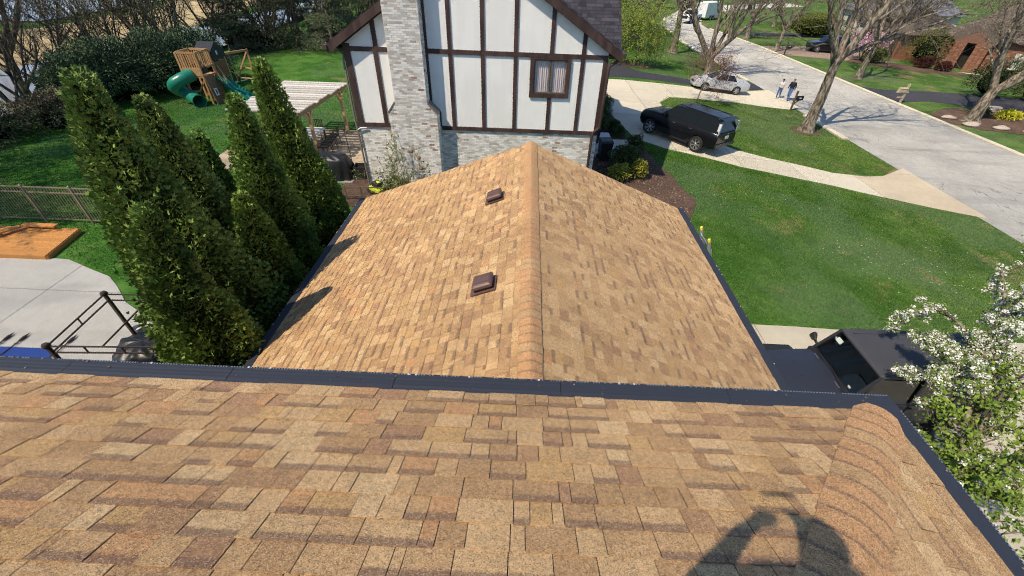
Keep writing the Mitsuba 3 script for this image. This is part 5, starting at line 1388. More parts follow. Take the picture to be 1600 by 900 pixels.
def wheel(key, R, p, r, w, out, rim='m_alu', spokes=7, dark=False, steer=0.0, ctr=None):
    """tyre, spoked rim facing 'out' (+1 left, -1 right)"""
    k = numbered(key + '__wheel')
    M = R @ rotz(steer)
    c = np.asarray(p, float)
    rr = .72 * r
    prof = [(rr * .98, -w / 2), (r * .93, -w / 2), (r, -w / 2 + .03), (r, w / 2 - .03), (r * .93, w / 2), (rr, w / 2), (rr * .97, w / 2 - .02)]
    A = np.array([[1, 0, 0], [0, 0, out], [0, 1, 0.0]])         # lathe axis z -> y
    A = A if np.linalg.det(A) > 0 else A * np.array([-1, 1, 1])[:, None]
    MB().lathe(prof, n=26).move(M @ A, c).add(k + '__tyre', 'm_tire', smooth=30)
    m = MB()
    m.lathe([(rr, w / 2 - .015), (rr * .97, w / 2 - .005), (rr * .93, w / 2 - .02), (rr * .90, w / 2 - .06)], n=26)
    m.lathe([(0, w / 2 - .02), (.055, w / 2 - .02), (.075, w / 2 - .035), (.08, w / 2 - .07)], n=12)
    for s in range(spokes):
        a = 2 * np.pi * s / spokes
        for da in (-.13, .13):
            m.bar((.05 * math.cos(a), .05 * math.sin(a), w / 2 - .035), (rr * .94 * math.cos(a + da), rr * .94 * math.sin(a + da), w / 2 - .025), .03, .04, up=(0, 0, 1))
    m.move(M @ A, c).add(k + '__rim', rim, smooth=30)
    MB().lathe([(0, w / 2 - .075), (rr * .92, w / 2 - .075), (rr * .92, -w / 2 + .02), (0, -w / 2 + .02)], n=20).move(M @ A, c).add(k + '__hub_shade', 'm_tire')

def quad_panel(mb, pts, t=.006, off=.004, inset=0.0):
    """thin panel with the outline pts (planar, counter-clockwise from outside), standing 'off' proud"""
    p = np.asarray(pts, float)
    n = unit(np.cross(p[1] - p[0], p[2] - p[0])); c = p.mean(0)
    p = c + (p - c) * (1 - inset)
    a, b = p + n * off, p + n * (off - t)
    k = len(p)
    F = [[0, j, j + 1] for j in range(1, k - 1)] + [[k, k + j + 1, k + j] for j in range(1, k - 1)]
    for j in range(k):
        F += [[j, k + j, k + (j + 1) % k], [j, k + (j + 1) % k, (j + 1) % k]]
    mb.raw(np.vstack([a, b]), F)

def cut_wheels(body, wheels, r, depth=.34):
    for x, y, z in wheels:
        s = 1 if y > 0 else -1
        cyl = m3.Manifold.cylinder(depth, r, r, 40).rotate((90, 0, 0)).translate((x, y + (depth if s > 0 else 0) - (0.2 if s > 0 else -.2) + (0 if s > 0 else 0), z))
        # cylinder along -y after rotation: spans y-depth..y
        body = body - m3.Manifold.cylinder(depth * 2, r, r, 40).translate((0, 0, -depth)).rotate((90, 0, 0)).translate((x, y + s * .12, z))
    return body

def lerp(a, b, t): return np.asarray(a, float) * (1 - t) + np.asarray(b, float) * t

def wagon(key, x, y, heading, P, paint, rim='m_alu', steer=0.0, slope=0.0, spokes=7, trimkey='m_plastic'):
    """a closed car from a table of proportions P"""
    c, s = math.cos(heading), math.sin(heading)
    z = T(x)
    dzx = float(T(x + c * 1.4) - T(x - c * 1.4)) / 2.8; dzy = float(T(x - s * .8) - T(x + s * .8)) / 1.6
    fx = unit(np.array([c, s, dzx])); fy = unit(np.array([-s, c, dzy])); fz = unit(np.cross(fx, fy)); fy = np.cross(fz, fx)
    R = np.stack([fx, fy, fz], 1); o = np.array([x, y, z + .03])
    W = P['w'] / 2
    st = [section(*a) for a in P['body']]
    V, F = loft(st)
    body = solid(V, F)
    wl = [(P['xf'], q * (W - .11), P['r']) for q in (1, -1)] + [(P['xr'], q * (W - .11), P['r']) for q in (1, -1)]
    body = cut_wheels(body, wl, P['r'] * 1.13)
    MB().man(body).move(R, o).add(key + '__body', paint, smooth=32)
    # greenhouse: glass block with a roof and pillars over it
    g = P['cabin']                                # x at base front, roof front, roof rear, base rear; z belt, z roof; half widths
    xb0, xt0, xt1, xb1, zb, zt, wb, wt = g
    def side(q, ins=0):
        return [np.array([xb0, q * wb, zb]), np.array([xt0, q * wt, zt]), np.array([xt1, q * wt, zt]), np.array([xb1, q * wb, zb])]
    L_, R_ = side(1), side(-1)
    core = hullm([p - [0, 0, .0] for p in L_ + R_] )
    MB().man(core).move(R, o).add(key + '__cabin', paint, smooth=20)
    # rounded roof
    rp = []
    for q in (1, -1):
        for xx, dz in ((xt0 + .02, -.01), (lerp([xt0], [xt1], .3)[0], .035), (lerp([xt0], [xt1], .7)[0], .035), (xt1 - .02, -.005)):
            rp.append(ball((xx, q * (wt - .06), zt + dz - .045), .06, 12))
            rp.append(ball((xx, q * (wt - .35), zt + dz - .02), .06, 12))
    MB().man(m3.Manifold.batch_hull(rp)).move(R, o).add(key + '__roof', P.get('roofmat', paint), smooth=40)
    # panes
    def at(q, xs0, t):                            # point on the side: xs0 along 0..1 at height t 0..1
        a = lerp([xb0, q * wb, zb], [xt0, q * wt, zt], t); b = lerp([xb1, q * wb, zb], [xt1, q * wt, zt], t)
        return lerp(a, b, xs0)
    for q, nm in ((1, ''), (-1, '')):
        for (s0b, s1b, s0t, s1t) in P['panes']:
            m = MB(); pts = [at(q, s0b, .05), at(q, s1b, .05), at(q, s1t, .90), at(q, s0t, .90)]
            if q > 0: pts = pts[::-1]
            n = np.cross(np.array(pts[1]) - pts[0], np.array(pts[2]) - pts[0])
            if n[1] * q < 0: pts = pts[::-1]
            quad_panel(m, pts, off=.006); m.move(R, o).add(key + '__side_window', 'm_glass')
    m = MB(); quad_panel(m, [lerp([xb0, -wb, zb], [xt0, -wt, zt], .06) + [.0, .07, 0], lerp([xb0, wb, zb], [xt0, wt, zt], .06) - [0, .07, 0], lerp([xb0, wb, zb], [xt0, wt, zt], .93) - [0, .10, 0], lerp([xb0, -wb, zb], [xt0, -wt, zt], .93) + [0, .10, 0]], off=.006)
    m.move(R, o).add(key + '__windscreen', 'm_glass')
    m = MB(); t0 = P.get('rearglass', .08); quad_panel(m, [lerp([xb1, wb, zb], [xt1, wt, zt], t0) - [0, .09, 0], lerp([xb1, -wb, zb], [xt1, -wt, zt], t0) + [0, .09, 0], lerp([xb1, -wb, zb], [xt1, -wt, zt], .9) + [0, .10, 0], lerp([xb1, wb, zb], [xt1, wt, zt], .9) - [0, .10, 0]], off=.006)
    m.move(R, o).add(key + '__rear_window', 'm_glass')
    # wheels
    for (a, b, d) in wl:
        wheel(key, R, o + R @ np.array([a, b, P['r']]), P['r'], P.get('tw', .24), 1 if b > 0 else -1, rim, spokes, steer=steer if a > 0 else 0)
    # mirrors, lamps, bumpers, handles, plate
    for q in (1, -1):
        MB().man(m3.Manifold.batch_hull([ball((xb0 - .28, q * (wb + .10), zb + .08), .05), ball((xb0 - .30, q * (wb + .20), zb + .10), .06), ball((xb0 - .27, q * (wb + .20), zb + .02), .05)])).move(R, o).add(key + '__mirror', paint, smooth=40)
        for (hx, hz) in P['handles']:
            MB().box((hx, q * (P['hw'] + .012), hz), (.19, .03, .03)).move(R, o).add(key + '__door_handle', P.get('handlemat', 'm_chrome'))
        hl = P['headlight']
        m = MB(); m.man(hullm([(hl[0] + dx, q * (hl[1] + dy), hl[2] + dz) for dx, dy in ((0, 0), (-.02, -.22), (-.24, .07)) for dz in (-.07, .07)])).move(R, o).add(key + '__headlight', 'm_lamp')
        tl = P['taillight']
        m = MB(); m.man(hullm([(tl[0] + dx, q * (tl[1] + dy), zz) for dx, dy in ((-.03, -.07), (-.03, .03), (.10, .045)) for zz in (tl[2], tl[3])])).move(R, o).add(key + '__taillight', P.get('tailmat', 'm_red'))
    xs0, xs1 = P['xr'] + P['r'] * 1.2, P['xf'] - P['r'] * 1.2
    for q in (1, -1):
        MB().box(((xs0 + xs1) / 2, q * (W - .03), P['sill']), (xs1 - xs0, .07, .07)).move(R, o).add(key + '__side_sill', trimkey)
        for sx in P['seams']:                     # door shut lines
            MB().box((sx, q * (P['hw'] + .0015), (zb + P['sill']) / 2 + .04), (.012, .004, zb - P['sill'] - .08)).move(R, o).add(key + '__door_seam', 'm_tire')
    pl_ = P['plate']
    MB((.62, .64, .66)).box(pl_, (.02, .31, .16)).move(R, o).add(key + '__number_plate', 'm_vcs', vc=True)
    fp = P['grille']
    MB().box(fp[:3], fp[3:]).move(R, o).add(key + '__grille', P.get('grillemat', 'm_plastic'))
    return R, o

# --- big black estate SUV in the loop drive
suv = thing('large_suv', 'big glossy black SUV parked on the cream loop driveway', 'car')
P = dict(w=2.06, xf=1.62, xr=-1.55, r=.41, tw=.28, body=[(2.55, .46, .88, .62, .60, .70), (2.48, .36, 1.08, .80, .80, .92), (2.25, .32, 1.19, .94, .88, 1.00), (1.7, .32, 1.24, .98, .92, 1.03), (1.05, .32, 1.27, .98, .94, 1.03), (.6, .32, 1.28, .98, .95, 1.03), (-1.0, .32, 1.28, .98, .95, 1.03), (-2.1, .34, 1.28, .97, .94, 1.02), (-2.48, .40, 1.25, .92, .90, .98), (-2.58, .48, 1.15, .84, .84, .90)],
         cabin=(1.10, .38, -2.20, -2.52, 1.25, 1.88, .93, .74), panes=[(.035, .315, .075, .275), (.335, .60, .295, .60), (.625, .955, .62, .93)], handles=[(.10, 1.08), (-.98, 1.08)], hw=1.03, headlight=(2.46, .80, .98), taillight=(-2.50, .86, .72, 1.72), sill=.33, seams=[.68, -.42, -1.18], plate=(-2.60, 0, .98), grille=(2.54, 0, .86, .05, 1.0, .42), rearglass=.10, tailmat='m_lamp')
hd = math.atan2(25.52 - 23.16, 7.42 - 9.33)
nrm = np.array([-math.sin(hd), math.cos(hd)])          # left side, where the visible wheels stand
ctr = (np.array([7.42, 25.52]) + np.array([9.33, 23.16])) / 2 - nrm * .93 - np.array([math.cos(hd), math.sin(hd)]) * .03
R, o = wagon(suv, ctr[0], ctr[1], hd, P, 'm_black', steer=.42, spokes=7)
for q in (1, -1):
    MB().bar((-2.15, q * .66, 1.93), (.25, q * .66, 1.955), .035, .03).move(R, o).add(suv + '__roof_rail', 'm_black')
MB().man(hullm([(-2.56, q * .70, 1.86) for q in (1, -1)] + [(-2.30, q * .72, z) for q in (1, -1) for z in (1.86, 1.91)])).move(R, o).add(suv + '__roof_spoiler', 'm_black')
MB().box((-2.60, 0, .60), (.10, 1.82, .16)).move(R, o).add(suv + '__rear_bumper', 'm_blackmatte')
MB().box((-2.60, 0, 1.17), (.012, .12, .07)).move(R, o).add(suv + '__emblem', 'm_chrome')
MB().man(hullm([(.12 + dx, dy, 1.90 + dz) for dx, dy, dz in ((-.1, .03, 0), (-.1, -.03, 0), (.05, .0, 0), (-.1, 0, .07))])).move(R, o).add(suv + '__aerial', 'm_black')

# --- silver saloon at the mouth of the drive
car = thing('saloon_car', 'silver saloon car parked where the loop driveway meets the street', 'car')
P = dict(w=1.80, xf=1.40, xr=-1.32, r=.325, tw=.2, body=[(2.30, .34, .62, .52, .50, .60), (2.24, .24, .78, .70, .66, .80), (2.0, .22, .86, .80, .74, .87), (1.4, .22, .93, .86, .80, .90), (.95, .22, .97, .86, .82, .90), (-1.0, .22, 1.0, .86, .83, .90), (-1.7, .24, 1.02, .85, .80, .89), (-2.15, .28, 1.0, .80, .76, .85), (-2.36, .36, .92, .70, .68, .76)],
         cabin=(1.08, .28, -.92, -1.72, .95, 1.42, .83, .60), panes=[(.12, .47, .17, .50), (.49, .80, .54, .86)], handles=[(.0, .86), (-.95, .86)], hw=.90, headlight=(2.20, .62, .68), taillight=(-2.28, .66, .70, .92), sill=.24, seams=[.62, -.38], plate=(-2.38, 0, .72), grille=(2.28, 0, .56, .05, .72, .16), handlemat='m_silver')
hd = math.pi - .02
wagon(car, 16.55, 39.9, hd, P, 'm_silver', spokes=7)

# --- dark car beside the magnolia, across the street
car = thing('parked_car', 'dark car half hidden by pink blossom on the brown paver drive', 'car')
P2 = dict(w=1.98, xf=1.48, xr=-1.45, r=.38, tw=.25, body=[(2.35, .42, .82, .6, .58, .68), (2.28, .34, 1.02, .78, .78, .88), (1.6, .30, 1.14, .92, .86, .98), (.95, .30, 1.18, .93, .89, .99), (-1.9, .30, 1.2, .93, .89, .99), (-2.3, .40, 1.1, .86, .84, .92)],
          cabin=(1.02, .35, -1.80, -2.22, 1.16, 1.76, .88, .68), panes=[(.06, .36, .11, .34), (.38, .66, .36, .66), (.69, .95, .68, .92)], handles=[(.1, 1.0), (-.8, 1.0)], hw=.98, headlight=(2.28, .74, .88), taillight=(-2.28, .8, .8, 1.1), sill=.32, seams=[.6, -.4], plate=(-2.36, 0, .85), grille=(2.33, 0, .75, .05, .9, .3))
wagon(car, 38.7, 63.3, math.pi - .12, P2, 'm_black')

# --- white pick-up and box trailer at the far bend
car = thing('pickup_truck', 'white pick-up truck facing the camera at the far bend of the street', 'truck')
P3 = dict(w=2.02, xf=1.85, xr=-1.85, r=.42, tw=.26, body=[(2.9, .5, .95, .7, .68, .80), (2.82, .40, 1.16, .88, .86, .96), (2.1, .38, 1.24, .95, .9, 1.0), (1.2, .38, 1.28, .96, .93, 1.01), (-2.7, .40, 1.28, .95, .93, 1.0), (-2.9, .5, 1.2, .9, .88, .96)],
          cabin=(1.25, .55, -.85, -1.15, 1.26, 1.95, .92, .74), panes=[(.06, .50, .12, .49), (.52, .94, .52, .92)], handles=[(.2, 1.1), (-.8, 1.1)], hw=1.0, headlight=(2.8, .84, 1.0), taillight=(-2.86, .88, .9, 1.2), sill=.42, seams=[.7, -.25], plate=(-2.95, 0, .8), grille=(2.90, 0, .98, .06, 1.3, .44))
wagon(car, 28.9, 90.2, -2.25, P3, 'm_white', trimkey='m_plastic')
tr = thing('box_trailer', 'tall white box trailer behind the white pick-up truck', 'trailer')
a = -2.45; R = rotz(a); o = np.array([33.6, 95.6, -1.0])
MB().man(m3.Manifold.batch_hull([ball((sx * 2.2, sy * 1.05, zz), .06) for sx in (1, -1) for sy in (1, -1) for zz in (.55, 2.75)])).move(R, o).add(tr + '__box', 'm_white', smooth=30)
for q in (1, -1):
    for xx in (-.4, .45):
        wheel(tr, R, o + R @ np.array([xx, q * 1.12, .34]), .34, .2, q)
    MB().box((.02, q * 1.16, .74), (1.9, .16, .05)).move(R, o).add(tr + '__mudguard', 'm_plastic')
MB().bar((2.2, 0, .5), (3.5, 0, .5), .1, .1).move(R, o).add(tr + '__drawbar', 'm_plastic')
MB().box((-2.27, 0, 1.6), (.02, 1.9, 2.0)).move(R, o).add(tr + '__rear_door', 'm_white')

# --- black off-roader by the garage
j = thing('off_roader', 'matt black boxy off-roader parked beside the garage, below the corner of the roof', 'car')
R = rotz(math.pi + .0); o = np.array([7.93, 6.38, float(T(7.9)) + .02])     # front towards -x
mk = 'm_blackmatte'
tub = hullm([(x, q * .80, z) for x, z in ((.95, .55), (.95, 1.14), (-2.15, 1.16), (-2.15, .55)) for q in (1, -1)] + [(x, q * .77, 1.18) for x in (.9, -2.1) for q in (1, -1)])
tub = cut_wheels(tub, [(-1.55, q * .72, .42) for q in (1, -1)], .50)
MB().man(tub).move(R, o).add(j + '__body', mk, smooth=25)
# hood: slightly crowned, tapering forward
hs = []
for x, w, z in ((.96, .725, 1.185), (1.5, .70, 1.165), (2.0, .66, 1.13), (2.16, .645, 1.10)):
    hs.append([(x, w - .02, z - .34), (x, w, z - .30), (x, w, z - .06), (x, w - .045, z - .012), (x, w - .12, z + .006), (x, w * .42, z + .035), (x, w * .34, z + .048)] + [(x, -w * .34, z + .048), (x, -w * .42, z + .035), (x, -w + .12, z + .006), (x, -w + .045, z - .012), (x, -w, z - .06), (x, -w, z - .30), (x, -w + .02, z - .34)])
V, F = loft(hs); hood = MB().raw(V, F).move(R, o).add(j + '__hood', 'm_hood', smooth=28)
eng = hullm([(x, q * w, z) for x, w in ((.95, .70), (2.18, .62)) for q in (1, -1) for z in (.55, .86)])
MB().man(eng).move(R, o).add(j + '__engine_bay', mk)
g = MB().box((2.20, 0, .83), (.07, 1.24, .52)); g.move(R, o).add(j + '__grille', mk)
for i in range(7):
    MB().box((2.238, (i - 3) * .095, .88), (.01, .05, .34)).move(R, o).add(j + '__grille__slot', 'm_tire')
for q in (1, -1):
    MB().lathe([(0, .02), (.07, .015), (.09, 0), (.09, -.03), (0, -.03)], n=16).move(R @ np.array([[0, 0, 1], [1, 0, 0], [0, 1, 0.0]]), o + R @ np.array([2.24, q * .47, .90])).add(j + '__headlight', 'm_lamp')
    # wing: flat-topped flare over each wheel
    for xc, l in ((1.62, 1.14), (-1.55, 1.10)):
        prof = [(xc - l / 2, .52), (xc - l / 2 + .13, .92), (xc - .30, 1.02), (xc + .30, 1.02), (xc + l / 2 - .12, .93), (xc + l / 2, .62), (xc + l / 2 - .05, .62), (xc + l / 2 - .17, .88), (xc + .28, .965), (xc - .28, .965), (xc - l / 2 + .17, .87), (xc - l / 2 + .05, .52)]
        MB().prism(prof, 0, .27, frame((0, q * .66 + (.27 if q > 0 else 0), 0), (1, 0, 0), (0, 0, 1), (0, -1, 0))).move(R, o).add(j + '__wing', 'm_plastic', smooth=30)
    for xc in (1.62, -1.55):
        wheel(j, R, o + R @ np.array([xc, q * .79, .41]), .41, .26, q, 'm_alu', 5)
    # side: doors with handles and hinges, windows
    for x0, x1 in ((.80, -.28), (-.31, -1.12)):
        m = MB(); m.box(((x0 + x1) / 2, q * .805, .84), (abs(x1 - x0) - .02, .02, .58)); m.move(R, o).add(j + '__door', mk)
        MB().box((x1 + .12, q * .83, 1.04), (.15, .03, .03)).move(R, o).add(j + '__door_handle', 'm_plastic')
        for hz in (.68, 1.02):
            MB().box((x0 - .04, q * .825, hz), (.10, .03, .05)).move(R, o).add(j + '__door_hinge', 'm_plastic')
    MB().box((-.02, q * .80, .46), (1.9, .14, .06)).move(R, o).add(j + '__side_step', 'm_plastic')
    MB().man(m3.Manifold.batch_hull([ball((.80, q * 1.00, 1.34), .06), ball((.84, q * .86, 1.30), .03), ball((.78, q * 1.06, 1.24), .06), ball((.78, q * .98, 1.22), .05)]) + m3.Manifold.batch_hull([ball((.80, q * .98, 1.26), .028), ball((.78, q * .74, 1.20), .03)])).move(R, o).add(j + '__mirror', 'm_plastic', smooth=40)
# cab: pillars, hard top, panes
zt = 1.80
ax0, at0 = .86, .53                         # windscreen foot and head
for q in (1, -1):
    MB().bar((ax0, q * .735, 1.16), (at0, q * .685, zt), .07, .075).move(R, o).add(j + '__pillar', mk)
    for xx, w in ((-.30, .09), (-1.14, .09)):
        MB().bar((xx, q * .775, 1.14), (xx - .01, q * .69, zt), .05, w).move(R, o).add(j + '__pillar', mk)
    MB().bar((-2.10, q * .775, 1.14), (-2.02, q * .69, zt), .06, .14).move(R, o).add(j + '__pillar', mk)
    for x0, x1 in ((.78, -.25), (-.35, -1.09), (-1.19, -2.03)):
        xt = .50 if x0 > .5 else x0
        m = MB(); pts = [(x0, q * .778, 1.17), (x1, q * .778, 1.17), (x1, q * .697, zt - .05), (xt, q * .697, zt - .05)]
        if np.cross(np.array(pts[1]) - pts[0], np.array(pts[2]) - pts[0])[1] * q < 0: pts = pts[::-1]
        quad_panel(m, pts, off=.0); m.move(R, o).add(j + '__side_window', 'm_glass')
MB().bar((ax0 + .005, -.74, 1.175), (ax0 + .005, .74, 1.175), .06, .06).move(R, o).add(j + '__windscreen_frame', mk)
MB().bar((at0, -.69, zt - .005), (at0, .69, zt - .005), .07, .06).move(R, o).add(j + '__windscreen_frame', mk)
MB().raw([(ax0 - .01, .70, 1.20), (ax0 - .01, -.70, 1.20), (at0 + .01, -.655, zt - .03), (at0 + .01, .655, zt - .03)], [[0, 1, 2, 3]]).move(R, o).add(j + '__windscreen', 'm_tint')
MB((.52, .60, .55)).box((.62, -.52, 1.62), (.02, .16, .10), np.array([[.87, 0, -.5], [0, 1, 0], [.5, 0, .87]])).move(R, o).add(j + '__glint_and_sticker', 'm_vcs', vc=True)  # pale greenish patch paints a reflection on the windscreen
MB((.6, .62, .64)).box((.82, .50, 1.26), (.012, .07, .05)).box((.63, -.62, 1.60), (.012, .06, .06)).move(R, o).add(j + '__glint_and_sticker', 'm_vcs', vc=True)
top = m3.Manifold.batch_hull([ball((x, q * w, z), .05, 14) for q in (1, -1) for x, w, z in ((at0 - .0, .655, zt + .005), (.1, .66, zt + .012), (-2.0, .66, zt + .005), (.3, .5, zt + .03), (-1.85, .5, zt + .03))])
MB().man(top).move(R, o).add(j + '__hard_top', 'm_softtop', smooth=40)
for q in (1, -1):
    MB().bar((.45, q * .52, zt + .085), (-1.95, q * .52, zt + .085), .03, .014).move(R, o).add(j + '__hard_top__rib', 'm_softtop')
MB().box((-2.09, 0, 1.48), (.03, 1.3, .55)).move(R, o).add(j + '__rear_window', 'm_glass')
# cowl, wipers, hood latches and washers
MB().box((.93, 0, 1.19), (.14, 1.36, .02)).move(R, o).add(j + '__cowl', 'm_plastic')
for yy in (.42, -.22):
    MB().bar((.94, yy, 1.215), (.86, yy - .55, 1.235), .018, .014).move(R, o).add(j + '__wiper', 'm_plastic')
MB().bar((1.005, .50, 1.212), (1.005, -.50, 1.212), .012, .008).move(R, o).add(j + '__hood__weatherstrip', 'm_alu')
for xx, yy in ((1.62, .18), (1.62, -.22)):
    MB().lathe([(0, .018), (.018, .014), (.024, 0)], n=10).move(R, o + R @ np.array([xx, yy, 1.195])).add(j + '__hood__nozzle', 'm_plastic')
for q in (1, -1):
    m = MB().box((2.02, q * .655, 1.08), (.10, .05, .06)).box((2.04, q * .67, 1.13), (.05, .05, .05)); m.move(R, o).add(j + '__hood__latch', 'm_plastic')
# bumpers, spare wheel, seats seen through the windscreen, dash, wheel
m = MB().man(m3.Manifold.batch_hull([ball((2.38, q * .72, .58), .08) for q in (1, -1)] + [ball((2.30, q * .4, .58), .10) for q in (1, -1)])); m.move(R, o).add(j + '__front_bumper', 'm_plastic', smooth=40)
MB().box((-2.28, 0, .60), (.16, 1.5, .18)).move(R, o).add(j + '__rear_bumper', 'm_plastic')
k = numbered(j + '__spare_wheel')
MB().lathe([(.18, -.12), (.38, -.12), (.41, -.09), (.41, .09), (.38, .12), (.18, .12)], n=24).move(R @ np.array([[0, 0, 1], [1, 0, 0], [0, 1, 0.0]]), o + R @ np.array([-2.33, 0, 1.02])).add(k, 'm_tire', smooth=30)
MB().box((.64, 0, 1.05), (.32, 1.36, .14)).move(R, o).add(j + '__dashboard', 'm_plastic')
for q in (1, -1):
    m = MB().man(m3.Manifold.batch_hull([ball((x, q * .36 + d, z), .07) for d in (-.17, .17) for x, z in ((-.10, .98), (-.26, 1.42))])); m.man(m3.Manifold.batch_hull([ball((-.27, q * .36 + d, z), .05) for d in (-.08, .08) for z in (1.50, 1.62)]))
    m.move(R, o).add(j + '__seat', 'm_softtop', smooth=40)
a = np.linspace(0, 2 * np.pi, 20)
MB().tube(np.column_stack([.42 + .10 * np.sin(a), .36 + .18 * np.cos(a), 1.24 + .16 * np.sin(a)]), .014, 6).move(R, o).add(j + '__steering_wheel', 'm_plastic')
MB().box((-.6, 0, .62), (2.6, 1.5, .04)).move(R, o).add(j + '__floor_pan', 'm_plastic')
# ================================================================== GARDEN THINGS
WOODS = [(.34, .235, .14), (.38, .27, .165), (.30, .205, .12)]
GREYW = [(.50, .47, .43), (.57, .54, .49), (.45, .425, .385), (.62, .59, .54)]
def piece(key, mb, bsdf='m_vcs'):
    return mb.add(key, bsdf, vc=True)
# ---- pergola over the terrace
pg = thing('pergola', 'weathered wooden pergola with flat slats over the tan terrace', 'pergola')
px0, px1, py0, py1, pz = -13.0, -9.95, 19.75, 24.0, 2.45
r = np.random.default_rng(900)
ZT = pz
for x, y in ((-10.0, 23.7), (-10.35, 20.4), (-13.0, 20.9), (-13.1, 23.7)):
    MB(WOODS[r.integers(3)]).box((x, y, ZT / 2 - .08), (.13, .13, ZT - .16)).add(pg + '__post', 'm_vcs', vc=True)
for xa, xb in ((-13.05, -13.2), (-10.15, -9.9)):
    MB((.16, .115, .085)).bar((xa, 19.0, ZT - .09), (xb, 24.5, ZT - .09), .05, .19).add(pg + '__beam', 'm_vcs', vc=True)
MB((.16, .115, .085)).bar((-11.6, 19.0, ZT - .09), (-11.6, 24.4, ZT - .09), .05, .17).add(pg + '__beam', 'm_vcs', vc=True)
ysl = np.linspace(19.2, 24.3, 14)
for i, y in enumerate(ysl):
    c = np.array(GREYW[r.integers(4)]) * r.uniform(.9, 1.12)
    xa, xb = -13.25 - r.uniform(-.1, .25), -9.75 - (24.3 - y) * .055 + r.uniform(-.06, .06)
    MB(c).box(((xa + xb) / 2, y, ZT + .045), (xb - xa, .255, .05), rotz(r.normal() * .004)).add(pg + '__slat', 'm_vcs', vc=True)
for (x, y) in ((-10.0, 23.7), (-10.35, 20.4), (-13.0, 20.9)):
    for d in (-1, 1):
        MB(WOODS[0]).bar((x, y, ZT - .7), (x, y + d * .5, ZT - .2), .08, .08).add(pg + '__brace', 'm_vcs', vc=True)
# ---- dining table and chairs
tb = thing('dining_table', 'long white topped outdoor dining table on the terrace', 'table')
R = rotz(.06); o = np.array([-11.05, 21.15, .03])
m = MB((.62, .63, .65))
MB((.64, .65, .67)).box((0, 0, .735), (1.05, 2.3, .04)).move(R, o).add(tb + '__tabletop', 'm_vcs', vc=True)
for sx in (-1, 1):
    for sy in (-1, 1):
        MB((.06, .06, .065)).box((sx * .45, sy * 1.05, .36), (.07, .07, .71)).move(R, o).add(tb + '__leg', 'm_vcs', vc=True)
def patio_chair(x, y, a, lab):
    k = thing('patio_chair', lab, 'chair', 'patio chairs round the white table')
    R = rotz(a); o = np.array([x, y, .03]); c = (.022, .021, .022)
    MB(c).box((0, 0, .44), (.48, .48, .035)).move(R, o).add(k + '__seat', 'm_vcs', vc=True)
    m = MB(c)
    for i in range(5): m.bar((-.18 + i * .09, -.25, .46), (-.18 + i * .09, -.31, .90), .045, .012)
    m.bar((-.24, -.31, .90), (.24, -.31, .90), .04, .03); m.move(R, o).add(k + '__backrest', 'm_vcs', vc=True)
    for sx in (-1, 1):
        for sy in (-1, 1):
            MB(c).bar((sx * .22, sy * .22, .43), (sx * .25, sy * .26, 0), .03, .03).move(R, o).add(k + '__leg', 'm_vcs', vc=True)
        MB(c).tube([(sx * .25, -.28, .66), (sx * .26, .0, .66), (sx * .26, .22, .64), (sx * .25, .24, .44)], .016, 6).move(R, o).add(k + '__arm', 'm_vcs', vc=True)
for x, y, a, lab in ((-10.12, 21.95, math.pi / 2, 'black patio chair at the far right corner of the white table'), (-10.06, 21.2, math.pi / 2, 'black patio chair at the middle of the table side facing the house'), (-10.0, 20.45, math.pi / 2, 'black patio chair at the near right corner of the white table'), (-11.25, 22.75, math.pi, 'black patio chair at the far head of the white table'), (-12.0, 21.6, -math.pi / 2, 'black patio chair across the table, far end'), (-11.95, 20.8, -math.pi / 2, 'black patio chair across the table, near end')):
    patio_chair(x, y, a, lab)
# ---- covered grill
def draped(key, lab, cat, o, sx, sy, h, seed, top=.6, bsdf='m_cover', rot=0, hump=.0):
    """a cloth cover hanging in folds over something boxy"""
    t = thing(key, lab, cat)
    na, nz = 96, 20
    r_ = np.random.default_rng(seed); ph = r_.uniform(0, 6.28, 6)
    V = []
    for j in range(nz + 1):
        s = j / nz
        for i in range(na):
            a = 2 * np.pi * i / na
            ca, sa = math.cos(a), math.sin(a)
            q = (abs(ca) ** 3.2 + abs(sa) ** 3.2) ** (-1 / 3.2)
            if s < .35:
                rr = (s / .35) ** .8 * .93; z = h * (1 - .13 * (s / .35) ** 2.2) + hump * math.cos(a * 2) * (1 - s / .35)
            else:
                d = (s - .35) / .65
                fold = (.075 * math.sin(a * 9 + ph[0] + 1.3 * math.sin(a * 2)) * abs(math.sin(a * 2.5 + ph[4])) + .045 * math.sin(a * 17 + ph[1] + d * 2) + .045 * math.sin(a * 5 + ph[2] + d)) * d ** .7
                rr = .95 + .05 * min(1, d * 5) + fold + .06 * d; z = h * (.87 * (1 - d) + .05 * d)
            tap = 1 - .10 * max(0, z / h - .5) * 2
            V.append((ca * q * rr * sx * tap, sa * q * rr * sy * tap, z + (.035 * math.sin(a * 3 + ph[3]) + .022 * math.sin(a * 7 + s * 9 + ph[5]) + .018 * math.sin(a * 13 - s * 7)) * min(1, s * 3)))
    F = [[j * na + i, j * na + (i + 1) % na, (j + 1) * na + (i + 1) % na, (j + 1) * na + i] for j in range(nz) for i in range(na)]
    MB().raw(V, np.array(F)[:, ::-1]).move(rotz(rot), o).add(t + '__cloth', bsdf, smooth=50)
    return t
draped('covered_grill', 'garden grill under a shiny black cover at the edge of the terrace', 'grill', (-8.75, 17.95, 0), .98, .48, 1.13, 910, rot=-.06)
MB((.30, .29, .27)).box((-8.75, 17.95, .015), (2.2, 1.2, .05)).add(thing('grill_pad', 'grey paving pad under the black covered grill', 'paving') + '__pad', 'm_vcs', vc=True)
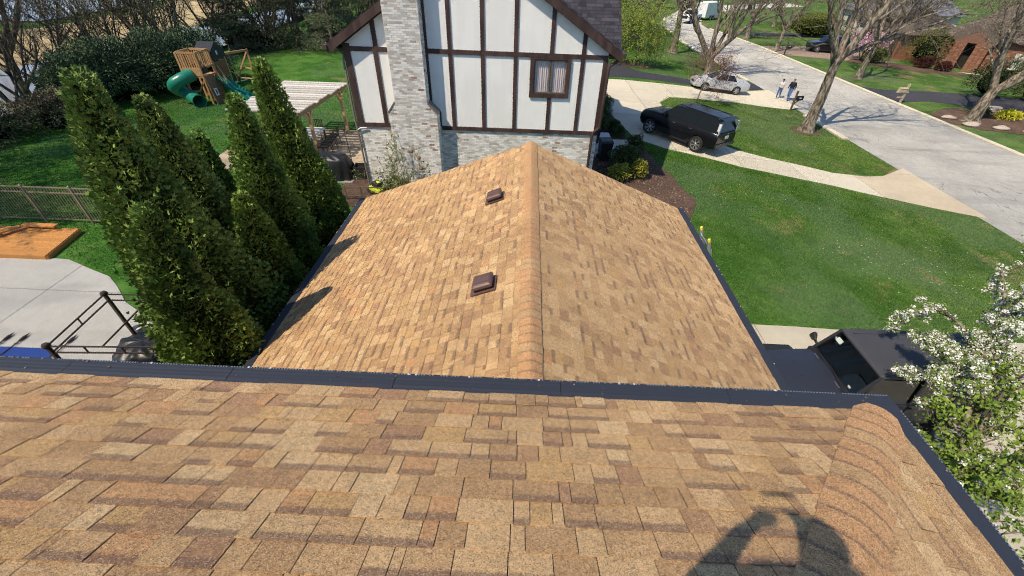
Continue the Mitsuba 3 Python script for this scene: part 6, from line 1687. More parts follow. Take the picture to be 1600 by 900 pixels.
# ---- shepherd hook (lantern pole) by the corner
k = thing('lantern_pole', 'thin dark garden pole with a small lantern near the corner of the timbered house', 'pole')
MB().tube([(-8.35, 19.5, 0), (-8.40, 19.55, 1.0), (-8.45, 19.6, 1.55)], .018, 8).add(k + '__pole', 'm_bronze')
MB().lathe([(0, 0), (.05, .02), (.06, .12), (.03, .18), (0, .2)], (-8.45, 19.6, 1.55), 10).add(k + '__lantern', 'm_bronze')
MB().tube([(-8.45, 19.6, 1.62), (-8.1, 19.4, 1.80), (-7.6, 19.0, 1.95), (-6.9, 18.3, 2.4)], .010, 6).add(k + '__arm', 'm_bronze')
# ---- lime green push mower in the side bed, with its folded handle
mw = thing('push_mower', 'lime green and black push mower parked by the corner of the garage roof', 'mower')
R = rotz(2.5); o = np.array([-6.1, 16.35, .14])
MB().man(m3.Manifold.batch_hull([ball((sx * .32, sy * .22, z), .05) for sx in (-1, 1) for sy in (-1, 1) for z in (.12, .2)])).move(R, o).add(mw + '__deck', 'm_lime', smooth=40)
MB().man(m3.Manifold.batch_hull([ball((sx * .16 + .04, sy * .12, z), .05) for sx in (-1, 1) for sy in (-1, 1) for z in (.25, .40)])).move(R, o).add(mw + '__motor_hood', 'm_plastic', smooth=40)
MB().man(m3.Manifold.batch_hull([ball((.06, .0, .45), .04), ball((-.10, .08, .42), .03), ball((-.10, -.08, .42), .03)])).move(R, o).add(mw + '__motor_cap', 'm_lime', smooth=40)
for sx in (-1, 1):
    for sy in (-1, 1):
        MB().tube([(sx * .33, sy * .26, .05), (sx * .33, sy * .32, .05)], .11 if sx < 0 else .09, 14).move(R, o).add(mw + '__wheel', 'm_tire')
for sy in (-1, 1):
    MB().tube([(-.30, sy * .2, .2), (-.75, sy * .22, .62), (-1.15, sy * .20, .85)], .016, 6).move(R, o).add(mw + '__handle_tube', 'm_alu')
MB().tube([(-1.15, -.20, .85), (-1.18, 0, .87), (-1.15, .20, .85)], .018, 6).move(R, o).add(mw + '__handle_grip', 'm_plastic')
MB().man(m3.Manifold.batch_hull([ball((-.52 + dx, sy * .13, z), .05) for dx, z in ((0, .18), (-.16, .16), (-.05, .42)) for sy in (-1, 1)])).move(R, o).add(mw + '__grass_bag', 'm_plastic', smooth=40)
# ---- low wire fence between the conifers and the garage
lf = thing('low_fence', 'low brown wire fence across the strip of lawn behind the conifers', 'fence')
for x in (-8.0, -7.3, -6.65, -5.6):
    MB((.13, .085, .06)).box((x, 15.75, .33), (.035, .035, .66)).add(lf + '__post', 'm_vcs', vc=True)
for z in (.22, .62):
    MB((.16, .11, .08)).box((-6.8, 15.75, z), (2.4, .03, .045)).add(lf + '__rail', 'm_vcs', vc=True)
m = MB((.12, .10, .08))
for x in np.arange(-8.0, -5.6, .055): m.box((x, 15.75, .42), (.006, .006, .42))
tag(m.add(lf + '__wire', 'm_vcs', vc=True), kind='stuff')
# ---- metal rail fence on the left
fe = thing('rail_fence', 'brown metal fence with thin vertical bars across the back lawn on the left', 'fence')
xs_ = np.arange(-28.2, -9.8, 1.745)
for x in xs_:
    MB().box((x, 13.15, .74), (.065, .065, 1.48)).add(fe + '__post', 'm_fence')
    MB().man(hullm([(x + sx * .042, 13.15 + sy * .042, 1.48) for sx in (-1, 1) for sy in (-1, 1)] + [(x, 13.15, 1.535)])).add(fe + '__post_cap', 'm_fence')
for a, b in zip(xs_[:-1], xs_[1:]):
    for z in (.14, 1.22, 1.42):
        MB().box(((a + b) / 2, 13.15, z), (b - a - .066, .03, .042)).add(fe + '__rail', 'm_fence')
for a, b in zip(xs_[:-1], xs_[1:]):
    for x in np.arange(a + .11, b - .05, .109):
        if x < -21.5 or x > -13: continue
        MB().box((x, 13.15, .76), (.018, .018, 1.30)).add(fe + '__bar', 'm_fence')
# ---- low orange timber platform at the patio edge
pf = thing('timber_platform', 'low orange stained timber platform with a bench rail on the patio edge', 'platform')
r = np.random.default_rng(920)
org = np.array((.50, .235, .070))
def dcol(): return org * r.uniform(.88, 1.12)
for i, y in enumerate(np.arange(10.85, 12.5, .142)):
    xr_ = -15.55 - (y - 10.85) * .20
    MB(dcol()).box(((-19.2 + xr_) / 2, y, .160), (xr_ + 19.2, .136, .035)).add(pf + '__board', 'm_vcs', vc=True)
MB(org * .8).box((-17.4, 10.80, .078), (3.66, .035, .145)).add(pf + '__skirt', 'm_vcs', vc=True)
MB(org * .8).bar((-15.53, 10.80, .078), (-15.87, 12.5, .078), .035, .145).add(pf + '__skirt', 'm_vcs', vc=True)
for a, b in (((-17.75, 12.42, .31), (-16.55, 12.42, .31)), ((-17.75, 12.30, .31), (-18.6, 10.95, .31))):
    MB(dcol()).bar(a, b, .20, .05).add(pf + '__bench_board', 'm_vcs', vc=True)
for x, y in ((-17.6, 12.4), (-17.1, 12.42), (-16.7, 12.42), (-18.0, 11.8), (-18.4, 11.2)):
    MB(org * .75).box((x, y, .232), (.09, .09, .108)).add(pf + '__bench_block', 'm_vcs', vc=True)
# ---- small garden gazebo frame over a covered grill
gz = thing('gazebo_frame', 'bare brown metal gazebo frame without its canopy on the grey patio', 'gazebo')
A, B, C, D = np.array([-8.98, 5.22, 2.2]), np.array([-9.12, 6.78, 2.2]), np.array([-6.9, 5.32, 2.2]), np.array([-7.0, 6.86, 2.2])
for q in (A, B, C, D):
    MB().box((q[0], q[1], 1.1), (.058, .058, 2.2)).add(gz + '__post', 'm_bronze')
    MB().lathe([(0, .05), (.05, .045), (.07, .01), (.07, -.03), (0, -.03)], q + [0, 0, .02], 12).add(gz + '__corner_cap', 'm_bronze')
for a, b in ((A, B), (B, D), (D, C), (C, A)):
    for dz in (0.0, -.17):
        MB().bar(a + [0, 0, dz], b + [0, 0, dz], .024, .026).add(gz + '__rail', 'm_bronze')
    mid = (a + b) / 2
    for f in (.33, .67) if np.linalg.norm(a - b) > 1.8 else (.5,):
        p = a * (1 - f) + b * f
        MB().bar(p, p - [0, 0, .17], .022, .022).add(gz + '__strut', 'm_bronze')
mA, mB_ = (A + C) / 2, (B + D) / 2
MB().bar(mA, mB_, .022, .026).add(gz + '__rail', 'm_bronze')
draped('covered_grill', 'grill under a crumpled black cover beneath the bare gazebo frame', 'grill', (-8.75, 6.55, 0), .66, .56, 1.0, 930, rot=.2)
k = thing('gas_bottle', 'pale blue-white rounded gas bottle beside the black cover under the gazebo frame', 'bottle')
MB((.56, .60, .64)).lathe([(0, .02), (.17, .02), (.22, .10), (.23, .45), (.20, .58), (.13, .66), (.10, .68), (.10, .74), (0, .74)], (-9.40, 7.12, .02), 20).add(k + '__body', 'm_vcs', vc=True, smooth=True)
MB((.5, .52, .54)).lathe([(.11, .70), (.12, .70), (.12, .82), (.11, .82)], (-9.40, 7.12, .02), 16).add(k + '__collar', 'm_vcs', vc=True)
# ---- blue sheet on the patio, dark rods added in place of the shadow streaks on it
bl = Polygon([(-16.2, 7.0), (-12.1, 7.0), (-11.78, 6.89), (-11.75, 6.6), (-12.0, 6.1), (-16.2, 6.0)])
k = thing('blue_mat', 'royal blue mat lying on the grey patio at the left edge', 'mat')
v, f = drape(bl, .045, .02)
MB((.018, .050, .24)).raw(v, f).add(k + '__sheet', 'm_vcs', vc=True)
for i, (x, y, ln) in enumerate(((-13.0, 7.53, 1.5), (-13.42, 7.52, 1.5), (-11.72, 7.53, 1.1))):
    k = thing('shadow_rod', ['dark rod standing in for a shadow on the grey patio, middle of three', 'dark rod standing in for a shadow on the grey patio at the left edge', 'dark rod standing in for a shadow on the grey patio nearest the gazebo frame'][i], 'shadow_streak')
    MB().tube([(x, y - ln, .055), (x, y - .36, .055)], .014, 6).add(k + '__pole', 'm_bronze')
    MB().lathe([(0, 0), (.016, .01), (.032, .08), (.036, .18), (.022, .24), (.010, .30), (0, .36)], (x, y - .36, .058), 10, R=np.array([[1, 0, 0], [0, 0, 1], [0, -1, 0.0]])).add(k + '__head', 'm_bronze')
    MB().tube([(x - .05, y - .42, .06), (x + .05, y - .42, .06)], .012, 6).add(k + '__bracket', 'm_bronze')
# ---- aluminium ladder leaning on the right garage gutter
ld = thing('ladder', 'aluminium extension ladder with yellow tipped rails leaning on the right garage gutter', 'ladder')
def rail(a, b, w=.03, h=.075):
    MB().bar(a, b, w, h, up=(1, 0, 0)).add(ld + '__rail', 'm_alu')
foot, head = np.array([5.05, 8.38, 0.0]), np.array([4.22, 8.38, 3.36])
dv = unit(head - foot)
for dy, ext, off in ((-.27, 0, 0), (.27, .0, 0), (-.235, -.25, .05), (.235, -.25, .05)):
    f_, h_ = foot + [off, dy, 0], head + [off, dy, 0] + dv * ext
    rail(f_, h_)
    if off == 0:
        MB().man(m3.Manifold.batch_hull([ball(h_ + dv * e + [0, 0, 0], .036, 8) for e in (-.03, .03)])).add(ld + '__rail_cap', 'm_yellow')
for s in np.arange(.3, np.linalg.norm(head - foot) - .1, .30):
    p = foot + dv * s
    MB().tube([p + [.0, -.26, 0], p + [0, .26, 0]], .017, 8).add(ld + '__rung', 'm_alu')
k = thing('garden_hose', 'coil of pale hose hanging over the lawn edge below the ladder', 'hose')
a = np.linspace(0, 1, 24)
MB((.36, .33, .25)).tube(np.column_stack([4.75 + .55 * np.sin(a * 2.4), 8.2 - a * 1.6, .9 * (1 - a) ** 2 + .03]), .035, 7).add(k + '__tube', 'm_vcs', vc=True, smooth=True)

# ---- playset
ps = thing('playset', 'wooden play tower with a green tube slide, a green wave slide and a swing beam', 'playset')
ORA = [(.42, .25, .12), (.47, .29, .145), (.38, .22, .105)]
r = np.random.default_rng(940)
def pcol(k=1.0): return np.array(ORA[r.integers(3)]) * k
ang = .0; o = np.array([-21.1, 29.0, 0])
def pl_(part, mb): return mb.move(rotz(ang), o).add(ps + '__' + part, 'm_vcs', vc=True)
TW, TD = 1.2, 1.3                                   # tower in plan: x, y
for sx in (-1, 1):
    for sy in (-1, 1):
        pl_('post', MB(pcol(.9)).box((sx * TW / 2, sy * TD / 2, 1.5), (.11, .11, 3.0)))
pl_('deck', MB(pcol(.8)).box((0, 0, 1.62), (TW, TD, .09)))
for z in (2.98, 2.10):
    for sy in (-1, 1): pl_('rail', MB(pcol()).box((0, sy * (TD / 2 + .005), z), (TW - .11, .06, .11)))
    for sx in (-1, 1): pl_('rail', MB(pcol()).box((sx * (TW / 2 + .005), 0, z), (.06, TD - .11, .11)))
for i in range(7):
    x = -TW / 2 + .15 + i * .15
    for sy in (-1, 1): pl_('picket', MB(pcol()).box((x, sy * (TD / 2 + .005), 2.54), (.07, .025, .78)))
    y = -TD / 2 + .17 + i * .16
    for sx in (-1, 1): pl_('picket', MB(pcol()).box((sx * (TW / 2 + .005), y, 2.54), (.025, .07, .78)))
pl_('panel', MB(pcol(.85)).box((0, -TD / 2 - .01, 1.86), (TW - .11, .04, .36)))
# brown climbing board on the right with its white sign, dark crossbars
pl_('climbing_board', MB((.17, .105, .065)).bar((.68, -.22, 1.68), (.95, -.30, .0), .95, .04, up=(1, 0, 0)))
pl_('sign', MB((.62, .62, .63)).bar((.86, -.36, .93), (.94, -.40, .50), .34, .02, up=(1, 0, 0)))
pl_('sign__mark', MB((.10, .11, .13)).bar((.885, -.37, .86), (.935, -.39, .58), .13, .012, up=(1, 0, 0)))
pl_('dark_box', MB((.03, .03, .035)).box((.66, -.35, 1.98), (.12, .42, .32)))
# lower bracing and shelf
for sy in (-1, 1): pl_('brace', MB(pcol(.9)).bar((-.6, sy * .6, .1), (.6, sy * .6, 1.5), .06, .09))
pl_('shelf', MB(pcol(.9)).box((-.3, -.75, .78), (.55, .30, .05)))
pl_('shelf_leg', MB(pcol(.9)).bar((-.5, -.86, .76), (-.55, -.9, 0), .06, .06))
# dark fabric roof and brown wall of the second bay behind
pl_('canopy', MB((.020, .022, .034)).prism([(-.75, 0), (.75, 0), (.62, .55), (0, .95), (-.62, .55)], -.55, .55, frame((.15, 1.45, 2.35), (0, 1, 0), (0, 0, 1), (1, 0, 0))))
pl_('canopy__emblem', MB((.60, .60, .62)).box((.712, 1.30, 2.70), (.012, .16, .22)))
for sx in (-.35, .6):
    for yy in (.75, 2.1): pl_('post', MB(pcol(.9)).box((sx, yy, 1.2), (.09, .09, 2.4)))
pl_('bay_wall', MB((.16, .085, .045)).box((.62, 1.42, 1.72), (.04, 1.3, 1.0)))
pl_('bay_floor', MB(pcol(.8)).box((.13, 1.42, 1.2), (1.0, 1.4, .07)))
pl_('ladder_rail', MB(pcol()).bar((.68, .5, 2.0), (1.25, .35, .9), .07, .09)); pl_('ladder_rail', MB(pcol()).bar((.68, .9, 2.0), (1.25, .75, .9), .07, .09))
# tube slide
a = np.linspace(0, 1, 30)
ctrl = np.array([(-.15, -.55, 1.75), (-.45, -1.0, 1.62), (-1.0, -1.25, 1.35), (-1.35, -1.05, 1.05), (-1.25, -.75, .82), (-.8, -.75, .62), (-.2, -1.05, .42), (.2, -1.35, .36)])
cp = np.column_stack([np.interp(a, np.linspace(0, 1, len(ctrl)), ctrl[:, k]) for k in range(3)])
for _ in range(3): cp[1:-1] = (cp[:-2] + 2 * cp[1:-1] + cp[2:]) / 4
rr_ = np.full(30, .36)
rad = rr_ + np.where((np.arange(30) % 8 == 0), .022, 0)
MB().tube(cp, rad, 20, caps=False).move(rotz(ang), o).add(ps + '__tube_slide', 'm_slide', smooth=50)
MB().tube(cp, rr_ - .015, 20, caps=False).move(rotz(ang), o).add(ps + '__tube_slide__lining', 'm_slide', smooth=50)
e = cp[-1]; d = unit(cp[-1] - cp[-3])
MB().tube([e - d * .02, e + d * .06], [.37, .42], 20, caps=False).move(rotz(ang), o).add(ps + '__tube_slide__lip', 'm_slide', smooth=50)
# wave slide: two lanes
t = np.linspace(0, 1, 20)
sx_ = .7 + t * 1.75; sz_ = 1.22 * (1 - t) + .06 * np.sin(t * 2 * np.pi * 1.6) * (1 - t * .3) + .07
sy0 = .75 - t * .15
prof = [(-.47, .16), (-.42, .17), (-.38, .02), (-.06, .0), (-.03, .11), (.03, .11), (.06, 0), (.38, .02), (.42, .17), (.47, .16), (.44, -.05), (-.44, -.05)]
S = [[(x, y + q[0], z + q[1]) for q in prof] for x, z, y in zip(sx_, sz_, sy0)]
V, F = loft(S)
MB().raw(V, F).move(rotz(ang), o).add(ps + '__wave_slide', 'm_slide', smooth=35)
# swing beam with A-frame
pl_('swing_beam', MB(pcol()).bar((-.1, 2.0, 2.35), (.95, 4.45, 2.35), .11, .14))
ap = np.array([.92, 4.40, 2.3])
for q in ((-.95, 4.75, 0), (1.0, 4.2, 0), (.25, 5.3, 0)):
    pl_('swing_leg', MB(pcol()).bar(ap, q, .09, .09))
pl_('swing_crossbar', MB(pcol()).bar((.1, 4.7, 1.15), (.96, 4.3, 1.15), .06, .08))
for f in (.35, .62):
    p = np.array([-.1, 2.0, 2.3]) * (1 - f) + np.array([.95, 4.45, 2.3]) * f
    side = np.array([.92, -.39, 0])
    for q in (-.22, .22): pl_('swing_rope', MB((.20, .2, .2)).tube([p + np.array([.39, .92, 0]) * q, p + np.array([.39, .92, 0]) * q - [0, 0, 1.75]], .012, 5))
    pl_('swing_seat', MB((.05, .16, .10)).box(p - [0, 0, 1.77], (.2, .5, .03), rotz(-.4)))
pl_('glider', MB(pcol()).bar((.0, 4.2, .55), (.9, 4.0, .55), .14, .05))

# ---- mailboxes
def mailbox(x, y, lab, body, post_c, a=0.0, style=0):
    k = thing('mailbox', lab, 'mailbox')
    z = float(T(x)); R = rotz(a); o = np.array([x, y, z])
    if style == 0:
        MB(post_c).box((0, 0, .72), (.11, .11, 1.44)).move(R, o).add(k + '__post', 'm_vcs', vc=True)
        MB(post_c).bar((-.18, 0, .78), (.5, 0, .78), .09, .07).bar((0, 0, .45), (.34, 0, .76), .07, .06).move(R, o).add(k + '__arm', 'm_vcs', vc=True)
        m = MB(body); m.prism([(-.12, 0), (.12, 0), (.12, .14), (.085, .225), (0, .26), (-.085, .225), (-.12, .14)], 0, .55, frame((.04, 0, .82), (0, 1, 0), (0, 0, 1), (1, 0, 0))); m.move(R, o).add(k + '__box', 'm_vcs', vc=True)
        MB((.6, .6, .62)).box((.32, -.125, .95), (.16, .008, .08)).move(R, o).add(k + '__number_plate', 'm_vcs', vc=True)
    else:
        MB(post_c).box((0, 0, .70), (.14, .14, 1.40)).move(R, o).add(k + '__post', 'm_vcs', vc=True)
        MB(post_c).man(hullm([(sx * .07, sy * .07, 1.40) for sx in (-1, 1) for sy in (-1, 1)] + [(0, 0, 1.56)])).move(R, o).add(k + '__post_cap', 'm_vcs', vc=True)
        MB(post_c).box((-.28, 0, .86), (.95, .22, .08)).box((-.25, 0, .45), (.5, .10, .08)).move(R, o).add(k + '__arm', 'm_vcs', vc=True)
        MB(body).box((-.38, 0, 1.02), (.62, .26, .24)).prism([(-.16, 0), (.16, 0), (0, .10)], 0, .66, frame((-.71, 0, 1.14), (0, 1, 0), (0, 0, 1), (1, 0, 0))).move(R, o).add(k + '__box', 'm_vcs', vc=True)
mailbox(20.9, 35.35, 'black mailbox on a brown wooden post at the near kerb', (.012, .012, .014), (.115, .085, .055), a=.1)
mailbox(31.75, 39.0 - .2, 'tan wooden mailbox on a stout post across the street', (.45, .37, .26), (.42, .35, .25), a=.1, style=1)
mailbox(31.9, 60.1, 'dark mailbox on a slim post beside the brown paver drive', (.03, .025, .022), (.06, .045, .035), a=0)
mailbox(15.2, 58.4, 'dark mailbox on a post at the lawn edge right of the green weeping tree', (.02, .02, .022), (.05, .04, .035), a=0)
# garden ornament: small lamp on the lawn island? none
# ================================================================== HOUSES ACROSS THE STREET
bh = 'far_brick_house'
tag(bh, 'long red brick house with a brown roof across the street, upper right', 'house')
rb = np.random.default_rng(960)
def wall_bricks(part, o, eu, L, Hh, holes, seed):
    """brick courses as real blocks, pale mortar behind"""
    r_ = np.random.default_rng(seed); mb = MB(); en = np.cross(eu, [0, 0, 1.0]); Rr = np.stack([eu, [0, 0, 1.0], en], 1)
    ch, cl = .14, .42
    for jj in range(int(Hh / ch)):
        z = (jj + .5) * ch; u = -(jj % 2) * cl / 2
        while u < L:
            a_, b_ = max(u, 0), min(u + cl, L); u += cl
            if b_ - a_ < .05 or any(h[0] < (a_ + b_) / 2 < h[1] and h[2] < z < h[3] for h in holes): continue
            c = np.array(((.25, .12, .08), (.29, .145, .095), (.22, .10, .07), (.32, .18, .125))[r_.integers(4)]) * r_.uniform(.8, 1.2)
            mb.box(o + eu * (a_ + b_) / 2 + np.array([0, 0, z]) + en * .012, (b_ - a_ - .02, ch - .02, .03), Rr, color=c)
    tag(mb.add(part, 'm_vc', vc=True), kind='stuff')
zb = -1.0
# main block: front faces the street (towards -x, a little towards -y)
hx, hy = np.array([47.5, 57.0]), np.array([55.5, 47.0])
eu = unit(np.array([*(hy - hx), 0.0])); en = np.array([eu[1], -eu[0], 0.0])    # outward (towards the street)
if en[0] > 0: en = -en
Lh = np.linalg.norm(hy - hx); o3 = np.array([*hx, zb])
MB((.30, .27, .24)).box(o3 + eu * Lh / 2 - en * 4.6 + np.array([0, 0, 1.5]), (Lh, 9.0, 3.0), np.stack([eu, np.cross([0, 0, 1.0], eu), [0, 0, 1.0]], 1)).add(bh + '__wall', 'm_vc', vc=True)
Rw = np.stack([eu, en, [0, 0, 1.0]], 1)
holes = [(2.3, 3.3, .1, 2.3), (6.6, 8.0, .7, 2.1), (10.0, 11.4, .7, 2.1)]
ou = np.cross(eu, [0, 0, 1.0])
sgn = 1 if ou @ en > 0 else -1
wall_bricks(bh + '__wall__brick', o3 - en * .09 + (eu * 0 if sgn > 0 else eu * Lh), eu * sgn, Lh, 3.0, holes if sgn > 0 else [(Lh - h[1], Lh - h[0], h[2], h[3]) for h in holes], 961)
def onw(u, z, d=.0): return o3 + eu * u + np.array([0, 0, z]) + en * d
for (u0, u1, z0, z1) in holes[1:]:
    k = numbered(bh + '__window')
    MB((.62, .60, .53)).box(onw((u0 + u1) / 2, (z0 + z1) / 2, -.02), (u1 - u0, .06, z1 - z0), Rw).add(k + '__blind', 'm_vc', vc=True)
    for q in (u0, (u0 + u1) / 2, u1): MB((.60, .59, .55)).box(onw(q, (z0 + z1) / 2, .04), (.08, .10, z1 - z0 + .08), Rw).add(k + '__frame', 'm_vc', vc=True)
    MB((.58, .56, .52)).box(onw((u0 + u1) / 2, z0 - .06, .08), (u1 - u0 + .2, .2, .10), Rw).add(k + '__sill', 'm_vc', vc=True)
MB((.02, .018, .016)).box(onw(2.8, 1.2, -.05), (1.0, .1, 2.2), Rw).add(bh + '__door', 'm_vcs', vc=True)
# brick porch gable jutting out with its dark arch
pgab = numbered(bh + '__porch')
for u0, u1 in ((1.35, 2.38), (3.22, 4.4)):
    m = MB()
    for jj in range(20):
        for c0 in np.arange(u0, u1 - .05, .42):
            c = np.array((.27, .135, .09)) * rb.uniform(.75, 1.25)
            b_ = min(c0 + .40, u1)
            m.box(onw((c0 + b_) / 2, .07 + jj * .14, .55), (b_ - c0, 1.0, .125), Rw, color=c)
    tag(m.add(pgab + '__pier', 'm_vc', vc=True), kind='stuff')
Mw = frame(onw(0, 0, 0), eu, [0, 0, 1.0], np.cross(eu, [0, 0, 1.0]))
dd = 1 if np.cross(eu, [0, 0, 1.0]) @ en > 0 else -1
MB((.205, .115, .085)).prism(Polygon([(1.35, 2.3), (4.4, 2.3), (4.4, 2.75), (2.88, 3.7), (1.35, 2.75)]).difference(sbox(2.4, 2.2, 3.2, 2.62)), dd * .05, dd * 1.05, Mw).add(pgab + '__gable', 'm_vc', vc=True)
for s_ in (-1, 1):
    MB((.14, .115, .10)).bar(onw(2.88 + s_ * 1.75, 2.62, .5), onw(2.88, 3.82, .5), 1.5, .08, up=tuple(en)).add(pgab + '__roof', 'm_vc', vc=True)
# hipped brown roof in courses
rfz, rise = 3.0, 3.1
corn = [onw(-.5, rfz, .5), onw(Lh + .5, rfz, .5), onw(Lh + .5, rfz, -9.6), onw(-.5, rfz, -9.6)]
ra, rb2 = onw(3.8, rfz + rise, -4.55), onw(Lh - 3.8, rfz + rise, -4.55)
V = np.array(corn + [ra, rb2]); F = [[0, 1, 5], [0, 5, 4], [1, 2, 5], [2, 3, 4], [2, 4, 5], [3, 0, 4], [0, 2, 1], [0, 3, 2]]
MB((.12, .10, .092)).raw(V, F).add(bh + '__roof', 'm_vc', vc=True)
m = MB(); r_ = np.random.default_rng(962)
sl_ = unit(ra - np.array(onw(3.8, rfz, .5)))
nn = unit(np.cross(eu, sl_)); nn = nn if nn[2] > 0 else -nn
Ls = np.linalg.norm(ra - np.array(onw(3.8, rfz, .5)))
for i in range(int(Ls / .2)):
    f = i * .2 / Ls
    u = -.5 + 4.3 * f
    while u < Lh + .5 - 4.3 * f:
        w = r_.uniform(.3, .7); g = r_.uniform(.7, 1.35)
        m.box(onw(u + w / 2, rfz, .5) + sl_ * (i * .2 + .1) + nn * .02, (w - .02, .2, .02), np.stack([eu, sl_, np.cross(eu, sl_)], 1), color=np.array((.135, .112, .10)) * g); u += w
tag(m.add(bh + '__roof__shingle', 'm_vc', vc=True), kind='stuff')
MB((.30, .13, .085)).box(onw(8.5, 5.9, -4.3), (.9, .7, 2.6), Rw).add(bh + '__chimney', 'm_vc', vc=True)
# garage wing with the dark doorway, nearer the magnolia
wg = 'far_garage_wing'
tag(wg, 'brown roofed garage wing with dark doors beside the magnolia across the street', 'garage')
o4 = np.array([44.6, 62.5, -1.0])
MB((.27, .13, .085)).box(o4 + [3.2, 0, 1.35], (6.4, 6.6, 2.7)).add(wg + '__wall', 'm_vc', vc=True)
for q in (-1.6, 1.6): MB((.10, .075, .062)).box(o4 + [-.02, q, 1.1], (.06, 2.6, 2.2)).add(wg + '__door', 'm_vc', vc=True)
MB((.125, .105, .095)).raw([o4 + p for p in ([-.5, -3.9, 2.7], [6.9, -3.9, 2.7], [6.9, 3.9, 2.7], [-.5, 3.9, 2.7], [3.2, -1.2, 5.0], [3.2, 1.2, 5.0])], [[0, 1, 4], [1, 2, 5], [1, 5, 4], [2, 3, 5], [3, 0, 4], [3, 4, 5], [0, 2, 1], [0, 3, 2]]).add(wg + '__roof', 'm_vc', vc=True)
# grey roofed house farther back
gh = 'far_grey_roof_house'
tag(gh, 'pale house with a blue-grey shingle roof far across the street, top edge', 'house')
o5 = np.array([60.5, 84.0, -1.0])
MB((.55, .53, .48)).box(o5 + [0, 0, 1.5], (13, 9, 3.0)).add(gh + '__wall', 'm_vc', vc=True)
for x in (-5, -2.2, .8, 3.8):
    k = numbered(gh + '__window'); MB((.05, .055, .065)).box(o5 + [x, -4.52, 1.6], (1.1, .05, 1.2)).add(k, 'm_vcs', vc=True)
for y in (-2.5, 1.5):
    k = numbered(gh + '__window'); MB((.05, .055, .065)).box(o5 + [-6.52, y, 1.6], (.05, 1.2, 1.2)).add(k, 'm_vcs', vc=True)
MB((.13, .135, .16)).raw([o5 + p for p in ([-7.1, -5.1, 3.0], [7.1, -5.1, 3.0], [7.1, 5.1, 3.0], [-7.1, 5.1, 3.0], [-3.4, 0, 6.4], [3.4, 0, 6.4])], [[0, 1, 5], [0, 5, 4], [1, 2, 5], [2, 3, 4], [2, 4, 5], [3, 0, 4], [0, 2, 1], [0, 3, 2]]).add(gh + '__roof', 'm_vc', vc=True)
m = MB(); r_ = np.random.default_rng(963)
for (p0, p1, q0, q1) in ((np.array([-7.1, -5.1, 3.0]), np.array([7.1, -5.1, 3.0]), np.array([-3.4, 0, 6.4]), np.array([3.4, 0, 6.4])), (np.array([-7.1, 5.1, 3.0]), np.array([-7.1, -5.1, 3.0]), np.array([-3.4, .01, 6.4]), np.array([-3.4, -.01, 6.4]))):
    N = 24
    for i in range(N):
        a_, b_ = lerp(p0, q0, (i + .5) / N), lerp(p1, q1, (i + .5) / N)
        ln = np.linalg.norm(b_ - a_); e1 = unit(p1 - p0); e2 = unit((q0 + q1) / 2 - (p0 + p1) / 2); e2 = unit(e2 - e1 * (e1 @ e2)); n3 = np.cross(e1, e2); u = 0
        while u < ln - .05:
            w = min(r_.uniform(.35, .8), ln - u); g = r_.uniform(.6, 1.5)
            m.box(o5 + a_ + e1 * (u + w / 2) + n3 * .02, (w - .02, .24, .02), np.stack([e1, e2, n3], 1), color=np.array((.15, .155, .18)) * g); u += w
tag(m.add(gh + '__roof__shingle', 'm_vc', vc=True), kind='stuff')

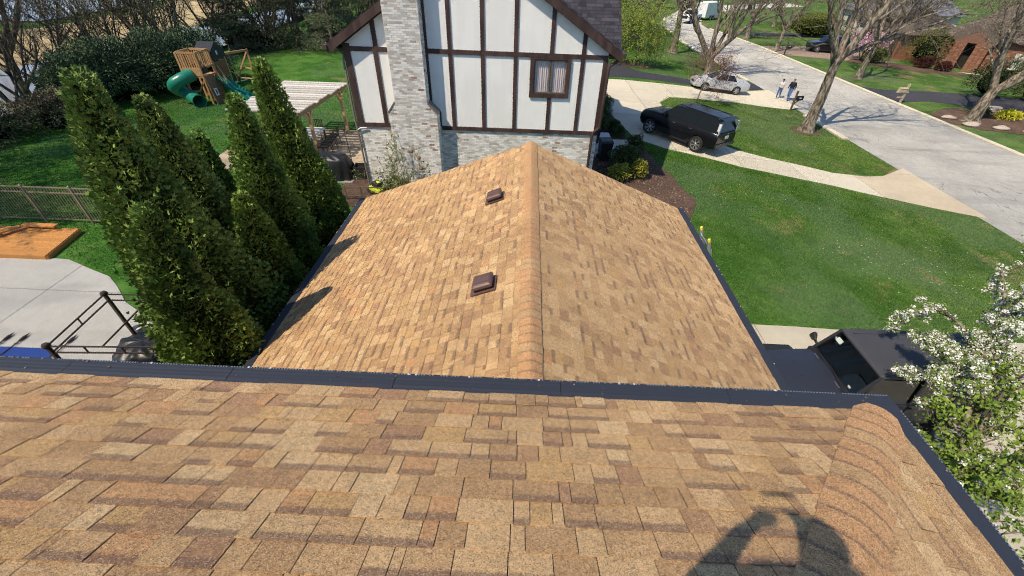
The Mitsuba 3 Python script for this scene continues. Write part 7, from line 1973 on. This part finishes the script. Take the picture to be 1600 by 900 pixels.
# ================================================================== PEOPLE
def person(lab, o, yaw, J, clothes, hair, scale=1.0, skin=(.42, .26, .19), seed=0, hands=None, hat=None):
    """one continuous body from a skeleton of joints (x forward, y left, z up, metres for a 1.75 m figure)"""
    t = thing('person', lab, 'person')
    R = rotz(yaw)
    j = {k: np.array(v, float) for k, v in J.items()}
    def chain(lst, grow_=0.0):
        m = m3.Manifold()
        for a, b, ra, rb_ in lst:
            m = m + bone(j[a] if isinstance(a, str) else a, j[b] if isinstance(b, str) else b, ra + grow_, rb_ + grow_, 16)
        return m
    def finish(m, edge, it=14):
        m = m.refine_to_length(edge); q = m.to_mesh()
        tm = trimesh.Trimesh(q.vert_properties[:, :3], q.tri_verts, process=True)
        trimesh.smoothing.filter_taubin(tm, iterations=it)
        return tm
    L = [('hip_l', 'knee_l', .082, .058), ('knee_l', 'ank_l', .055, .038), ('hip_r', 'knee_r', .082, .058), ('knee_r', 'ank_r', .055, .038)]
    A = [('sh_l', 'el_l', .050, .040), ('el_l', 'wr_l', .040, .027), ('sh_r', 'el_r', .050, .040), ('el_r', 'wr_r', .040, .027)]
    torso = m3.Manifold.batch_hull([ball(j['pel'] + d, .105, 16) for d in ([0, .075, 0], [0, -.075, 0])] + [ball(j['wst'] + d, .095, 16) for d in ([0, .065, 0], [0, -.065, 0])]) + m3.Manifold.batch_hull([ball(j['wst'] + d, .095, 16) for d in ([0, .065, 0], [0, -.065, 0])] + [ball(j['chs'] + d, .105, 16) for d in ([0, .085, 0], [0, -.085, 0])]) + m3.Manifold.batch_hull([ball(j['chs'] + d, .100, 16) for d in ([0, .09, 0], [0, -.09, 0])] + [ball(j['sh_l'], .058, 16), ball(j['sh_r'], .058, 16)])
    neck = bone(lerp(j['sh_l'], j['sh_r'], .5) + [0, 0, .01], j['head'] - [0, 0, .07], .056, .052, 16)
    hd = j['head']; f = unit(j['face'] - hd) if 'face' in j else np.array([1.0, 0, 0])
    sd = unit(np.cross([0, 0, 1.0], f)); up = np.cross(f, sd)
    H = lambda x, y, z: hd + f * x + sd * y + up * z
    head = m3.Manifold.batch_hull([ball(H(-.02, 0, .035), .088, 20), ball(H(.015, 0, .03), .078, 20), ball(H(.045, 0, -.075), .034, 14), ball(H(-.01, .03, -.05), .05, 14), ball(H(-.01, -.03, -.05), .05, 14)])
    face = m3.Manifold.batch_hull([ball(H(.092, 0, .012), .008), ball(H(.112, 0, -.028), .013), ball(H(.088, .012, -.032), .008), ball(H(.088, -.012, -.032), .008)]) + m3.Manifold.batch_hull([ball(H(.082, .024, -.062), .009), ball(H(.082, -.024, -.062), .009), ball(H(.088, 0, -.062), .010)])
    for q in (1, -1):
        face = face + m3.Manifold.batch_hull([ball(H(-.005, q * .083, .015), .016), ball(H(-.012, q * .084, -.025), .012), ball(H(-.022, q * .094, .012), .010)])
    body = chain(L) + chain(A) + torso + neck + head + face
    feet = m3.Manifold()
    for s in ('l', 'r'):
        a, b = j['ank_' + s], j['toe_' + s]
        feet = feet + m3.Manifold.batch_hull([ball(a, .04, 12), ball(a + [0, 0, -.045] - unit(b - a) * .03, .035, 12), ball(b, .028, 12)])
    # hands: palm, four bent fingers, a thumb from the side
    for s in ('l', 'r'):
        w, fd, pn = j['wr_' + s], unit(j['fd_' + s]), unit(j['pn_' + s])
        pn = unit(pn - fd * (pn @ fd)); ac = np.cross(fd, pn) * (1 if s == 'l' else -1)      # ac: towards the thumb
        P_ = lambda x, y, z: w + fd * x + ac * y + pn * z
        palm = m3.Manifold.batch_hull([ball(P_(.0, .018, 0), .018), ball(P_(.0, -.016, 0), .017), ball(P_(.085, .030, 0), .013), ball(P_(.080, -.030, 0), .012)])
        body = body + palm
        curl = J.get('curl_' + s, .35)
        for y, ln in ((.031, .070), (.010, .080), (-.011, .074), (-.031, .058)):
            p = P_(.084, y, 0); d = fd; c = 0
            for sl_f, rad0, rad1 in ((.45, .0095, .0088), (.32, .0088, .0080), (.23, .0080, .0070)):
                c += curl; d = unit(fd * math.cos(c) + pn * math.sin(c)); q = p + d * ln * sl_f
                body = body + bone(p, q, rad0, rad1, 8); p = q
        p = P_(.022, .026, .004); d = unit(fd * .62 + ac * .72 + pn * .25)
        for sl_f, r0_, r1_ in ((.045, .012, .0105), (.030, .0105, .009)):
            q = p + d * sl_f; body = body + bone(p, q, r0_, r1_, 8); p = q; d = unit(d + pn * .35 + fd * .2)
    k = scale
    tm = finish(body + feet, .022)
    MB(skin).raw(tm.vertices * k, tm.faces).move(R, o).add(t + '__body', 'm_vcs', vc=True, smooth=True)
    legs = chain(L, .016) + m3.Manifold.batch_hull([ball(j['pel'] + d, .118, 16) for d in ([0, .075, 0], [0, -.075, 0])] + [ball(j['pel'] + [0, y, .10], .108, 16) for y in (.06, -.06)] + [ball(j['hip_l'], .098), ball(j['hip_r'], .098)])
    tm = finish(legs, .03); MB(clothes[1]).raw(tm.vertices * k, tm.faces).move(R, o).add(t + '__trousers', 'm_vc', vc=True, smooth=True)
    shirt = m3.Manifold.batch_hull([ball(j['pel'] + [0, y, .04], .118, 16) for y in (.07, -.07)] + [ball(j['wst'] + [0, y, 0], .108, 16) for y in (.07, -.07)]) + m3.Manifold.batch_hull([ball(j['wst'] + [0, y, 0], .108, 16) for y in (.07, -.07)] + [ball(j['chs'] + [0, y, 0], .118, 16) for y in (.085, -.085)]) + m3.Manifold.batch_hull([ball(j['chs'] + [0, y, 0], .114, 16) for y in (.09, -.09)] + [ball(j['sh_l'], .072, 16), ball(j['sh_r'], .072, 16)])
    sl = clothes[2]
    for s in ('l', 'r'):
        if sl == 'long': shirt = shirt + bone(j['sh_' + s], j['el_' + s], .066, .056, 16) + bone(j['el_' + s], lerp(j['el_' + s], j['wr_' + s], .94), .056, .040, 16)
        else: shirt = shirt + bone(j['sh_' + s], lerp(j['sh_' + s], j['el_' + s], .75), .068, .062, 16)
    tm = finish(shirt, .03); MB(clothes[0]).raw(tm.vertices * k, tm.faces).move(R, o).add(t + '__shirt', 'm_vc', vc=True, smooth=True)
    for s in ('l', 'r'):
        a, b = j['ank_' + s], j['toe_' + s]
        sh = m3.Manifold.batch_hull([ball(a + [0, 0, -.02], .048, 12), ball(a + [0, 0, -.05] - unit(b - a) * .035, .040, 12), ball(b, .036, 12), ball(lerp(a, b, .6) + [0, 0, .005], .042, 12)])
        MB(clothes[3]).man(sh).move(np.eye(3) * k, (0, 0, 0)).move(R, o).add(t + '__shoe', 'm_vcs', vc=True)
    hr = m3.Manifold.batch_hull([ball(H(-.03, 0, .045), .094, 16), ball(H(.02, 0, .065), .075, 16), ball(H(-.05, 0, -.03), .066, 14)]) - m3.Manifold.cube((.3, .4, .3), True).rotate((0, 0, math.degrees(math.atan2(f[1], f[0])))).translate((H(.19, 0, -.085)).tolist())
    if hair[1] == 'bun': hr = hr + ball(H(-.10, 0, .05), .05, 14)
    MB(hair[0]).man(hr).move(np.eye(3) * k, (0, 0, 0)).move(R, o).add(t + '__hair', 'm_vc', vc=True, smooth=50)
    for q in (1, -1):
        MB((.6, .6, .58)).sphere(H(.086, q * .031, .008), .0115, 1).move(np.eye(3) * k, (0, 0, 0)).move(R, o).add(t + '__eye', 'm_vcs', vc=True)
        MB((.03, .02, .015)).sphere(H(.0955, q * .031, .008), .0052, 1).move(np.eye(3) * k, (0, 0, 0)).move(R, o).add(t + '__eye__iris', 'm_vcs', vc=True)
    return t
walk = dict(pel=(0, 0, .95), wst=(.01, 0, 1.10), chs=(.03, 0, 1.28), sh_l=(.03, .17, 1.42), sh_r=(.03, -.17, 1.42), head=(.07, 0, 1.62), face=(.17, 0, 1.60),
            hip_l=(0, .085, .93), hip_r=(0, -.085, .93), knee_l=(.16, .09, .52), ank_l=(.24, .09, .10), toe_l=(.40, .10, .055), knee_r=(.02, -.09, .50), ank_r=(-.30, -.09, .16), toe_r=(-.20, -.10, .045),
            el_l=(-.10, .23, 1.16), wr_l=(.02, .25, .94), el_r=(.10, -.23, 1.16), wr_r=(.28, -.22, 1.02), fd_l=(.2, .05, -1), pn_l=(0, -1, 0), fd_r=(.6, .1, -.8), pn_r=(0, 1, 0))
person('man in a dark navy jumper and blue jeans walking on the street', np.array([22.05, 38.35, -.985]), -2.35, walk, ((.025, .030, .050), (.10, .17, .34), 'long', (.05, .04, .035)), ((.16, .13, .10), ''), scale=.96, seed=1)
w2 = dict(walk)
w2.update(knee_r=(.18, -.09, .53), ank_r=(.22, -.09, .10), toe_r=(.37, -.10, .05), knee_l=(.0, .09, .50), ank_l=(-.34, .09, .20), toe_l=(-.26, .10, .06), el_r=(-.08, -.22, 1.16), wr_r=(.10, -.20, .98), el_l=(.08, .21, 1.16), wr_l=(.24, .16, 1.04), wst=(.03, 0, 1.10), chs=(.07, 0, 1.27), sh_l=(.09, .155, 1.40), sh_r=(.09, -.155, 1.40), head=(.14, 0, 1.60), face=(.24, 0, 1.57))
person('woman in a white top and blue jeans walking beside the man', np.array([21.5, 38.95, -.985]), -2.2, w2, ((.62, .63, .66), (.06, .11, .24), 'short', (.5, .5, .5)), ((.02, .016, .014), 'bun'), scale=.88, seed=2)
# the photographer: stands on the front slope just behind the camera, phone raised in both hands; the shadow falls on the hip
py = -.30
fz = H0 - SL * (py)
zz = lambda y: H0 - SL * y + .03
hz = 8.33
Z = hz - 1.62
pj = dict(pel=(-.02, 0, .97), wst=(-.02, 0, 1.12), chs=(-.02, 0, 1.29), sh_l=(-.01, .18, 1.42), sh_r=(-.01, -.18, 1.42), head=(0, 0, 1.62), face=(.1, 0, 1.56), hip_l=(-.02, .09, .95), hip_r=(-.02, -.09, .95),
          knee_l=(.05, .13, .52), knee_r=(.05, -.13, .52), ank_l=(-.02, .16, .13), ank_r=(-.02, -.16, .13), toe_l=(.14, .18, .055), toe_r=(.14, -.18, .055),
          el_l=(.06, .33, 1.24), wr_l=(.14, .22, 1.51), el_r=(.05, -.24, 1.22), wr_r=(.15, -.05, 1.50), fd_l=(.05, -.40, .85), pn_l=(-.3, -.8, -.1), fd_r=(.05, .30, .88), pn_r=(-.3, .8, -.1))
person('photographer standing on the near roof, holding a phone up in both hands', np.array([.10, -.30, Z]), math.pi / 2, {**pj, 'curl_l': .5, 'curl_r': .5}, ((.10, .10, .11), (.05, .06, .09), 'long', (.04, .04, .04)), ((.03, .025, .02), ''), seed=3)
k = thing('phone', 'phone held up by the photographer', 'phone')
MB().man(m3.Manifold.batch_hull([ball((.045 + sx * .070, -.040 - sz * .022, 8.315 + sz * .030), .005, 8) for sx in (-1, 1) for sz in (-1, 1)])).add(k + '__case', 'm_plastic')
